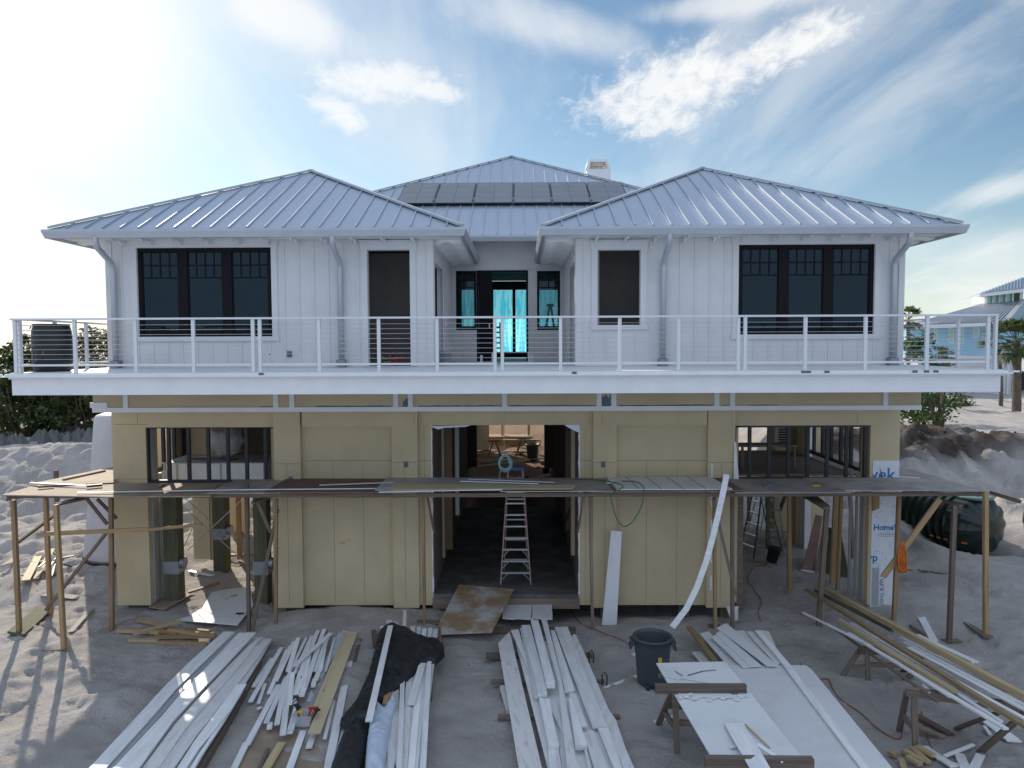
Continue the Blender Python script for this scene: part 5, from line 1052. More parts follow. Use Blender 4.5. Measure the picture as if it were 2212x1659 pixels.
# ================================================================ FOREGROUND STACKS
g = 'long white trim boards stacked at the left'
c = C5
def rb(L_, R_, z, t, m, label, group=g, f=c, **k): return ribbon([f(*p) for p in L_], [f(*p) for p in R_], z, t, m, label, group=group, **k)
rb([(1560, 170), (1200, 560), (880, 1000), (520, 1557), (440, 1680)], [(1960, 240), (1640, 690), (1380, 1120), (1180, 1557), (1110, 1680)], .20, .03, 'pvc', 'bottom sheet under the left stack of long white boards')
rb([(1840, 230), (1600, 640), (1330, 1050), (1080, 1420), (960, 1600)], [(1965, 235), (1870, 400), (1500, 1000), (1210, 1500), (1130, 1640)], .235, .03, 'pvc', 'white board on the right of the left stack, half under the others')
rb([(1470, 158), (1100, 490), (880, 705), (700, 900), (95, 1557), (-50, 1700)], [(1583, 160), (1215, 520), (985, 740), (800, 960), (262, 1557), (130, 1700)], .36, .025, 'pvc', 'long white board at the left edge of the left stack')
rb([(1583, 175), (1215, 545), (985, 770), (800, 985), (262, 1570), (140, 1700)], [(1620, 175), (1255, 560), (1020, 795), (835, 1010), (330, 1557), (210, 1700)], .32, .03, 'gutter', 'narrow grey moulding between the two leftmost long boards')
rb([(1625, 172), (1260, 560), (1025, 800), (840, 1020), (335, 1557), (200, 1710)], [(1800, 165), (1500, 490), (1210, 790), (960, 1060), (600, 1557), (490, 1710)], .35, .03, 'pvc', 'widest white board in the middle of the left stack')
rb([(1740, 290), (1530, 500), (1240, 810), (980, 1100), (640, 1557), (530, 1710)], [(1865, 205), (1640, 500), (1350, 830), (1080, 1150), (800, 1557), (690, 1710)], .30, .05, 'dirty_pvc', 'grooved white moulding lying in the left stack')
rb([(1800, 300), (1600, 560), (1290, 920), (960, 1320), (800, 1557), (700, 1710)], [(1960, 236), (1610, 700), (1455, 890), (1180, 1240), (960, 1557), (860, 1710)], .27, .03, 'pvc', 'white board right of the grooved moulding in the left stack')
rb([(1605, 700), (1430, 930), (1150, 1310), (1000, 1557), (900, 1710)], [(1705, 693), (1560, 940), (1230, 1340), (1085, 1557), (990, 1710)], .31, .025, 'pvc', 'shorter white board ending halfway along the left stack')
rb([(1640, 780), (1440, 1080), (1210, 1420), (1100, 1600)], [(1668, 765), (1470, 1090), (1250, 1420), (1150, 1600)], .28, .03, 'pvc', 'thin white strip beside the shorter board of the left stack')
rb([(1700, 560), (1440, 1000), (1180, 1557), (1130, 1660)], [(1870, 455), (1700, 780), (1440, 1230), (1250, 1557), (1190, 1660)], .16, .12, 'weathered', 'brown plank carrying the left stack of long white boards', group=None, name='bearer_plank')
# scrap heap on plywood with the tool bin
c = C6; pg = 'white trim offcuts heaped on the plywood'
def ln(a, b, w_, z, label='white trim offcut in the heap around the clear tool bin', m='pvc', t=.025, group=pg, f=None, **k): return line((f or c)(*a), (f or c)(*b), w_, z, t, m, label, group=group, **k)
flat([c(300, 1150), c(560, 600), c(1180, 560), c(1000, 1000), c(930, 1600), c(-20, 1680)], .16, .02, 'ply', 'large brown plywood sheet under the heap of white offcuts', 'plywood sheet', 'plywood_sheet')
flat([c(1100, 145), c(1175, 150), c(800, 880), c(760, 870)], .24, .02, 'cloth', 'pale blue strip of sheet left of the yellow board', 'sheet', 'sheet_strip')
heap = [(410, 430, 220, 720, .085, .10), (505, 320, 190, 870, .085, .12), (570, 340, 380, 790, .08, .14), (340, 690, 270, 890, .06, .10), (680, 220, 575, 560, .09, .22), (640, 255, 450, 660, .085, .19), (600, 300, 440, 640, .07, .16),
        (880, 145, 700, 600, .085, .27), (945, 130, 870, 330, .08, .25), (820, 200, 640, 580, .07, .24), (960, 240, 900, 560, .085, .26), (890, 300, 740, 740, .09, .30), (780, 300, 700, 600, .085, .32), (590, 600, 520, 1210, .10, .28), (560, 620, 350, 1085, .085, .24), (545, 650, 460, 1105, .085, .26),
        (620, 575, 590, 900, .085, .31), (720, 640, 655, 795, .085, .33), (790, 400, 700, 800, .085, .31), (890, 560, 855, 650, .085, .29), (845, 640, 830, 720, .08, .26), (740, 740, 712, 815, .085, .36), (660, 940, 600, 1160, .10, .27), (650, 1000, 590, 1195, .09, .24), (390, 1085, 382, 1150, .085, .20), (1000, 170, 870, 540, .06, .23), (760, 220, 560, 640, .06, .20), (1050, 220, 960, 560, .05, .22), (300, 930, 260, 950, .07, .09), (700, 560, 640, 800, .08, .29), (940, 300, 850, 560, .07, .28)]
for a0, b0, a1, b1, w_, z_ in heap: ln((a0, b0), (a1, b1), w_, z_+.05)
ln((1015, 170), (635, 505), .09, .42, 'white board lying diagonally across the top of the offcut heap')
ln((480, 700), (155, 1310), .10, .24, 'long white board along the left edge of the plywood'); ln((150, 1290), (-20, 1640), .10, .21, 'white board at the lower left corner of the plywood')
ln((730, 1170), (560, 1640), .11, .21, 'white board on the bare plywood below the tool bin'); ln((835, 1210), (785, 1345), .10, .22, 'short white block just below the yellow board')
ln((1240, 160), (840, 1200), .20, .34, 'wide yellow board along the right of the offcut heap', m='sheathing', t=.02, group=None, name='sheathing_board'); ln((1180, 150), (860, 920), .10, .29, 'narrow yellow board beside the wide one', m='sheathing', t=.02, group=None, name='sheathing_board')
ln((1200, 460), (965, 1650), .13, .26, 'wide white board between the yellow board and the black tarp'); ln((1040, 860), (950, 1250), .06, .27, 'thin white board just right of the yellow board')
ln((1350, 270), (1240, 870), .04, .20, 'thin white strip beside the black tarp', t=.03); ln((1165, 1080), (1000, 1650), .05, .22, 'thin white strip emerging below the black tarp')
ln((1315, 235), (1190, 700), .07, .22, 'dark brown timber behind the yellow board', m='weathered', t=.12, group=None, name='bearer_timber'); ln((1450, 140), (1470, 300), .10, .25, 'brown block under the head of the tarp', m='weathered', t=.2, group=None, name='bearer_timber')
ln((510, 1290), (310, 1620), .13, .22, 'pine board on the bare plywood', m='pale_pine', group=None, name='timber_offcut'); ln((370, 1350), (255, 1610), .06, .235, 'dark slat lying on the bare plywood', m='weathered', group=None, name='timber_offcut')
# tool bin
p = GP(*c(735, 1075), .30); tb = thing('tool_bin', (p.x, p.y, .26), 'clear plastic bin full of hand tools on the white offcuts', 'bin')
mb = MB(); x, y, z = p.x, p.y, .26
for s0, s1 in ((.13, .16),):
    lo = [(x-s0, y-.11, z), (x+s0, y-.11, z), (x+s0, y+.11, z), (x-s0, y+.11, z)]; hi = [(x-s1, y-.14, z+.19), (x+s1, y-.14, z+.19), (x+s1, y+.14, z+.19), (x-s1, y+.14, z+.19)]
    mb.add(lo+hi, [(3, 2, 1, 0)]+[(i, (i+1) % 4, 4+(i+1) % 4, 4+i) for i in range(4)])
mb.build('bin_body', 'clear_plastic', tb)
for dx_, dy_, m, l_, r_ in ((-.05, 0, 'can_black', .24, .022), (.04, .03, 'red_tool', .22, .022), (.10, -.03, 'can_black', .18, .025), (0, -.06, 'yellow_label', .2, .018), (-.09, .05, 'stud_black', .2, .02), (.06, .08, 'red_tool', .15, .02)):
    mb = MB(); a = Vector((x+dx_, y+dy_, z+.02)); b = a+Vector((random.uniform(-.12, .12), random.uniform(-.06, .1), l_)); mb.tube([a, a+(b-a)*.6, b], r_, 8, rs=[r_*.6, r_*.7, r_]); mb.beam(b+Vector((-.04, 0, 0)), b+Vector((.05, 0, .01)), .03, .03)
    tag(mb.build('hand_tool', m), {'can_black': 'black-handled tool', 'red_tool': 'red-handled tool', 'yellow_label': 'yellow-handled tool', 'stud_black': 'dark grey tool'}[m]+' standing in the clear bin', 'tool', 'tools in the clear bin')
for k in range(5): p = GP(*c(640+random.uniform(-20, 20), 880+k*25), .33); mb = MB(); mb.tube([p, p+Vector((.02, .1, 0))], .014, 8); tag(mb.build('caulk_tube', 'pvc'), 'white tube scattered left of the clear bin', 'tube', 'white tubes beside the clear bin')
# ---- stack C under the tarp
g = 'white boards stacked under the black tarp'
tops = [1545, 1610, 1680, 1770, 1850, 1915, 1970, 2030, 2085]; tv = [100, 40, 60, -60, 105, 110, 125, 120, 130]
for i, (a, v) in enumerate(zip(tops, tv)):
    b = 1600+i*37; ln((a, v), (b, 1680), (.11, .12, .10, .08, .11, .09, .1, .09, .11)[i], (.30, .34, .33, .40, .35, .33, .36, .34, .32)[i], 'white board among those pinned under the black tarp', m='dirty_pvc' if i in (2, 4) else 'pvc', t=.03, group=g)
ln((2020, 450), (1950, 1640), .09, .37, 'white board at the right edge of the tarped stack', group=None, name='white_board'); ln((1950, 480), (1830, 900), .13, .40, 'short wide white board emerging right of the tarp tip', group=None)
for k in range(3): ln((1640+k*50, 850+k*20), (1590+k*42, 1680), .07, .30+.02*k, 'white board among those pinned under the black tarp', group=g)
ln((2125, 110), (2130, 250), .06, .28, 'brown bearer end poking out right of the tarp', m='weathered', t=.2, group=None, name='bearer_timber'); ln((2035, 640), (2030, 850), .07, .2, 'brown bearer at the right side of the tarped stack', m='weathered', t=.15, group=None, name='bearer_timber')
ln((1600, 780), (1580, 900), .14, .40, 'treated timber end showing at the tip of the white cloth', m='pine', t=.04, group=None, name='treated_timber')
def cloth(poly, z0, h, m, name, label, cat, fold=.02, cell=.028, drop=.25, seed=0, ridges=None):
    q = np.array([[GP(u, v, z0).x, GP(u, v, z0).y] for u, v in poly]); lo, hi = q.min(0)-.01, q.max(0)+.01
    nx, ny = int((hi[0]-lo[0])/cell)+2, int((hi[1]-lo[1])/cell)+2
    xs = lo[0]+cell*np.arange(nx); ys = lo[1]+cell*np.arange(ny); A, B = np.meshgrid(xs, ys); pts = np.stack([A.ravel(), B.ravel()], 1)
    ins = np.zeros(len(pts), bool); dist = np.full(len(pts), 9.0); near = pts.copy(); n = len(q)
    for i in range(n):
        a, b = q[i], q[(i+1) % n]
        cond = ((a[1] > pts[:, 1]) != (b[1] > pts[:, 1])); xi = (b[0]-a[0])*(pts[:, 1]-a[1])/((b[1]-a[1]) if abs(b[1]-a[1]) > 1e-9 else 1e-9)+a[0]; ins ^= cond & (pts[:, 0] < xi)
        t = np.clip(((pts-a)@(b-a))/max(1e-9, (b-a)@(b-a)), 0, 1); pr = a+t[:, None]*(b-a); d = np.linalg.norm(pts-pr, axis=1); k = d < dist; dist[k] = d[k]; near[k] = pr[k]
    vid = {}; vs = []; fs = []; I = ins.reshape(ny, nx)
    def gv(j, i):
        k = j*nx+i
        if k not in vid:
            pnt = pts[k] if (ins[k]) else near[k]; d = dist[k] if ins[k] else 0
            e = 1-math.exp(-(d/.09)); zz = z0+h*e-(drop if not ins[k] else 0)*.5
            zz += fold*(1.6*noise.noise(Vector((pnt[0]*3, pnt[1]*1.4, seed)))+1.5*(.3-abs(noise.noise(Vector((pnt[0]*5+pnt[1]*2, pnt[1]*2.2, seed+7)))))+.9*(.25-abs(noise.noise(Vector((pnt[0]*9-pnt[1]*5, pnt[1]*6, seed+3))))))*1.7*min(1, d/.05)
            vid[k] = len(vs); vs.append((pnt[0], pnt[1], zz))
        return vid[k]
    for j in range(ny-1):
        for i in range(nx-1):
            if I[j, i] or I[j, i+1] or I[j+1, i] or I[j+1, i+1]:
                if sum((I[j, i], I[j, i+1], I[j+1, i], I[j+1, i+1])) >= 1: fs.append((gv(j, i), gv(j, i+1), gv(j+1, i+1), gv(j+1, i)))
    mb = MB(); mb.add(vs, fs); o = mb.build(name, m, smooth=True); return tag(o, label, cat)
cloth([c(*p) for p in ((1590, 80), (1680, 82), (1780, 115), (1900, 185), (1990, 215), (2090, 220), (2160, 275), (2180, 350), (2080, 445), (2010, 445), (1930, 480), (1850, 590), (1750, 680), (1660, 730), (1600, 790), (1530, 830), (1470, 980), (1440, 1065), (1300, 1045), (1200, 1115), (1100, 1055), (1160, 985), (1270, 860), (1340, 700), (1400, 560), (1440, 420), (1480, 240), (1520, 130))], .41, .045, 'tarp', 'black_tarp', 'black tarp draped over the stacked white boards', 'tarp', fold=.022)
cloth([c(*p) for p in ((1270, 1075), (1410, 1070), (1415, 1130), (1385, 1250), (1370, 1400), (1310, 1640), (960, 1700), (1060, 1400), (1130, 1210), (1190, 1130))], .28, .17, 'tarp', 'tarp_roll', 'fat roll of black tarp at the bottom edge', 'tarp', fold=.02, drop=.5, seed=5)
cloth([c(*p) for p in ((1440, 865), (1500, 880), (1560, 935), (1610, 860), (1655, 745), (1680, 900), (1640, 1040), (1620, 1150), (1590, 1330), (1545, 1600), (1360, 1640), (1370, 1400), (1385, 1250), (1410, 1080))], .42, .06, 'cloth', 'dust_sheet', 'pale blue-white dust sheet lying beside the black tarp', 'cloth', fold=.03, seed=9)
ln((1622, 95), (1400, 1070), .11, .58, 'white board laid on top of the black tarp', group=None, z2=.56)
# ---- stack D
c = C7; g = 'white boards in the central stack'
def pg_(pts, z, label, m='pvc', t=.025, group=g, **k): return flat([c(*p) for p in pts], z, t, m, label, group=group, **k)
for k in range(4):
    a, b = ((1010, 300), (1170, 560), (1290, 830), (1440, 1180))[k]; p = GP(*c(a, b), .1)
    mb = MB(); mb.box(p.x-2.2+.05*k, p.x+.03, p.y-.05, p.y+.05, gz(p.x, p.y)-.02, .17); tag(mb.build('bearer_timber', 'weathered'), ['rearmost', 'second', 'third', 'nearest'][k]+' brown bearer under the central white stack', 'timber', 'bearers under the central stack')
pg_([(372, 310), (258, 425), (470, 1700), (700, 1700)], .26, 'dirty wide white board standing apart at the left of the central stack', 'dirty_pvc')
pg_([(272, 850), (325, 838), (395, 1140), (358, 1168)], .16, 'white offcut half under the left board of the central stack', 'dirty_pvc')
pg_([(425, 385), (900, 420), (1420, 1180), (1600, 1700), (760, 1700)], .24, 'broad bottom layer of the central stack', t=.05)
pg_([(385, 295), (460, 288), (640, 960), (560, 700)], .30, 'board at the rear left corner of the central stack'); pg_([(475, 275), (490, 275), (650, 960), (620, 960)], .33, 'thin strip on the left of the central stack')
pg_([(1000, 335), (1022, 337), (1110, 520), (1392, 1180), (1620, 1700), (1510, 1700), (1330, 1250), (1040, 640), (970, 400)], .29, 'outermost right board of the central stack')
pg_([(815, 266), (943, 262), (1335, 1250), (1192, 1256)], .33, 'wide board sloping right in the central stack'); pg_([(775, 296), (815, 296), (1015, 880), (915, 885)], .37, 'mid-length board left of the wide one in the central stack'); pg_([(775, 310), (812, 310), (1003, 905), (915, 910)], .345, 'board under the mid-length one in the central stack')
for k in range(3): pg_([(490-k*2, 246), (575, 246), (742, 905+k*20), (650, 905+k*20)], .42-.03*k, 'left board of the three piled at the top of the central stack')
for k in range(2): pg_([(580, 197), (655, 197), (822, 815+k*45), (735, 815+k*45)], .46-.03*k, 'middle board at the top of the central stack, nearest the ladder side')
pg_([(683, 180), (737, 178), (765, 300), (880, 760), (1050, 1700), (945, 1700), (850, 800), (720, 320)], .50, 'long narrow dirty board lying over the whole central stack', 'dirty_pvc')
for k in range(2): pg_([(955, 925), (1020, 920), (1140, 1240), (1065, 1248)], .37-.03*k, 'short board ending beside the wide one in the central stack')
for k in range(3): pg_([(660, 960), (760, 975), (858, 1425+k*22), (755, 1428+k*22)], .38-.028*k, 'lower left board of the central stack')
for k in range(3): pg_([(950, 960), (985, 980), (1140, 1420+k*22), (1020, 1425+k*22)], .40-.028*k, 'lower middle board of the central stack')
pg_([(755, 1480), (855, 1478), (895, 1700), (765, 1700)], .30, 'board at the bottom left of the central stack'); pg_([(750, 960), (830, 1020), (930, 1390), (900, 1330), (760, 1040)], .33, 'slanting strip in the middle of the central stack')
pg_([(1140, 1290), (1200, 1290), (1360, 1700), (1260, 1700)], .31, 'board at the bottom middle of the central stack'); pg_([(1240, 1262), (1345, 1260), (1500, 1700), (1420, 1700)], .32, 'board at the bottom right of the central stack'); pg_([(860, 1440), (900, 1430), (960, 1700), (900, 1700)], .31, 'thin strip at the bottom of the central stack')
pg_([(1100, 1310), (1140, 1300), (1250, 1660), (1210, 1670)], .33, 'narrow slat beside the lower middle boards of the central stack'); pg_([(1110, 1480), (1135, 1470), (1190, 1700), (1150, 1700)], .34, 'narrowest slat at the bottom of the central stack', 'dirty_pvc')
line(c(1310, 870), c(1635, 745), .09, .13, .03, 'pvc', 'white board on the sand pointing at the grey trash can'); line(c(1590, 540), c(1665, 505), .10, .13, .03, 'pvc', 'short white board end behind the grey trash can'); line(c(1300, 740), c(1560, 590), .05, .09, .006, 'pvc', 'thin streak of white plastic on the sand left of the trash can', 'strip', 'plastic_strip')
for a, b in ((1155, 575), (1285, 800)):
    p = GP(*c(a, b), .2); mb = MB(); mb.tube([p+Vector((0, 0, -.1)), p+Vector((0, 0, .12)), p+Vector((.05, 0, .17)), p+Vector((.09, 0, .1)), p+Vector((.09, 0, -.1))], .012, 6); tag(mb.build('steel_hook', 'can_black'), 'small black bent rod beside the central stack', 'rod', 'bent rods beside the central stack')
# ---- trash can
def trash_can(base, h, r, label, lean=0, wheels=True, s=1):
    t = thing('trash_can', base, label, 'trash can'); x, y, z = base
    prof = [(r*.74, .05), (r*.78, .06), (r*.80, .12), (r*.96, h*.80), (r*.98, h*.82), (r*.98, h-.05), (r*1.06, h-.045), (r*1.07, h-.01), (r*1.03, h), (r*.95, h-.005), (r*.92, h-.06), (r*.78, .12), (0, .10)]
    MB().lathe(base, prof, 40).build('body', 'can_grey', t, smooth=True)
    for a in (math.pi*.97, -.12):
        mb = MB(); c0 = Vector((x+math.cos(a)*r*.98, y+math.sin(a)*r*.98, z+h*.80)); o_ = Vector((math.cos(a), math.sin(a), 0)); tn = Vector((-math.sin(a), math.cos(a), 0))
        for sg in (-1, 1): mb.beam(c0+tn*.10*sg+o_*.0+Vector((0, 0, .1)), c0+tn*.10*sg+o_*.07-Vector((0, 0, .02)), .025, .05)
        mb.beam(c0-tn*.115+o_*.075-Vector((0, 0, .02)), c0+tn*.115+o_*.075-Vector((0, 0, .02)), .035, .05); mb.box(c0.x-.07, c0.x+.07, c0.y-.1, c0.y+.1, z+h*.86, z+h*.93); mb.build('handle', 'can_grey', t)
    if wheels:
        for dx_ in (-.14, .02): mb = MB(); mb.tube([(x+dx_-.03, y-r*.80, z+.075), (x+dx_+.03, y-r*.80, z+.075)], .075, 16); mb.build('wheel', 'can_black', t)
        mb = MB(); mb.box(x-.18, x+.08, y-r*.75, y-r*.55, z+.05, z+.16); mb.build('axle_bracket', 'can_grey', t)
    return t
p = foot(1412, 1490); rr = .5*(1469-1376)/1587*(p.y)*.90; htc = P(1421, 1376, p.y+.1).z-p.z
tc_ = trash_can((p.x+.02, p.y+.25, p.z-.03), htc, rr, 'large dark grey wheeled trash can in front of the right yellow wall')
def on_can(a, z_, w_, h_, m, nm):
    x, y, z = p.x+.02, p.y+.25, p.z-.03; ra = rr*(.80+.16*(z_/(htc*.8)))+.006; c_ = Vector((x+math.cos(a)*ra, y+math.sin(a)*ra, z+z_)); tn = Vector((-math.sin(a), math.cos(a), 0)); mb = MB(); mb.prism([c_-tn*w_/2, c_+tn*w_/2, c_+tn*w_/2+Vector((0, 0, h_)), c_-tn*w_/2+Vector((0, 0, h_))], Vector((math.cos(a), math.sin(a), 0))*.004); return mb.build(nm, m, tc_)
on_can(-1.32, htc*.60, .07, .09, 'yellow_label', 'warning_label'); on_can(-1.27, htc*.28, .09, .10, 'concrete', 'warning_label')
mb = MB(); x, y, z = p.x+.02, p.y+.25, p.z-.03
for a0, a1, z0_, z1_ in ((-1.16, -1.10, .60, .66), (-1.10, -1.02, .66, .61), (-1.02, -1.06, .61, .58), (-.98, -.93, .58, .66), (-.93, -.88, .63, .60), (-.88, -.82, .60, .64), (-.80, -.74, .60, .63)):
    mb.tube([(x+math.cos(a0)*(rr*.94), y+math.sin(a0)*(rr*.94), z+htc*z0_), (x+math.cos(a1)*(rr*.945), y+math.sin(a1)*(rr*.945), z+htc*z1_)], .006, 5)
mb.build('chalk_scrawl', 'concrete', tc_)
# ---- sheets E and the bench
c = CR; g = 'white sheets and boards lying behind the bench'
def pe(pts, z, label, m='panel_white', t=.02, group=g, **k): return flat([c(*p) for p in pts], z, t, m, label, group=group, **k)
flat([(1578, 1441), (1581, 1437), (1741, 1437), (1754, 1447), (1945, 1680), (1640, 1680), (1600, 1560)], .30, .05, 'panel_white', 'largest white sheet on the ground right of the bench', 'sheet', 'white_sheet')
pe([(590, 330), (680, 308), (1015, 660), (905, 690)], .26, 'left white board of the bundle behind the big sheet'); pe([(940, 302), (1030, 300), (1410, 650), (1330, 650)], .28, 'narrow board under the bundle behind the big sheet')
pe([(1050, 312), (1110, 308), (1400, 610), (1360, 640), (1330, 620)], .32, 'right-hand board of the bundle behind the big sheet', 'dirty_pvc'); pe([(1195, 296), (1275, 310), (1345, 470), (1395, 545), (1380, 600)], .29, 'broken-cornered board at the far right of the bundle')
pe([(757, 272), (855, 228), (940, 302), (1360, 645), (1250, 645)], .37, 'pointed white board on top of the bundle'); pe([(745, 335), (790, 305), (1200, 645), (1090, 655)], .355, 'second white board on the bundle'); pe([(705, 365), (760, 335), (1130, 650), (1015, 662)], .34, 'third white board on the bundle, nearest the pine stud')
ribbon([c(1138, 300), c(1420, 640), c(1580, 860), c(2184, 1660), c(2290, 1800)], [c(1190, 297), c(1487, 640), c(1652, 860), c(2270, 1660), c(2380, 1800)], [.40, .36, .345, .345, .345], .03, 'pvc', 'long narrow white board running over the big sheet', group=g)
line(c(485, 255), c(745, 600), .10, .30, .06, 'pine', 'yellow-brown pine stud left of the white sheets', 'timber', 'pine_stud'); line(c(555, 510), c(640, 610), .20, .12, .025, 'dirty_pvc', 'short wide white board on the sand beside the pine stud')
def sawhorse(label, beam, legs, rails, bw=.09, bh=.14, m='weathered', group=None, bm='weathered'):
    a, b = beam; t = thing('sawhorse', ((a+b)/2*1).xy.to_3d(), label, 'sawhorse', group); mb = MB(); mb.beam(a, b, bw, bh); mb.build('beam', bm, t, bevel=.006)
    for l0, l1 in legs: mb = MB(); mb.beam(l0, l1, .09, .045, up=(0, 1, 0)); mb.build('leg', m, t)
    for l0, l1 in rails: mb = MB(); mb.beam(l0, l1, .045, .09); mb.build('rail', m, t)
    return t
fl = foot(*c(305, 1478)); YB1 = fl.y; ZT = P(*c(300, 850), YB1).z-.04
def at1(x_, y_, dy=0): return P(*c(x_, y_), YB1+dy)
b0, b1 = at1(150, 890), at1(1048, 870); b0.z = b1.z = ZT
rx = Vector((.03, .42, 0))
legs = [(b0+Vector((.30, -.06, -.04)), Vector((b0.x+.33, b0.y-.12, gz(b0.x, b0.y)-.02))), (b0+Vector((.30, .06, -.04)), Vector((b0.x+.2, b0.y+.75, gz(b0.x, b0.y)-.02))), (b1+Vector((-.2, -.06, -.04)), Vector((b1.x-.18, b1.y-.15, gz(b1.x, b1.y)-.02))), (b1+Vector((-.2, .06, -.04)), Vector((b1.x-.1, b1.y+.7, gz(b1.x, b1.y)-.02)))]
def midp(l, f): return l[0]+(l[1]-l[0])*f
rails = [(midp(legs[0], .62), midp(legs[1], .62)), (midp(legs[0], .52)+Vector((0, .05, 0)), midp(legs[2], .52)+Vector((0, .05, 0))), (midp(legs[1], .45), midp(legs[3], .45)), (midp(legs[2], .62), midp(legs[3], .62))]
sawhorse('rear sawhorse of the cutting bench, its beam lying over the white sheet', (b0, b1), legs, rails, m='weathered')
YB2 = GP(*c(640, 1600), ZT).y; a0, a1 = P(*c(640, 1600), YB2), P(*c(1710, 1560), YB2-.02); a0.z = a1.z = ZT
legs2 = [(p_+Vector((dx_, s*.06, -.04)), Vector((p_.x+dx_, p_.y+s*.38, gz(p_.x, p_.y)-.02))) for p_, dx_ in ((a0, .25), (a1, -.25)) for s in (-1, 1)]
sawhorse('front sawhorse of the cutting bench at the bottom edge', (a0, a1), legs2, [(midp(legs2[0], .6), midp(legs2[1], .6)), (midp(legs2[2], .6), midp(legs2[3], .6))], bw=.10, bh=.15)
ZQ = ZT-.07
flat([c(160, 622), c(838, 606), c(1045, 855), c(1110, 940), c(1555, 1500), c(1600, 1560), c(730, 1590), c(300, 860)], ZQ+.015, .02, 'panel_white', 'white sheet spanning the two sawhorses of the cutting bench', 'sheet', 'white_sheet')
flat([c(830, 1210), c(1020, 1215), c(1200, 1510), c(1310, 1700), c(1110, 1700)], ZT+.08, .02, 'pvc', 'white plank lying lengthways over the front sawhorse', 'board', tilt=[-.09, -.09, 0, .02, .02])
line(c(1160, 1420), c(1420, 1590), .08, ZT+.05, .02, 'pvc', 'short white strip crossing the front sawhorse beam', 'strip', 'white_strip'); line(c(1040, 1225), c(1280, 1455), .025, ZQ+.05, .012, 'pale_pine', 'thin pine wedge on the bench sheet', 'offcut', 'pine_wedge')
line(c(240, 742), c(405, 775), .06, ZQ+.04, .02, 'pvc', 'white strip at the left of the bench sheet behind the beam', 'strip', 'white_strip', group='strips on the bench sheet'); line(c(420, 772), c(700, 818), .02, ZQ+.035, .012, 'pvc', 'thin white strip just behind the rear beam', 'strip', 'white_strip', group='strips on the bench sheet')
line(c(470, 742), c(620, 700), .018, ZQ+.03, .008, 'print_grey', 'dark curved scrap on the bench sheet', 'offcut', 'scrap_strip'); line(c(345, 700), c(420, 745), .012, ZQ+.03, .006, 'print_grey', 'dark short scrap on the bench sheet', 'offcut', 'scrap_strip'); line(c(620, 700), c(750, 688), .012, ZQ+.03, .006, 'print_grey', 'dark thin end scrap on the bench sheet', 'offcut', 'scrap_strip')
for k in range(15): x_, y_ = 380+k*46+random.uniform(-10, 10), 965-12*(k % 3)+random.uniform(-12, 12); line(c(x_, y_), c(x_+random.uniform(30, 60), y_+random.uniform(-12, 12)), random.choice((.03, .05, .07)), ZQ+.05+.004*(k % 4), .02, ('dirty_pvc', 'pvc', 'panel_white')[k % 3], 'small white chip in the row below the rear beam', 'offcut', 'white_chip', group='chips on the bench sheet')
line(c(890, 1450), c(945, 1440), .05, ZQ+.05, .025, 'pvc', 'small white block on the front of the bench sheet', 'offcut', 'white_chip'); line(c(240, 1580), c(305, 1580), .05, .10, .03, 'pvc', 'small white block on the sand left of the front sawhorse', 'offcut', 'white_chip')
flat([c(115, 1180), c(180, 1155), c(440, 1090), c(330, 1160), c(150, 1215)], .12, .02, 'pvc', 'white offcut lying on the sand under the bench', 'offcut', 'white_chip')
# ---- fan of long boards at the right on two sawhorses
c = C8
fa = foot(*c(1000, 1500)); ZH = P(*c(930, 985), fa.y).z
h0 = P(*c(915, 985), fa.y+.02); h0.z = ZH-.03; h1 = Vector((h0.x+1.55, h0.y-.55, ZH-.03))
lg = [(h0+Vector((.1, -.05, -.03)), fa+Vector((0, 0, -.03))), (h0+Vector((.05, .06, -.03)), foot(*c(855, 1340))+Vector((0, 0, -.03))), (h1+Vector((-.25, .05, -.03)), foot(*c(1350, 1320))), (h1+Vector((-.05, -.05, -.03)), foot(*c(1545, 1530)))]
sawhorse('near brown sawhorse under the fan of long boards', (h0, h1), lg, [(midp(lg[0], .62), midp(lg[1], .55))], m='weathered', bm='weathered')
fb = foot(*c(590, 900)); k0 = P(*c(505, 655), fb.y+.05); k0.z = 0; k0 = Vector((k0.x, k0.y, P(*c(560, 640), fb.y).z-.02)); k1 = k0+Vector((1.5, -.15, 0)); ZK = k0.z
lg = [(k0+Vector((.15, -.05, -.02)), fb+Vector((0, 0, -.03))), (k0+Vector((.05, .05, -.02)), foot(*c(410, 935))+Vector((0, .3, -.03))), (k1+Vector((-.1, -.05, -.02)), foot(*c(900, 905))), (k1+Vector((-.1, .05, -.02)), foot(*c(880, 830)))]
sawhorse('rear sawhorse in shade under the fan of long boards', (k0, k1), lg, [(midp(lg[0], .5), midp(lg[1], .62)), (midp(lg[0], .42), midp(lg[2], .42))], m='weathered')
fanz = lambda y: ZH+.02+(ZK-ZH)*(y-h0.y)/(k0.y-h0.y)*.7
def fan(a, b, w_, m, label, dz=.0, t=.03, name='white_board', cat='board', group='long boards fanned over the right sawhorses'):
    p_ = P(*c(*a), 15); q_ = P(*c(*b), 12)
    for _ in range(8): p_ = GP(*c(*a), max(.4, fanz(p_.y)+dz)); q_ = GP(*c(*b), max(.4, fanz(q_.y)+dz))
    mb = MB(); mb.beam(p_, q_, w_, t); return tag(mb.build(name, m), label, cat, group)
fan((150, 78), (2000, 1075), .10, 'pale_pine', 'rearmost long pine timber of the right fan', .12, .10, 'pine_timber', 'timber'); fan((130, 125), (800, 470), .05, 'weathered', 'dark timber just beneath the rearmost pine of the right fan', .07, .08, 'pine_timber', 'timber')
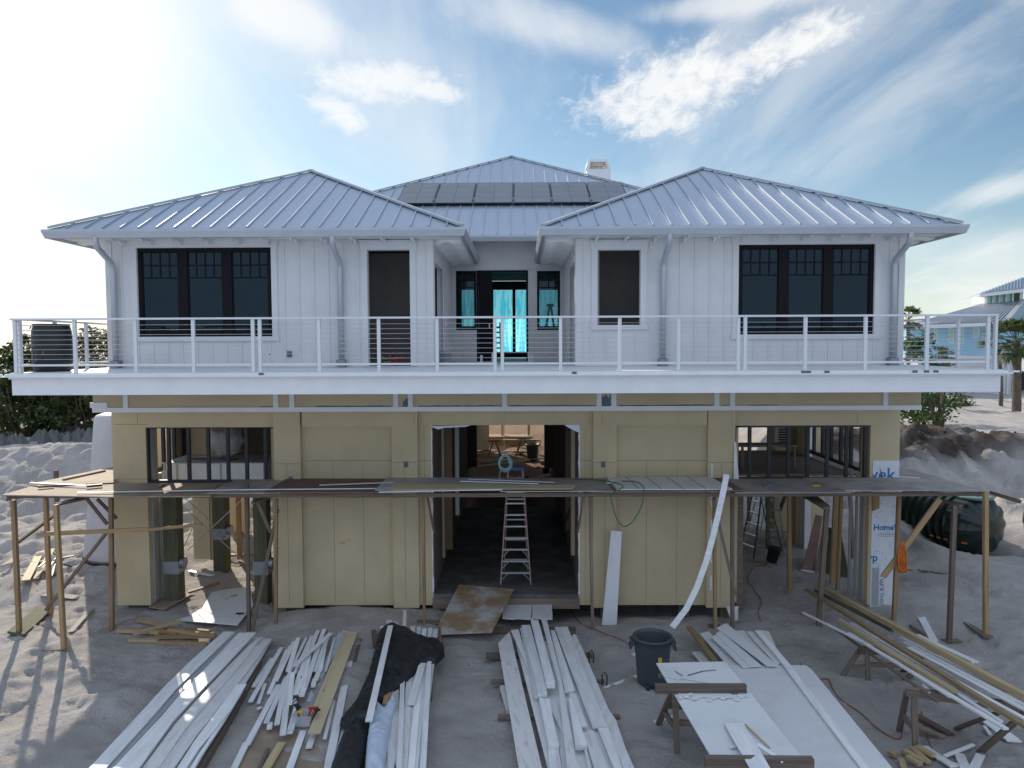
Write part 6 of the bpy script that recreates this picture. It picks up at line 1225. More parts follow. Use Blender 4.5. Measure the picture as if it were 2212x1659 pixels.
fan((55, 118), (2000, 1330), .085, 'pine', 'middle long pine timber of the right fan, full of knots', .12, .05, 'pine_timber', 'timber'); fan((330, 390), (1340, 1000), .09, 'pale_pine', 'shorter pine timber ending in a cut face above the near sawhorse', .12, .05, 'pine_timber', 'timber')
fan((1000, 510), (1515, 745), .13, 'pvc', 'short wide white board behind the rearmost pine of the right fan', .05); fan((1000, 620), (2000, 1150), .06, 'pvc', 'white board hidden along the rearmost pine of the right fan', .06)
for k, (a, b, w_) in enumerate((((870, 530), (1810, 1015), .07), ((900, 570), (1860, 1080), .08), ((940, 620), (1990, 1180), .09), ((1080, 720), (1640, 1010), .06), ((1200, 830), (1990, 1260), .07))): fan(a, b, w_, 'pvc', 'white board of the bundle between the two rear pines of the right fan', .05+.02*(k % 3), .025, group='white bundle between the rear pines')
for k, (a, b, w_) in enumerate((((335, 372), (1520, 1085), .06), ((440, 408), (1770, 1200), .07), ((480, 405), (1990, 1330), .05), ((620, 540), (1740, 1260), .05))): fan(a, b, w_, 'pvc', 'white board of the bundle between the two front pines of the right fan', .06+.015*(k % 3), .03, group='white bundle between the front pines')
fan((30, 318), (600, 600), .06, 'pvc', 'thin white board reaching farthest left out of the fan', .09); fan((420, 490), (1300, 1045), .05, 'pvc', 'white strip along the front edge of the fan', .08); fan((560, 582), (1780, 1322), .075, 'pvc', 'white board with the pointed near end at the front of the fan', .08)
fan((300, 455), (1190, 1085), .05, 'weathered', 'brown weathered lath along the front underside of the fan', .0, .03, 'lath'); flat([c(1055, 935), c(1110, 930), c(1215, 1000), c(1110, 1005)], ZH+.03, .02, 'pvc', 'short white scrap on the near sawhorse beam', 'offcut', 'white_chip')
gl = lambda a, b, w_, m, l, **k: gline(c(*a), c(*b), w_, m, l, **k)
gl((1035, 355), (1160, 590), .16, 'pvc', 'wide white board lying on the sand behind the fan', name='white_board'); gl((1590, 1260), (1850, 1460), .22, 'pvc', 'wide white board on the sand below the near end of the fan', name='white_board'); gl((1000, 1230), (1300, 1400), .14, 'red_ply', 'dark brown board on the sand under the near sawhorse', t=.04); gl((1010, 1330), (1230, 1420), .12, 'ply', 'brown board beside the dark one under the near sawhorse', t=.04)
gl((950, 450), (1080, 530), .06, 'weathered', 'dark timber stub on the sand behind the fan', t=.05, cat='timber'); gl((0, 350), (160, 330), .05, 'ply', 'thin brown lath on the sand at the mouth of the right bay', t=.02, cat='lath', name='lath')
gl((1250, 1590), (1500, 1490), .06, 'pvc', 'slim white board slanting over the bottom right scraps', t=.02, name='white_board', lift=.06); gl((1375, 1570), (1430, 1700), .14, 'pvc', 'white scrap like the left leg of a V at the bottom right', name='white_board'); gl((1560, 1580), (1500, 1700), .12, 'pvc', 'white scrap like the right leg of a V at the bottom right', name='white_board')
gl((1070, 1510), (1330, 1680), .12, 'pvc', 'white board beside the cut pine blocks at the bottom right', name='white_board'); gl((1190, 1610), (1450, 1700), .05, 'pvc', 'thin white strip at the bottom right scraps', name='white_board')
for k, (a, b) in enumerate((((960, 1510), (1110, 1640)), ((1010, 1515), (1160, 1600)), ((905, 1570), (1060, 1660)), ((870, 1610), (900, 1700)), ((770, 1560), (825, 1590)), ((930, 1620), (1040, 1690)), ((890, 1540), (960, 1580)))): gl(a, b, .09, 'pale_pine', 'short pine block in the heap at the bottom right', t=.05, lift=.05+.03*(k % 3), cat='offcut', name='pine_block', group='short pine blocks at the bottom right')
gl((1590, 1330), (1640, 1400), .05, 'pvc', 'tiny white scrap beside the near sawhorse leg', name='white_chip', cat='offcut')
# cords
def cord(pts, r, m, label, name='extension_cord', lift=.02):
    q = [foot(u, v)+Vector((0, 0, lift)) for u, v in pts]; q = smooth_path(q, 6)
    q = [Vector((a.x, a.y, max(a.z, gz(a.x, a.y)+.015))) for a in q]; mb = MB(); mb.tube(q, r, 6); return tag(mb.build(name, m, smooth=True), label, 'cord')
cord([K8(225, 150), K8(255, 220), K8(300, 280), K8(350, 300), K8(420, 330), K8(520, 375)], .012, 'orange_cord', 'orange cord crossing the sand between doorway and trash can')
cord([c(0, 765), (1760, 1468), c(240, 900), c(290, 1000), c(370, 1090), c(520, 1190), c(650, 1310), c(750, 1380), c(840, 1420), c(880, 1390), c(875, 1300)], .012, 'orange_cord', 'orange cord snaking from the white sheets to the right sawhorse')
cord([c(1050, 1180), c(1100, 1400), c(1150, 1520), c(1230, 1600), c(1280, 1680)], .010, 'orange_cord', 'orange cord running past the pine blocks at the bottom right')
cord([PB(200, 1215), PB(155, 1300), PB(200, 1380), PB(265, 1480), PB(240, 1570), PB(260, 1640)], .009, 'bark', 'thin dark cord on the sand inside the right bay')
cord([K5(640, 1480), K5(750, 1460), K5(880, 1430), K5(950, 1360)], .010, 'green_hose', 'green hose lying over the plywood ramp', 'air_hose', lift=.12)
# ---- right bay contents
b_ = foot(*PB(345, 1165)); bk = thing('bucket', (b_.x, b_.y, b_.z), 'tilted black bucket on the sand of the right bay', 'bucket'); mb = MB().lathe((0, 0, 0), [(.13, 0), (.15, .02), (.18, .42), (.195, .42), (.195, .46), (.17, .46), (.14, .03), (0, .03)], 20)
Rt = Matrix.Rotation(rad(14), 3, 'Y'); mb.v = [Rt@v_+Vector(b_) for v_ in mb.v]; mb.build('body', 'can_black', bk, smooth=True)
def lean(name, pts, Ys, t, m, label, cat): q = [P(*PB(*p_), y_) for p_, y_ in zip(pts, Ys)]; mb = MB(); mb.prism(q, (0, t, 0)); return tag(mb.build(name, m), label, cat)
lean('plywood_offcut', [(590, 1240), (685, 1255), (755, 800), (700, 787)], (20.2, 20.2, 21.4, 21.4), .02, 'red_ply', 'dark brown narrow panel leaning on the inner pier of the right bay', 'panel')
lean('plywood_offcut', [(690, 1240), (975, 1340), (905, 935), (790, 880)], (20.2, 19.4, 20.8, 21.4), .02, 'piling', 'dark green-brown panel leaning behind the pine props', 'panel')
lean('plywood_offcut', [(690, 1255), (830, 1290), (800, 900), (760, 860)], (20.1, 19.9, 21.2, 21.3), .02, 'weathered', 'middle dark panel between the two leaning ones', 'panel')
gline(PB(580, 1245), PB(690, 1262), .05, 'pvc', 'white strip at the foot of the leaning brown panel', t=.04, name='white_strip', cat='strip')
for k in range(7): a = foot(*PB(210+k*20, 1195+random.uniform(-15, 15))); mb = MB(); mb.tube([a, a+Vector((random.uniform(.1, .5), random.uniform(-.2, .2), .03))], .012, 5); o = mb.build('cord_bundle', 'orange_cord') ; tag(o, 'orange cord scraps at the foot of the prop in the right bay', 'cord', 'orange cord scraps in the right bay')
# work bench seen through the right framed opening
p = P(1625, 1012, 20.5); wb = thing('work_table', (p.x+.5, 20.5, 3.0), 'brown plank table seen through the right framed opening', 'table'); 
z = 3.02; mb = MB(); mb.box(p.x-.6, p.x+3.4, 19.6, 24, z-.06, z); part(mb, 'mezzanine_board', 'weathered'); wb.location = (p.x+.5, 20.5, z); wb['_abs'] = (p.x+.5, 20.5, z)
mb = MB(); mb.box(p.x-.4, p.x+1.2, 20.3, 20.9, z+.62, z+.67); mb.build('tabletop', 'weathered', wb)
for dx_ in (-.35, 1.1):
    for dy_ in (20.35, 20.8): mb = MB(); mb.box(p.x+dx_, p.x+dx_+.06, dy_, dy_+.06, z, z+.62); mb.build('leg', 'weathered', wb)
mb = MB(); q = P(1695, 945, 23.5); mb.box(q.x-.3, q.x+.3, 23.5, 23.6, q.z-.35, q.z+.4); o = part(mb, 'louvre_vent', 'trim'); mb = MB()
for k in range(7): mb.box(q.x-.2, q.x+.2, 23.48, 23.499, q.z-.25+k*.08, q.z-.21+k*.08)
mb.build('louvre', 'dark_inside', o)
q = P(1755, 1035, 17.9); mb = MB(); mb.box(q.x-.1, q.x+.1, 17.85, 17.95, q.z-.03, q.z+.03); part(mb, 'yellow_tag', 'yellow_label')
# ---- orange vest on the brace
p = P(1945, 1180, 15.9); mb = MB(); vs = []; n = 16; m_ = 14
for j in range(m_+1):
    f = j/m_; wv = .02+.075*math.sin(min(1, f*1.15)*math.pi*.62)+.012*f
    for i in range(n+1): s = i/n-.5; vs.append((p.x+.03+s*2*wv+.03*f, p.y+.035*math.sin(i*1.5+f*3)*(.3+f), P(1945, 1168, 15.9).z-f*.66-.05*abs(math.sin(i*.9))*f))
mb.add(vs, [(j*(n+1)+i, j*(n+1)+i+1, (j+1)*(n+1)+i+1, (j+1)*(n+1)+i) for j in range(m_) for i in range(n)]); o = mb.build('safety_vest', 'orange', smooth=True); s_ = o.modifiers.new('thick', 'SOLIDIFY'); s_.thickness = .012; tag(o, 'orange vest hanging from the diagonal brace by the printed wrap', 'vest')
# ---- buried corrugated tank
A, B = P(2140, 1138, 23.6), P(1975, 1100, 26.4); ax = (A-B); ax.z = 0; ax.normalize(); sx_ = Vector((-ax.y, ax.x, 0)); random.seed(11); A.z = B.z = .48
tk = thing('corrugated_tank', (A+B)/2, 'black corrugated plastic tank lying in the sand pit at the right', 'tank'); mb = MB(); L_ = (A-B).length; n = 48; R0 = .98; prof = []
st = 90
for i in range(st+1):
    f = i/st; s = f*L_; r = R0*(1+.10*(1 if math.sin(s*2*math.pi/.30) > 0 else 0)) if f < .72 else R0*1.03
    e = max(0, (f-.86)/.14); r *= math.sqrt(max(.0, 1-e*e*.92)); e2 = max(0, (.04-f)/.04); r *= 1-.3*e2; prof.append((s, r))
vs = []
for s, r in prof:   # ribs, then the fluted end
    for j in range(n):
        a = 2*math.pi*j/n; rr_ = r*(1+(.065 if (s/L_ > .72 and j % 4 < 2) else 0)); vs.append(B+ax*s+sx_*rr_*math.cos(a)+Vector((0, 0, rr_*math.sin(a)*.95)))
mb.add(vs, [(i*n+j, i*n+(j+1) % n, (i+1)*n+(j+1) % n, (i+1)*n+j) for i in range(st) for j in range(n)]+[tuple(range(n)), tuple(st*n+j for j in range(n))[::-1]]); mb.build('body', 'septic', tk, smooth=False)
mb = MB(); cc = B+ax*L_*.80; mb.lathe((cc.x, cc.y, A.z+R0*.93), [(.50, 0), (.52, .06), (.48, .09), (0, .10)], 24); mb.build('access_lid', 'lid_green', tk)
mb = MB(); q = []
for k in range(11): s_ = L_*(.55+.045*k); q.append(B+ax*s_-sx_*(R0*1.08 if k < 7 else R0*(1.08-.08*(k-6)))+Vector((0, 0, -.42)))
if (q[0]-CAM).length > (B+sx_*R0-CAM).length: q = [B+ax*(L_*(.55+.045*k))+sx_*(R0*1.06)+Vector((0, 0, -.42)) for k in range(11)]
for a, b in zip(q[::2], q[1::2]): mb.beam(a, b, .03, .05)
mb.build('orange_strap', 'orange', tk)
# ---- person at the right edge
def person(base, face, label):
    x, y, z = base; me = bpy.data.meshes.new('person'); J = []; E = []; Rr = []
    def jn(px_, py_, pz_, r, par=None):
        J.append((px_, py_, pz_)); Rr.append(r if isinstance(r, tuple) else (r, r)); i = len(J)-1
        if par is not None: E.append((par, i))
        return i
    pel = jn(0, 0, .95, (.16, .13)); w1 = jn(0, 0, 1.10, (.15, .12), pel); chs = jn(0, .02, 1.33, (.18, .13), w1); nk = jn(0, .03, 1.49, .065, chs); hd = jn(0, .0, 1.60, .085, nk); jn(0, -.01, 1.72, .085, hd)
    for s in (-1, 1):
        hp = jn(s*.10, 0, .88, .10, pel); kn = jn(s*.12, -.03, .50, .068, hp); an = jn(s*.13, .03, .09, .045, kn); jn(s*.14, -.14, .04, (.045, .03), an)
        sh = jn(s*.19, .03, 1.40, .068, chs); el_ = jn(s*.27, .05, 1.12, .05, sh); wr_ = jn(s*.25, -.10, .90, .035, el_); pm = jn(s*.24, -.14, .85, .036, wr_)
        for fi, (ox, ln_) in enumerate(((-.03, .07), (-.01, .08), (.01, .075), (.03, .06))): f1 = jn(s*.24+ox, -.17, .81, .010, pm); jn(s*.24+ox, -.175, .81-ln_*.6, .009, f1)
        jn(s*.24-.045*s, -.18, .84, .010, pm)
    me.from_pydata(J, E, []); o = bpy.data.objects.new('person', me); COL.objects.link(o); sk = o.modifiers.new('skin', 'SKIN'); sl_ = me.skin_vertices[0].data
    for i, r in enumerate(Rr): sl_[i].radius = r
    sl_[0].use_root = True; sub = o.modifiers.new('sub', 'SUBSURF'); sub.levels = 2; sub.render_levels = 2
    dg = bpy.context.evaluated_depsgraph_get(); m2 = bpy.data.meshes.new_from_object(o.evaluated_get(dg)); bpy.data.objects.remove(o)
    for nm in ('skin', 'jumper', 'trousers'): m2.materials.append(M[nm])
    for p_ in m2.polygons:
        cz = p_.center; p_.material_index = 2 if (cz.z < 1.0 and abs(cz.x) < .215 and not (cz.y < -.1 and cz.z > .7)) else (1 if cz.z < 1.47 and cz.z > .93 else 0)
        if cz.z < .12: p_.material_index = 2
    m2.shade_smooth(); o = bpy.data.objects.new('person', m2); COL.objects.link(o); o.location = base; o.rotation_euler = (0, 0, face); tag(o, label, 'person'); o['_abs'] = tuple(float(v) for v in base)
    hmb = ell((0, .012, 1.70), .095, .105, .10, 16, 10); hmb.v = [v_ if v_.z > 1.66 or v_.y > .0 else Vector((v_.x*.9, v_.y*.6, max(v_.z, 1.66))) for v_ in hmb.v]
    def loc(mbx, nm, m):
        me_ = bpy.data.meshes.new(nm); me_.from_pydata([tuple(v_) for v_ in mbx.v], [], mbx.f); me_.materials.append(M[m]); me_.shade_smooth(); h = bpy.data.objects.new(nm, me_); COL.objects.link(h); h.parent = o
    loc(hmb, 'hair', 'hair'); fm = MB()
    for s in (-1, 1): e_ = ell((s*.032, -.083, 1.665), .010, .006, .006, 8, 6); fm.add(e_.v, e_.f)
    loc(fm, 'eyes', 'can_black'); fm = MB(); e_ = ell((0, -.098, 1.64), .012, .016, .02, 8, 6); fm.add(e_.v, e_.f)
    for s in (-1, 1): e_ = ell((s*.088, .0, 1.655), .012, .02, .028, 8, 6); fm.add(e_.v, e_.f)
    e_ = ell((0, -.086, 1.605), .022, .006, .005, 8, 6); fm.add(e_.v, e_.f); loc(fm, 'face_features', 'skin'); return o
yq = 20.8; xq = P(2197, 1150, yq).x+.33; person((xq, yq, gz(xq, yq)-.01), rad(40), 'person in a dark green sweatshirt cut off by the right edge')
q = P(1988, 991, 31.0); mb = MB(); mb.tube([q+Vector((-.12, 0, .14)), q+Vector((.12, -.1, -.14))], .10, 12); tag(mb.build('marker_tube', 'neon', smooth=True), 'neon green tube lying on the dark soil bank', 'marker')
for k in range(5): a = foot(1955+k*7, 1232+k*2); mb = MB(); mb.tube([a+Vector((0, 0, .02)), a+Vector((.35+.1*k, -.12, .05))], .012, 5); tag(mb.build('twig', 'bark'), 'thin dark twig on the sand below the orange vest', 'twig', 'twigs below the orange vest')
# ---- things beyond the rear opening
def hs(x, y, w_, h_, label, m='red_ply'):
    t = thing('sawhorse', (x, y, gz(x, y)), label, 'sawhorse', 'sawhorses beyond the rear opening'); z = gz(x, y)+h_; mb = MB(); mb.box(x-w_/2, x+w_/2, y-.05, y+.05, z-.1, z); mb.build('beam', m, t)
    for s in (-1, 1):
        for d in (-.35, .35): mb = MB(); mb.beam((x+s*w_*.1, y, z-.05), (x+s*(w_*.1+.30), y+d, gz(x+s*.3, y+d)-.02), .07, .05); mb.build('leg', m, t)
    return z
q = foot(1068, 986); w2 = foot(1130, 984); z1_ = hs(q.x, q.y, .7, .95, 'left sawhorse in the sunlit sand behind the house'); hs(w2.x, q.y, .7, .95, 'right sawhorse in the sunlit sand behind the house')
mb = MB(); mb.box(q.x-1.1, w2.x+1.0, q.y-.12, q.y+.12, z1_+.002, z1_+.05); tag(mb.build('long_plank', 'pale_pine'), 'long plank laid on the two sawhorses behind the house', 'board')
q = foot(1157, 985, .3); t = thing('trash_can', (q.x-.2, q.y-1, gz(q.x-.2, q.y-1)), 'dark trash can in the sunlit sand behind the house', 'trash can'); MB().lathe((q.x-.2, q.y-1, gz(q.x-.2, q.y-1)-.02), [(.28, 0), (.36, .85), (.40, .86), (.40, .92), (.35, .92), (.28, .1), (0, .1)], 24).build('body', 'can_grey', t, smooth=True)
mb = MB(); mb.tube([(q.x-.1, q.y-1.1, gz(q.x, q.y)+.9), (q.x-.1, q.y-1.1, gz(q.x, q.y)+1.05), (q.x+.25, q.y-1.1, gz(q.x, q.y)+1.02), (q.x+.25, q.y-1.1, gz(q.x, q.y)+.8)], .025, 6); mb.build('handle', 'can_black', t)
q = foot(1105, 960, .4); mb = MB()
for k in range(5): mb.box(q.x-1.8, q.x+1.7-.1*k, q.y-.6, q.y+.6, gz(q.x, q.y)+.12*k, gz(q.x, q.y)+.12*k+.09)
tag(mb.build('lumber_pallet', 'pine'), 'low stack of lumber in the sun beyond the sawhorses', 'lumber')
for u, v, s_, m, nm, l in ((1135, 1040, .3, 'can_black', 'storage_tub', 'black tub in the dark passage behind the ladder'), (1205, 1150, .22, 'can_grey', 'bucket', 'dark bucket at the right of the dark passage'), (1180, 1010, .2, 'can_black', 'tool_case', 'dark case in the passage near the sunlit sand')):
    q = foot(u, v+14, .4); q.z = max(q.z, ZS if q.y < 27 else q.z); mb = MB(); mb.lathe((q.x, q.y, q.z), [(s_*.8, 0), (s_, s_*1.5), (s_*1.1, s_*1.5), (s_*1.1, s_*1.6), (s_*.9, s_*1.6), (s_*.7, .05), (0, .05)], 16); tag(mb.build(nm, m, smooth=True), l, nm.replace('_', ' '))
q = P(1215, 1145, 19.5); mb = MB(); mb.tube([P(1200, 1180, 20), P(1241, 1076, 19)], .025, 6); tag(mb.build('black_pole', 'can_black'), 'black pole leaning inside the right of the doorway', 'pole')
rngb = random.Random(12)
for k in range(9):
    x_, y_ = rngb.uniform(-2.6, 2.0), rngb.uniform(35, 46); a_ = rngb.uniform(-.5, .5); l_ = rngb.uniform(.7, 1.8); z_ = gz(x_, y_)+.12; mb = MB(); mb.beam((x_-l_*math.cos(a_), y_-l_*math.sin(a_), z_), (x_+l_*math.cos(a_), y_+l_*math.sin(a_), z_+rngb.uniform(0, .3)), .16, .05); tag(mb.build('rear_plank', ('pine', 'pale_pine', 'ply')[k % 3]), 'plank lying loose on the brown sand behind the house', 'board', 'loose planks behind the house')
# ================================================================ CONCRETE PYRAMIDS, TREES, NEIGHBOUR
D3 = lambda x, y: (.177*x, 673.9+.177*y)
for k, (x_, y_, w_) in enumerate(((20, 1500, 150), (160, 1500, 170), (255, 1480, 140), (480, 1432, 170), (540, 1425, 130), (635, 1435, 180), (690, 1440, 110), (760, 1470, 110), (830, 1455, 130), (905, 1460, 150), (955, 1412, 150), (1005, 1428, 130), (1085, 1412, 160), (1150, 1398, 140), (-120, 1490, 160), (-260, 1500, 170))):
    Yp = 36.5-(.0 if k % 2 else .9)+x_*.0004; top = P(*D3(x_, y_), Yp); zb = gz(top.x, Yp)-.15; hw = w_*.177/1587*Yp*.52; tw = hw*.16; mb = MB(); ro = random.uniform(-.3, .3)
    def sq(h_, z_): return [(top.x+h_*1.41*math.cos(ro+math.pi/4+i*math.pi/2), Yp+h_*1.41*math.sin(ro+math.pi/4+i*math.pi/2), z_) for i in range(4)]
    vs = sq(hw*1.02, min(zb, top.z-1.1))+sq(hw, max(zb, top.z-1.1)+.05)+sq(tw, top.z-.03)+sq(tw*.6, top.z); mb.add(vs, [(3, 2, 1, 0), (12, 13, 14, 15)]+[(4*j+i, 4*j+(i+1) % 4, 4*j+4+(i+1) % 4, 4*j+4+i) for j in range(3) for i in range(4)])
    nm = ['leftmost', 'second from the left', 'third from the left', 'fourth, tall and standing free', 'fifth, behind the tall one'][k] if k < 5 else None
    tag(mb.build('concrete_pyramid', 'concrete'), ('concrete pyramid under the trees, '+nm) if nm else 'grey concrete pyramid in the tight row under the trees', 'concrete block', 'concrete pyramids in a row under the trees')
def leaves(mb, centre, R_, n, size, rng, flat_=.8):
    for _ in range(n):
        d = Vector((rng.gauss(0, 1), rng.gauss(0, 1), rng.gauss(0, 1))).normalized()*(rng.random()**.5); p_ = Vector(centre)+Vector((d.x*R_[0], d.y*R_[1], d.z*R_[2]))
        a = Vector((rng.gauss(0, 1), rng.gauss(0, 1), rng.gauss(0, .7))).normalized(); b = a.cross(Vector((rng.gauss(0, 1), rng.gauss(0, 1), rng.gauss(0, 1)))).normalized(); s_ = size*rng.uniform(.6, 1.3)
        mb.add([p_-a*s_, p_+b*s_*.45, p_+a*s_, p_-b*s_*.45], [(0, 1, 2, 3)])
def tree(u, vtop, Y_, width, label, n=3800, seed=0, leaf='leaf', size=.11, zb=None, low=.15, group=None, cat='tree', name='tree'):
    rng = random.Random(seed); top = P(u, vtop, Y_); zb = gz(top.x, Y_) if zb is None else zb; H = top.z-zb; t = thing(name, (top.x, Y_, zb), label, cat, group)
    tr_ = MB(); cl = []; base = Vector((top.x, Y_, zb-.2)); nb = 9
    for k in range(nb):
        a = rng.uniform(0, 6.28); rr_ = width*rng.uniform(.15, .5); e = Vector((top.x+math.cos(a)*rr_, Y_+math.sin(a)*rr_*.8, zb+H*rng.uniform(.45, .92))); m1 = base.lerp(e, .5)+Vector((rng.uniform(-.3, .3), rng.uniform(-.3, .3), -.1)); b0 = base+Vector((rng.uniform(-.3, .3), rng.uniform(-.2, .2), 0))
        tr_.tube([b0, b0.lerp(m1, .5)+Vector((rng.uniform(-.15, .15), 0, 0)), m1, e], .05, 5, rs=[.07, .055, .04, .012])
    tr_.build('trunk', 'bark', t, smooth=True); cr2 = MB(); K = int(26+width*6)
    for k in range(K):
        f = rng.random(); hgt = low+(1-low)*f; wd = width*.5*math.sqrt(max(.05, 1-max(0, (hgt-.45)/.6)**2)); a = rng.uniform(0, 6.28); q_ = rng.random()**.5
        cc_ = (top.x+math.cos(a)*wd*q_, Y_+math.sin(a)*wd*q_*.7, zb+H*hgt*rng.uniform(.93, 1.0)-.25); s_ = rng.uniform(.28, .62); leaves(cr2, cc_, (s_*1.2, s_*1.2, s_*.75), n//K, size, rng)
    cr2.build('crown', leaf, t); return t
g = 'dark evergreen trees beyond the sand at the left'
for k, (u, v, Y_, wd, n, lf, l) in enumerate(((15, 770, 41, 4.5, 4600, 'leaf', 'dense dark tree at the left edge of the treeline'), (62, 722, 42, 3.6, 3600, 'leaf', 'tall tree with a pointed top behind the barrel'), (100, 790, 40, 4.2, 4200, 'leaf', 'dark tree behind the pyramids below the barrel'), (150, 735, 42, 3.4, 3400, 'leaf_dry', 'brownish tree just right of the barrel'), (215, 720, 43, 3.8, 3800, 'leaf_dry', 'brownish tree touching the left wall of the house'), (185, 800, 39.5, 4.0, 4200, 'leaf', 'low spreading tree above the pyramid row near the house'), (-40, 760, 42, 4.5, 2500, 'leaf', 'outermost tree mostly beyond the left edge'), (262, 745, 44, 4.2, 2500, 'leaf', 'tree mostly hidden behind the left side of the house'), (130, 770, 45, 4.2, 3200, 'leaf', 'tree filling the gap behind the deck rail'), (40, 820, 39.5, 3.8, 3600, 'leaf', 'low dark tree at the foot of the left treeline'))):
    tree(u, v-24, Y_, wd, l, n=int(n*.62), seed=20+k, leaf=lf, group=g, size=.15)
# right-hand shrubs
tree(1990, 712, 40, 3.2, 'broad-leaved green shrub tree behind the right end of the deck rail', n=2600, seed=61, leaf='leaf_green', size=.13, low=.1); tree(2030, 758, 38, 1.8, 'small leafy branch beside the right deck corner', n=700, seed=62, leaf='leaf_green', size=.13, low=.2)
tree(2005, 850, 50, 3.6, 'low green bush on the sand under the right deck corner', n=2200, seed=63, leaf='leaf_green', size=.13, low=.05, cat='bush', name='bush'); tree(2048, 856, 51, 2.8, 'second low bush right of the first on the sand', n=1600, seed=64, leaf='leaf_green', size=.13, low=.05, cat='bush', name='bush')
for k, (x_, y_) in enumerate(((720, 1030), (700, 1000), (880, 1540))): pass
def palm(u, v, Y_, vb, r, label, seed, trunk_r=.17, nf=34, bend=0, ub=None, name='palm_tree', group=None):
    rng = random.Random(seed); top = P(u, v, Y_); bs = P(ub if ub is not None else u, vb, Y_); t = thing(name, bs, label, 'palm tree', group); mb = MB()
    n_ = 12; mb.tube([bs.lerp(top, i/n_)+Vector((bend*math.sin(i/n_*math.pi), 0, -.3 if i == 0 else 0)) for i in range(n_+1)], trunk_r, 12, rs=[trunk_r*(1.1-.2*i/n_)*(1+.05*(i % 2)) for i in range(n_+1)]); mb.build('trunk', 'bark', t); fr = MB()
    for k in range(nf):
        a = rng.uniform(0, 6.28); el = rng.uniform(-.7, 1.3); d = Vector((math.cos(a)*math.cos(el), math.sin(a)*math.cos(el), math.sin(el))); L0 = r*rng.uniform(.45, .6); hub = top+d*L0; fr.beam(top, hub, .03, .02)
        sd_ = d.cross(Vector((0, 0, 1))); sd_ = (sd_ if sd_.length > .1 else Vector((1, 0, 0))).normalized(); up = sd_.cross(d)
        for j in range(13):
            b_ = (j-6)/6*1.25; dd = (d*math.cos(b_)+sd_*math.sin(b_)).normalized(); L1 = r*rng.uniform(.42, .58)*(1-.25*abs(b_)); tip = hub+dd*L1+Vector((0, 0, -L1*.35*rng.uniform(.6, 1.3))); md = hub+dd*L1*.55; w_ = .035*r; nrm = dd.cross(up).normalized()*w_
            fr.add([hub, md+nrm, tip, md-nrm], [(0, 1, 2, 3)])
    fr.build('crown', 'palm_leaf', t); return t
palm(2196, 740, 44, 880, 1.75, 'sabal palm with a thick trunk near the right edge', 5, .22, 46)
palm(2150, 728, 50, 874, 1.3, 'slender leaning palm beside the deck corner', 6, .12, 26, ub=2162, bend=.15); palm(1962, 690, 62, 860, 1.5, 'distant palm peeking out behind the house wall', 7, .15, 26); palm(2035, 775, 37, 860, .8, 'young low palm behind the deck corner', 8, .05, 14); palm(2075, 852, 46, 872, 1.0, 'small fan palm over the low bushes', 9, .05, 14)
palm(2230, 735, 52, 880, 1.6, 'palm just beyond the right edge', 12, .2, 20)
# ---- neighbour house
YN = 66
nh = thing('neighbour_house', (P(2100, 870, YN).x, YN, gz(40, YN)), 'pale blue stilt house with a teal metal roof at the far right', 'house')
DN = lambda x, y: (1900.8+.177*x, 587.5+.177*y)
def nb(x0_, y0_, x1_, y1_, ya_, yb_, m, nm, par=None): a = P(*DN(x0_, (y0_+y1_)/2), YN); b = P(*DN(x1_, (y0_+y1_)/2), YN); zt_, zb_ = P(*DN((x0_+x1_)/2, y0_), YN).z, P(*DN((x0_+x1_)/2, y1_), YN).z; mb = MB(); mb.box(a.x, b.x, YN+ya_, YN+yb_, zb_, zt_); return mb.build(nm, m, par or nh)
nb(330, 640, 2300, 1010, 0, 12, 'blue_paint', 'wall'); nb(330, 1011, 2300, 1058, -.05, 12.1, 'trim', 'band'); lat = nb(900, 1059, 1550, 1720, .1, 6, 'lattice', 'lattice_wall'); nb(1552, 1059, 1570, 1650, .0, .2, 'trim', 'corner_post'); nb(1571, 1059, 1760, 1240, .3, 6, 'lattice', 'lattice_wall'); nb(1571, 1241, 2300, 1700, 3, 6, 'can_black', 'garage_opening'); nb(1571, 1241, 1630, 1650, .3, 2.9, 'lattice', 'arch_pier')
nb(320, 612, 2300, 640, -.6, 12.5, 'trim', 'eave_trim')
mb = MB(); 
for k in range(36): zz = P(*DN(1200, 1070+k*15), YN).z; a = P(*DN(900, 1100), YN).x; b = P(*DN(1550, 1100), YN).x; mb.box(a, b, YN+.06, YN+.099, zz-.02, zz+.03)
mb.build('louvre', 'trim', lat)
for x0_, y0_, x1_, y1_ in ((655, 690, 700, 870), (830, 680, 900, 870), (960, 680, 1020, 870), (1130, 665, 1205, 805), (1240, 700, 1290, 880)):
    o = nb(x0_, y0_, x1_, y1_, -.06, -.002, 'trim', 'window'); nb(x0_+12, y0_+15, x1_-12, y1_-15, -.08, -.061, 'mint', 'pane', o)
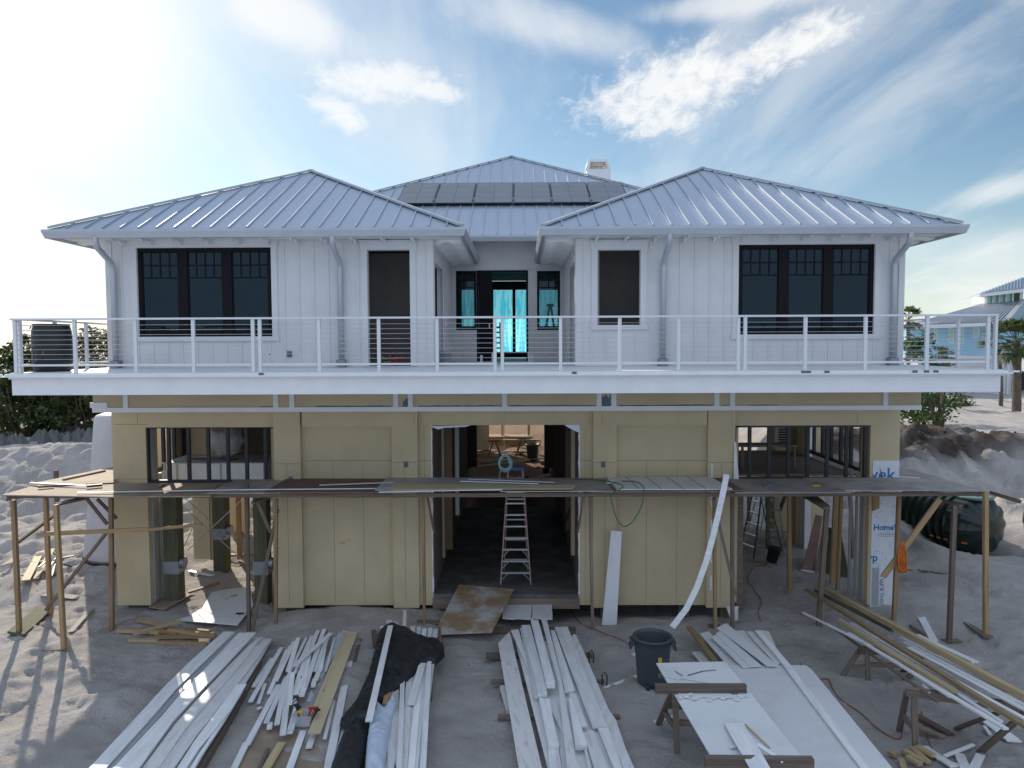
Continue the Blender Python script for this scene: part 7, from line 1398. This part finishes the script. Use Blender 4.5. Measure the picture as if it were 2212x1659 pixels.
# roof: lower hip, clerestory, upper hip
E0, E1 = P(*DN(320, 655), YN), P(*DN(1540, 612), YN-3); T0, T1 = P(*DN(1270, 392), YN+5), P(*DN(1745, 352), YN+3)
mb = MB(); E2 = Vector((E1.x+11, E1.y+9, E1.z)); T2 = Vector((T1.x+9, T1.y+9, T1.z)); E3 = Vector((E0.x+6, E0.y+14, E0.z)); mb.add([E0, E1, E2, T0, T1, T2, E3], [(0, 1, 4, 3), (1, 2, 5, 4), (0, 3, 6), (3, 4, 5)]); lr = mb.build('roof', 'teal_roof', nh)
mb = MB()
for k in range(1, 26): f = k/26; a = E0.lerp(E1, f); b = T0.lerp(T1, f); mb.beam(a+Vector((0, 0, .08)), b+Vector((0, 0, .08)), .06, .09)
mb.build('seam', 'gutter', lr); mb = MB(); mb.beam(E1+Vector((0, 0, .1)), T1+Vector((0, 0, .1)), .35, .12); mb.build('ridge_cap', 'gutter', lr)
mb = MB(); mb.beam(E0+Vector((0, -.05, -.15)), E1+Vector((0, -.05, -.15)), .12, .3); mb.build('eave_trim', 'trim', nh)
a, b = P(*DN(1280, 300), YN+4.5), P(*DN(1750, 250), YN+3); zb1, zt1 = P(*DN(1280, 385), YN+4.5).z, P(*DN(1500, 260), YN+4).z; mb = MB(); mb.prism([(a.x, YN+4.5, zb1), (b.x, YN+3, zb1), (b.x, YN+3, zt1+.2), (a.x, YN+4.5, zt1-.2)], (0, 2, 0)); cw_ = mb.build('clerestory_wall', 'trim', nh)
for x_ in (1350, 1425, 1503, 1585, 1668):
    f = (x_-1280)/470; q = P(*DN(x_, 310-22*f), YN+4.5-1.5*f-.05); mb = MB(); mb.box(q.x-.42, q.x+.42, q.y-.05, q.y, q.z-.75, q.z+.55); wn = mb.build('window', 'trim', cw_); mb = MB(); mb.box(q.x-.28, q.x+.28, q.y-.08, q.y-.051, q.z-.6, q.z+.4); mb.build('pane', 'mint' if x_ < 1400 else 'leaf_green' if x_ > 1650 else 'mint', wn)
U0, U1 = P(*DN(1215, 268), YN+4), P(*DN(1750, 205), YN+2); V0, V1 = P(*DN(1757, 62), YN+7), P(*DN(2050, -20), YN+7); mb = MB(); mb.add([U0, U1, V0, V1, U1+Vector((12, 8, 0)), U0+Vector((6, 14, 0))], [(0, 1, 2), (1, 3, 2), (1, 4, 3), (0, 2, 5)]); ur = mb.build('roof', 'teal_roof', nh); mb = MB()
for k in range(1, 14): f = k/14; a = U0.lerp(U1, f); b = U0.lerp(V0, f); mb.beam(a+Vector((0, 0, .08)), b+Vector((0, 0, .08)), .06, .09)
mb.build('seam', 'gutter', ur); mb = MB(); mb.beam(U0+Vector((0, -.05, -.15)), U1+Vector((0, -.05, -.15)), .12, .3); mb.build('eave_trim', 'trim', nh)
# dark soil clods on the bank at the right
rngc = random.Random(4); mb = MB()
for k in range(160):
    x_, y_ = rngc.gauss(16.5, 2.5), rngc.gauss(32, 1.0); s_ = rngc.uniform(.015, .07); e_ = ell((x_, y_, gz(x_, y_)+s_*.3), s_, s_*rngc.uniform(.7, 1.3), s_*.7, 6, 4); mb.add(e_.v, e_.f)
o = mb.build('soil_clods', 'dark_soil'); o['kind'] = 'stuff'; o['label'] = 'dark soil clods scattered over the dug bank'; o['category'] = 'soil'
mb = MB()
for k in range(700):
    x_, y_ = rngc.uniform(-14, 14), rngc.uniform(10, 24); s_ = rngc.uniform(.008, .03); e_ = ell((x_, y_, gz(x_, y_)+s_*.2), s_, s_*rngc.uniform(.7, 1.5), s_*.6, 5, 3); mb.add(e_.v, e_.f)
o = mb.build('sand_pebbles', 'sand'); o['kind'] = 'stuff'; o['label'] = 'small lumps and shells in the sand'; o['category'] = 'pebbles'
for o in list(bpy.data.objects):
    if '_abs' in o: del o['_abs']
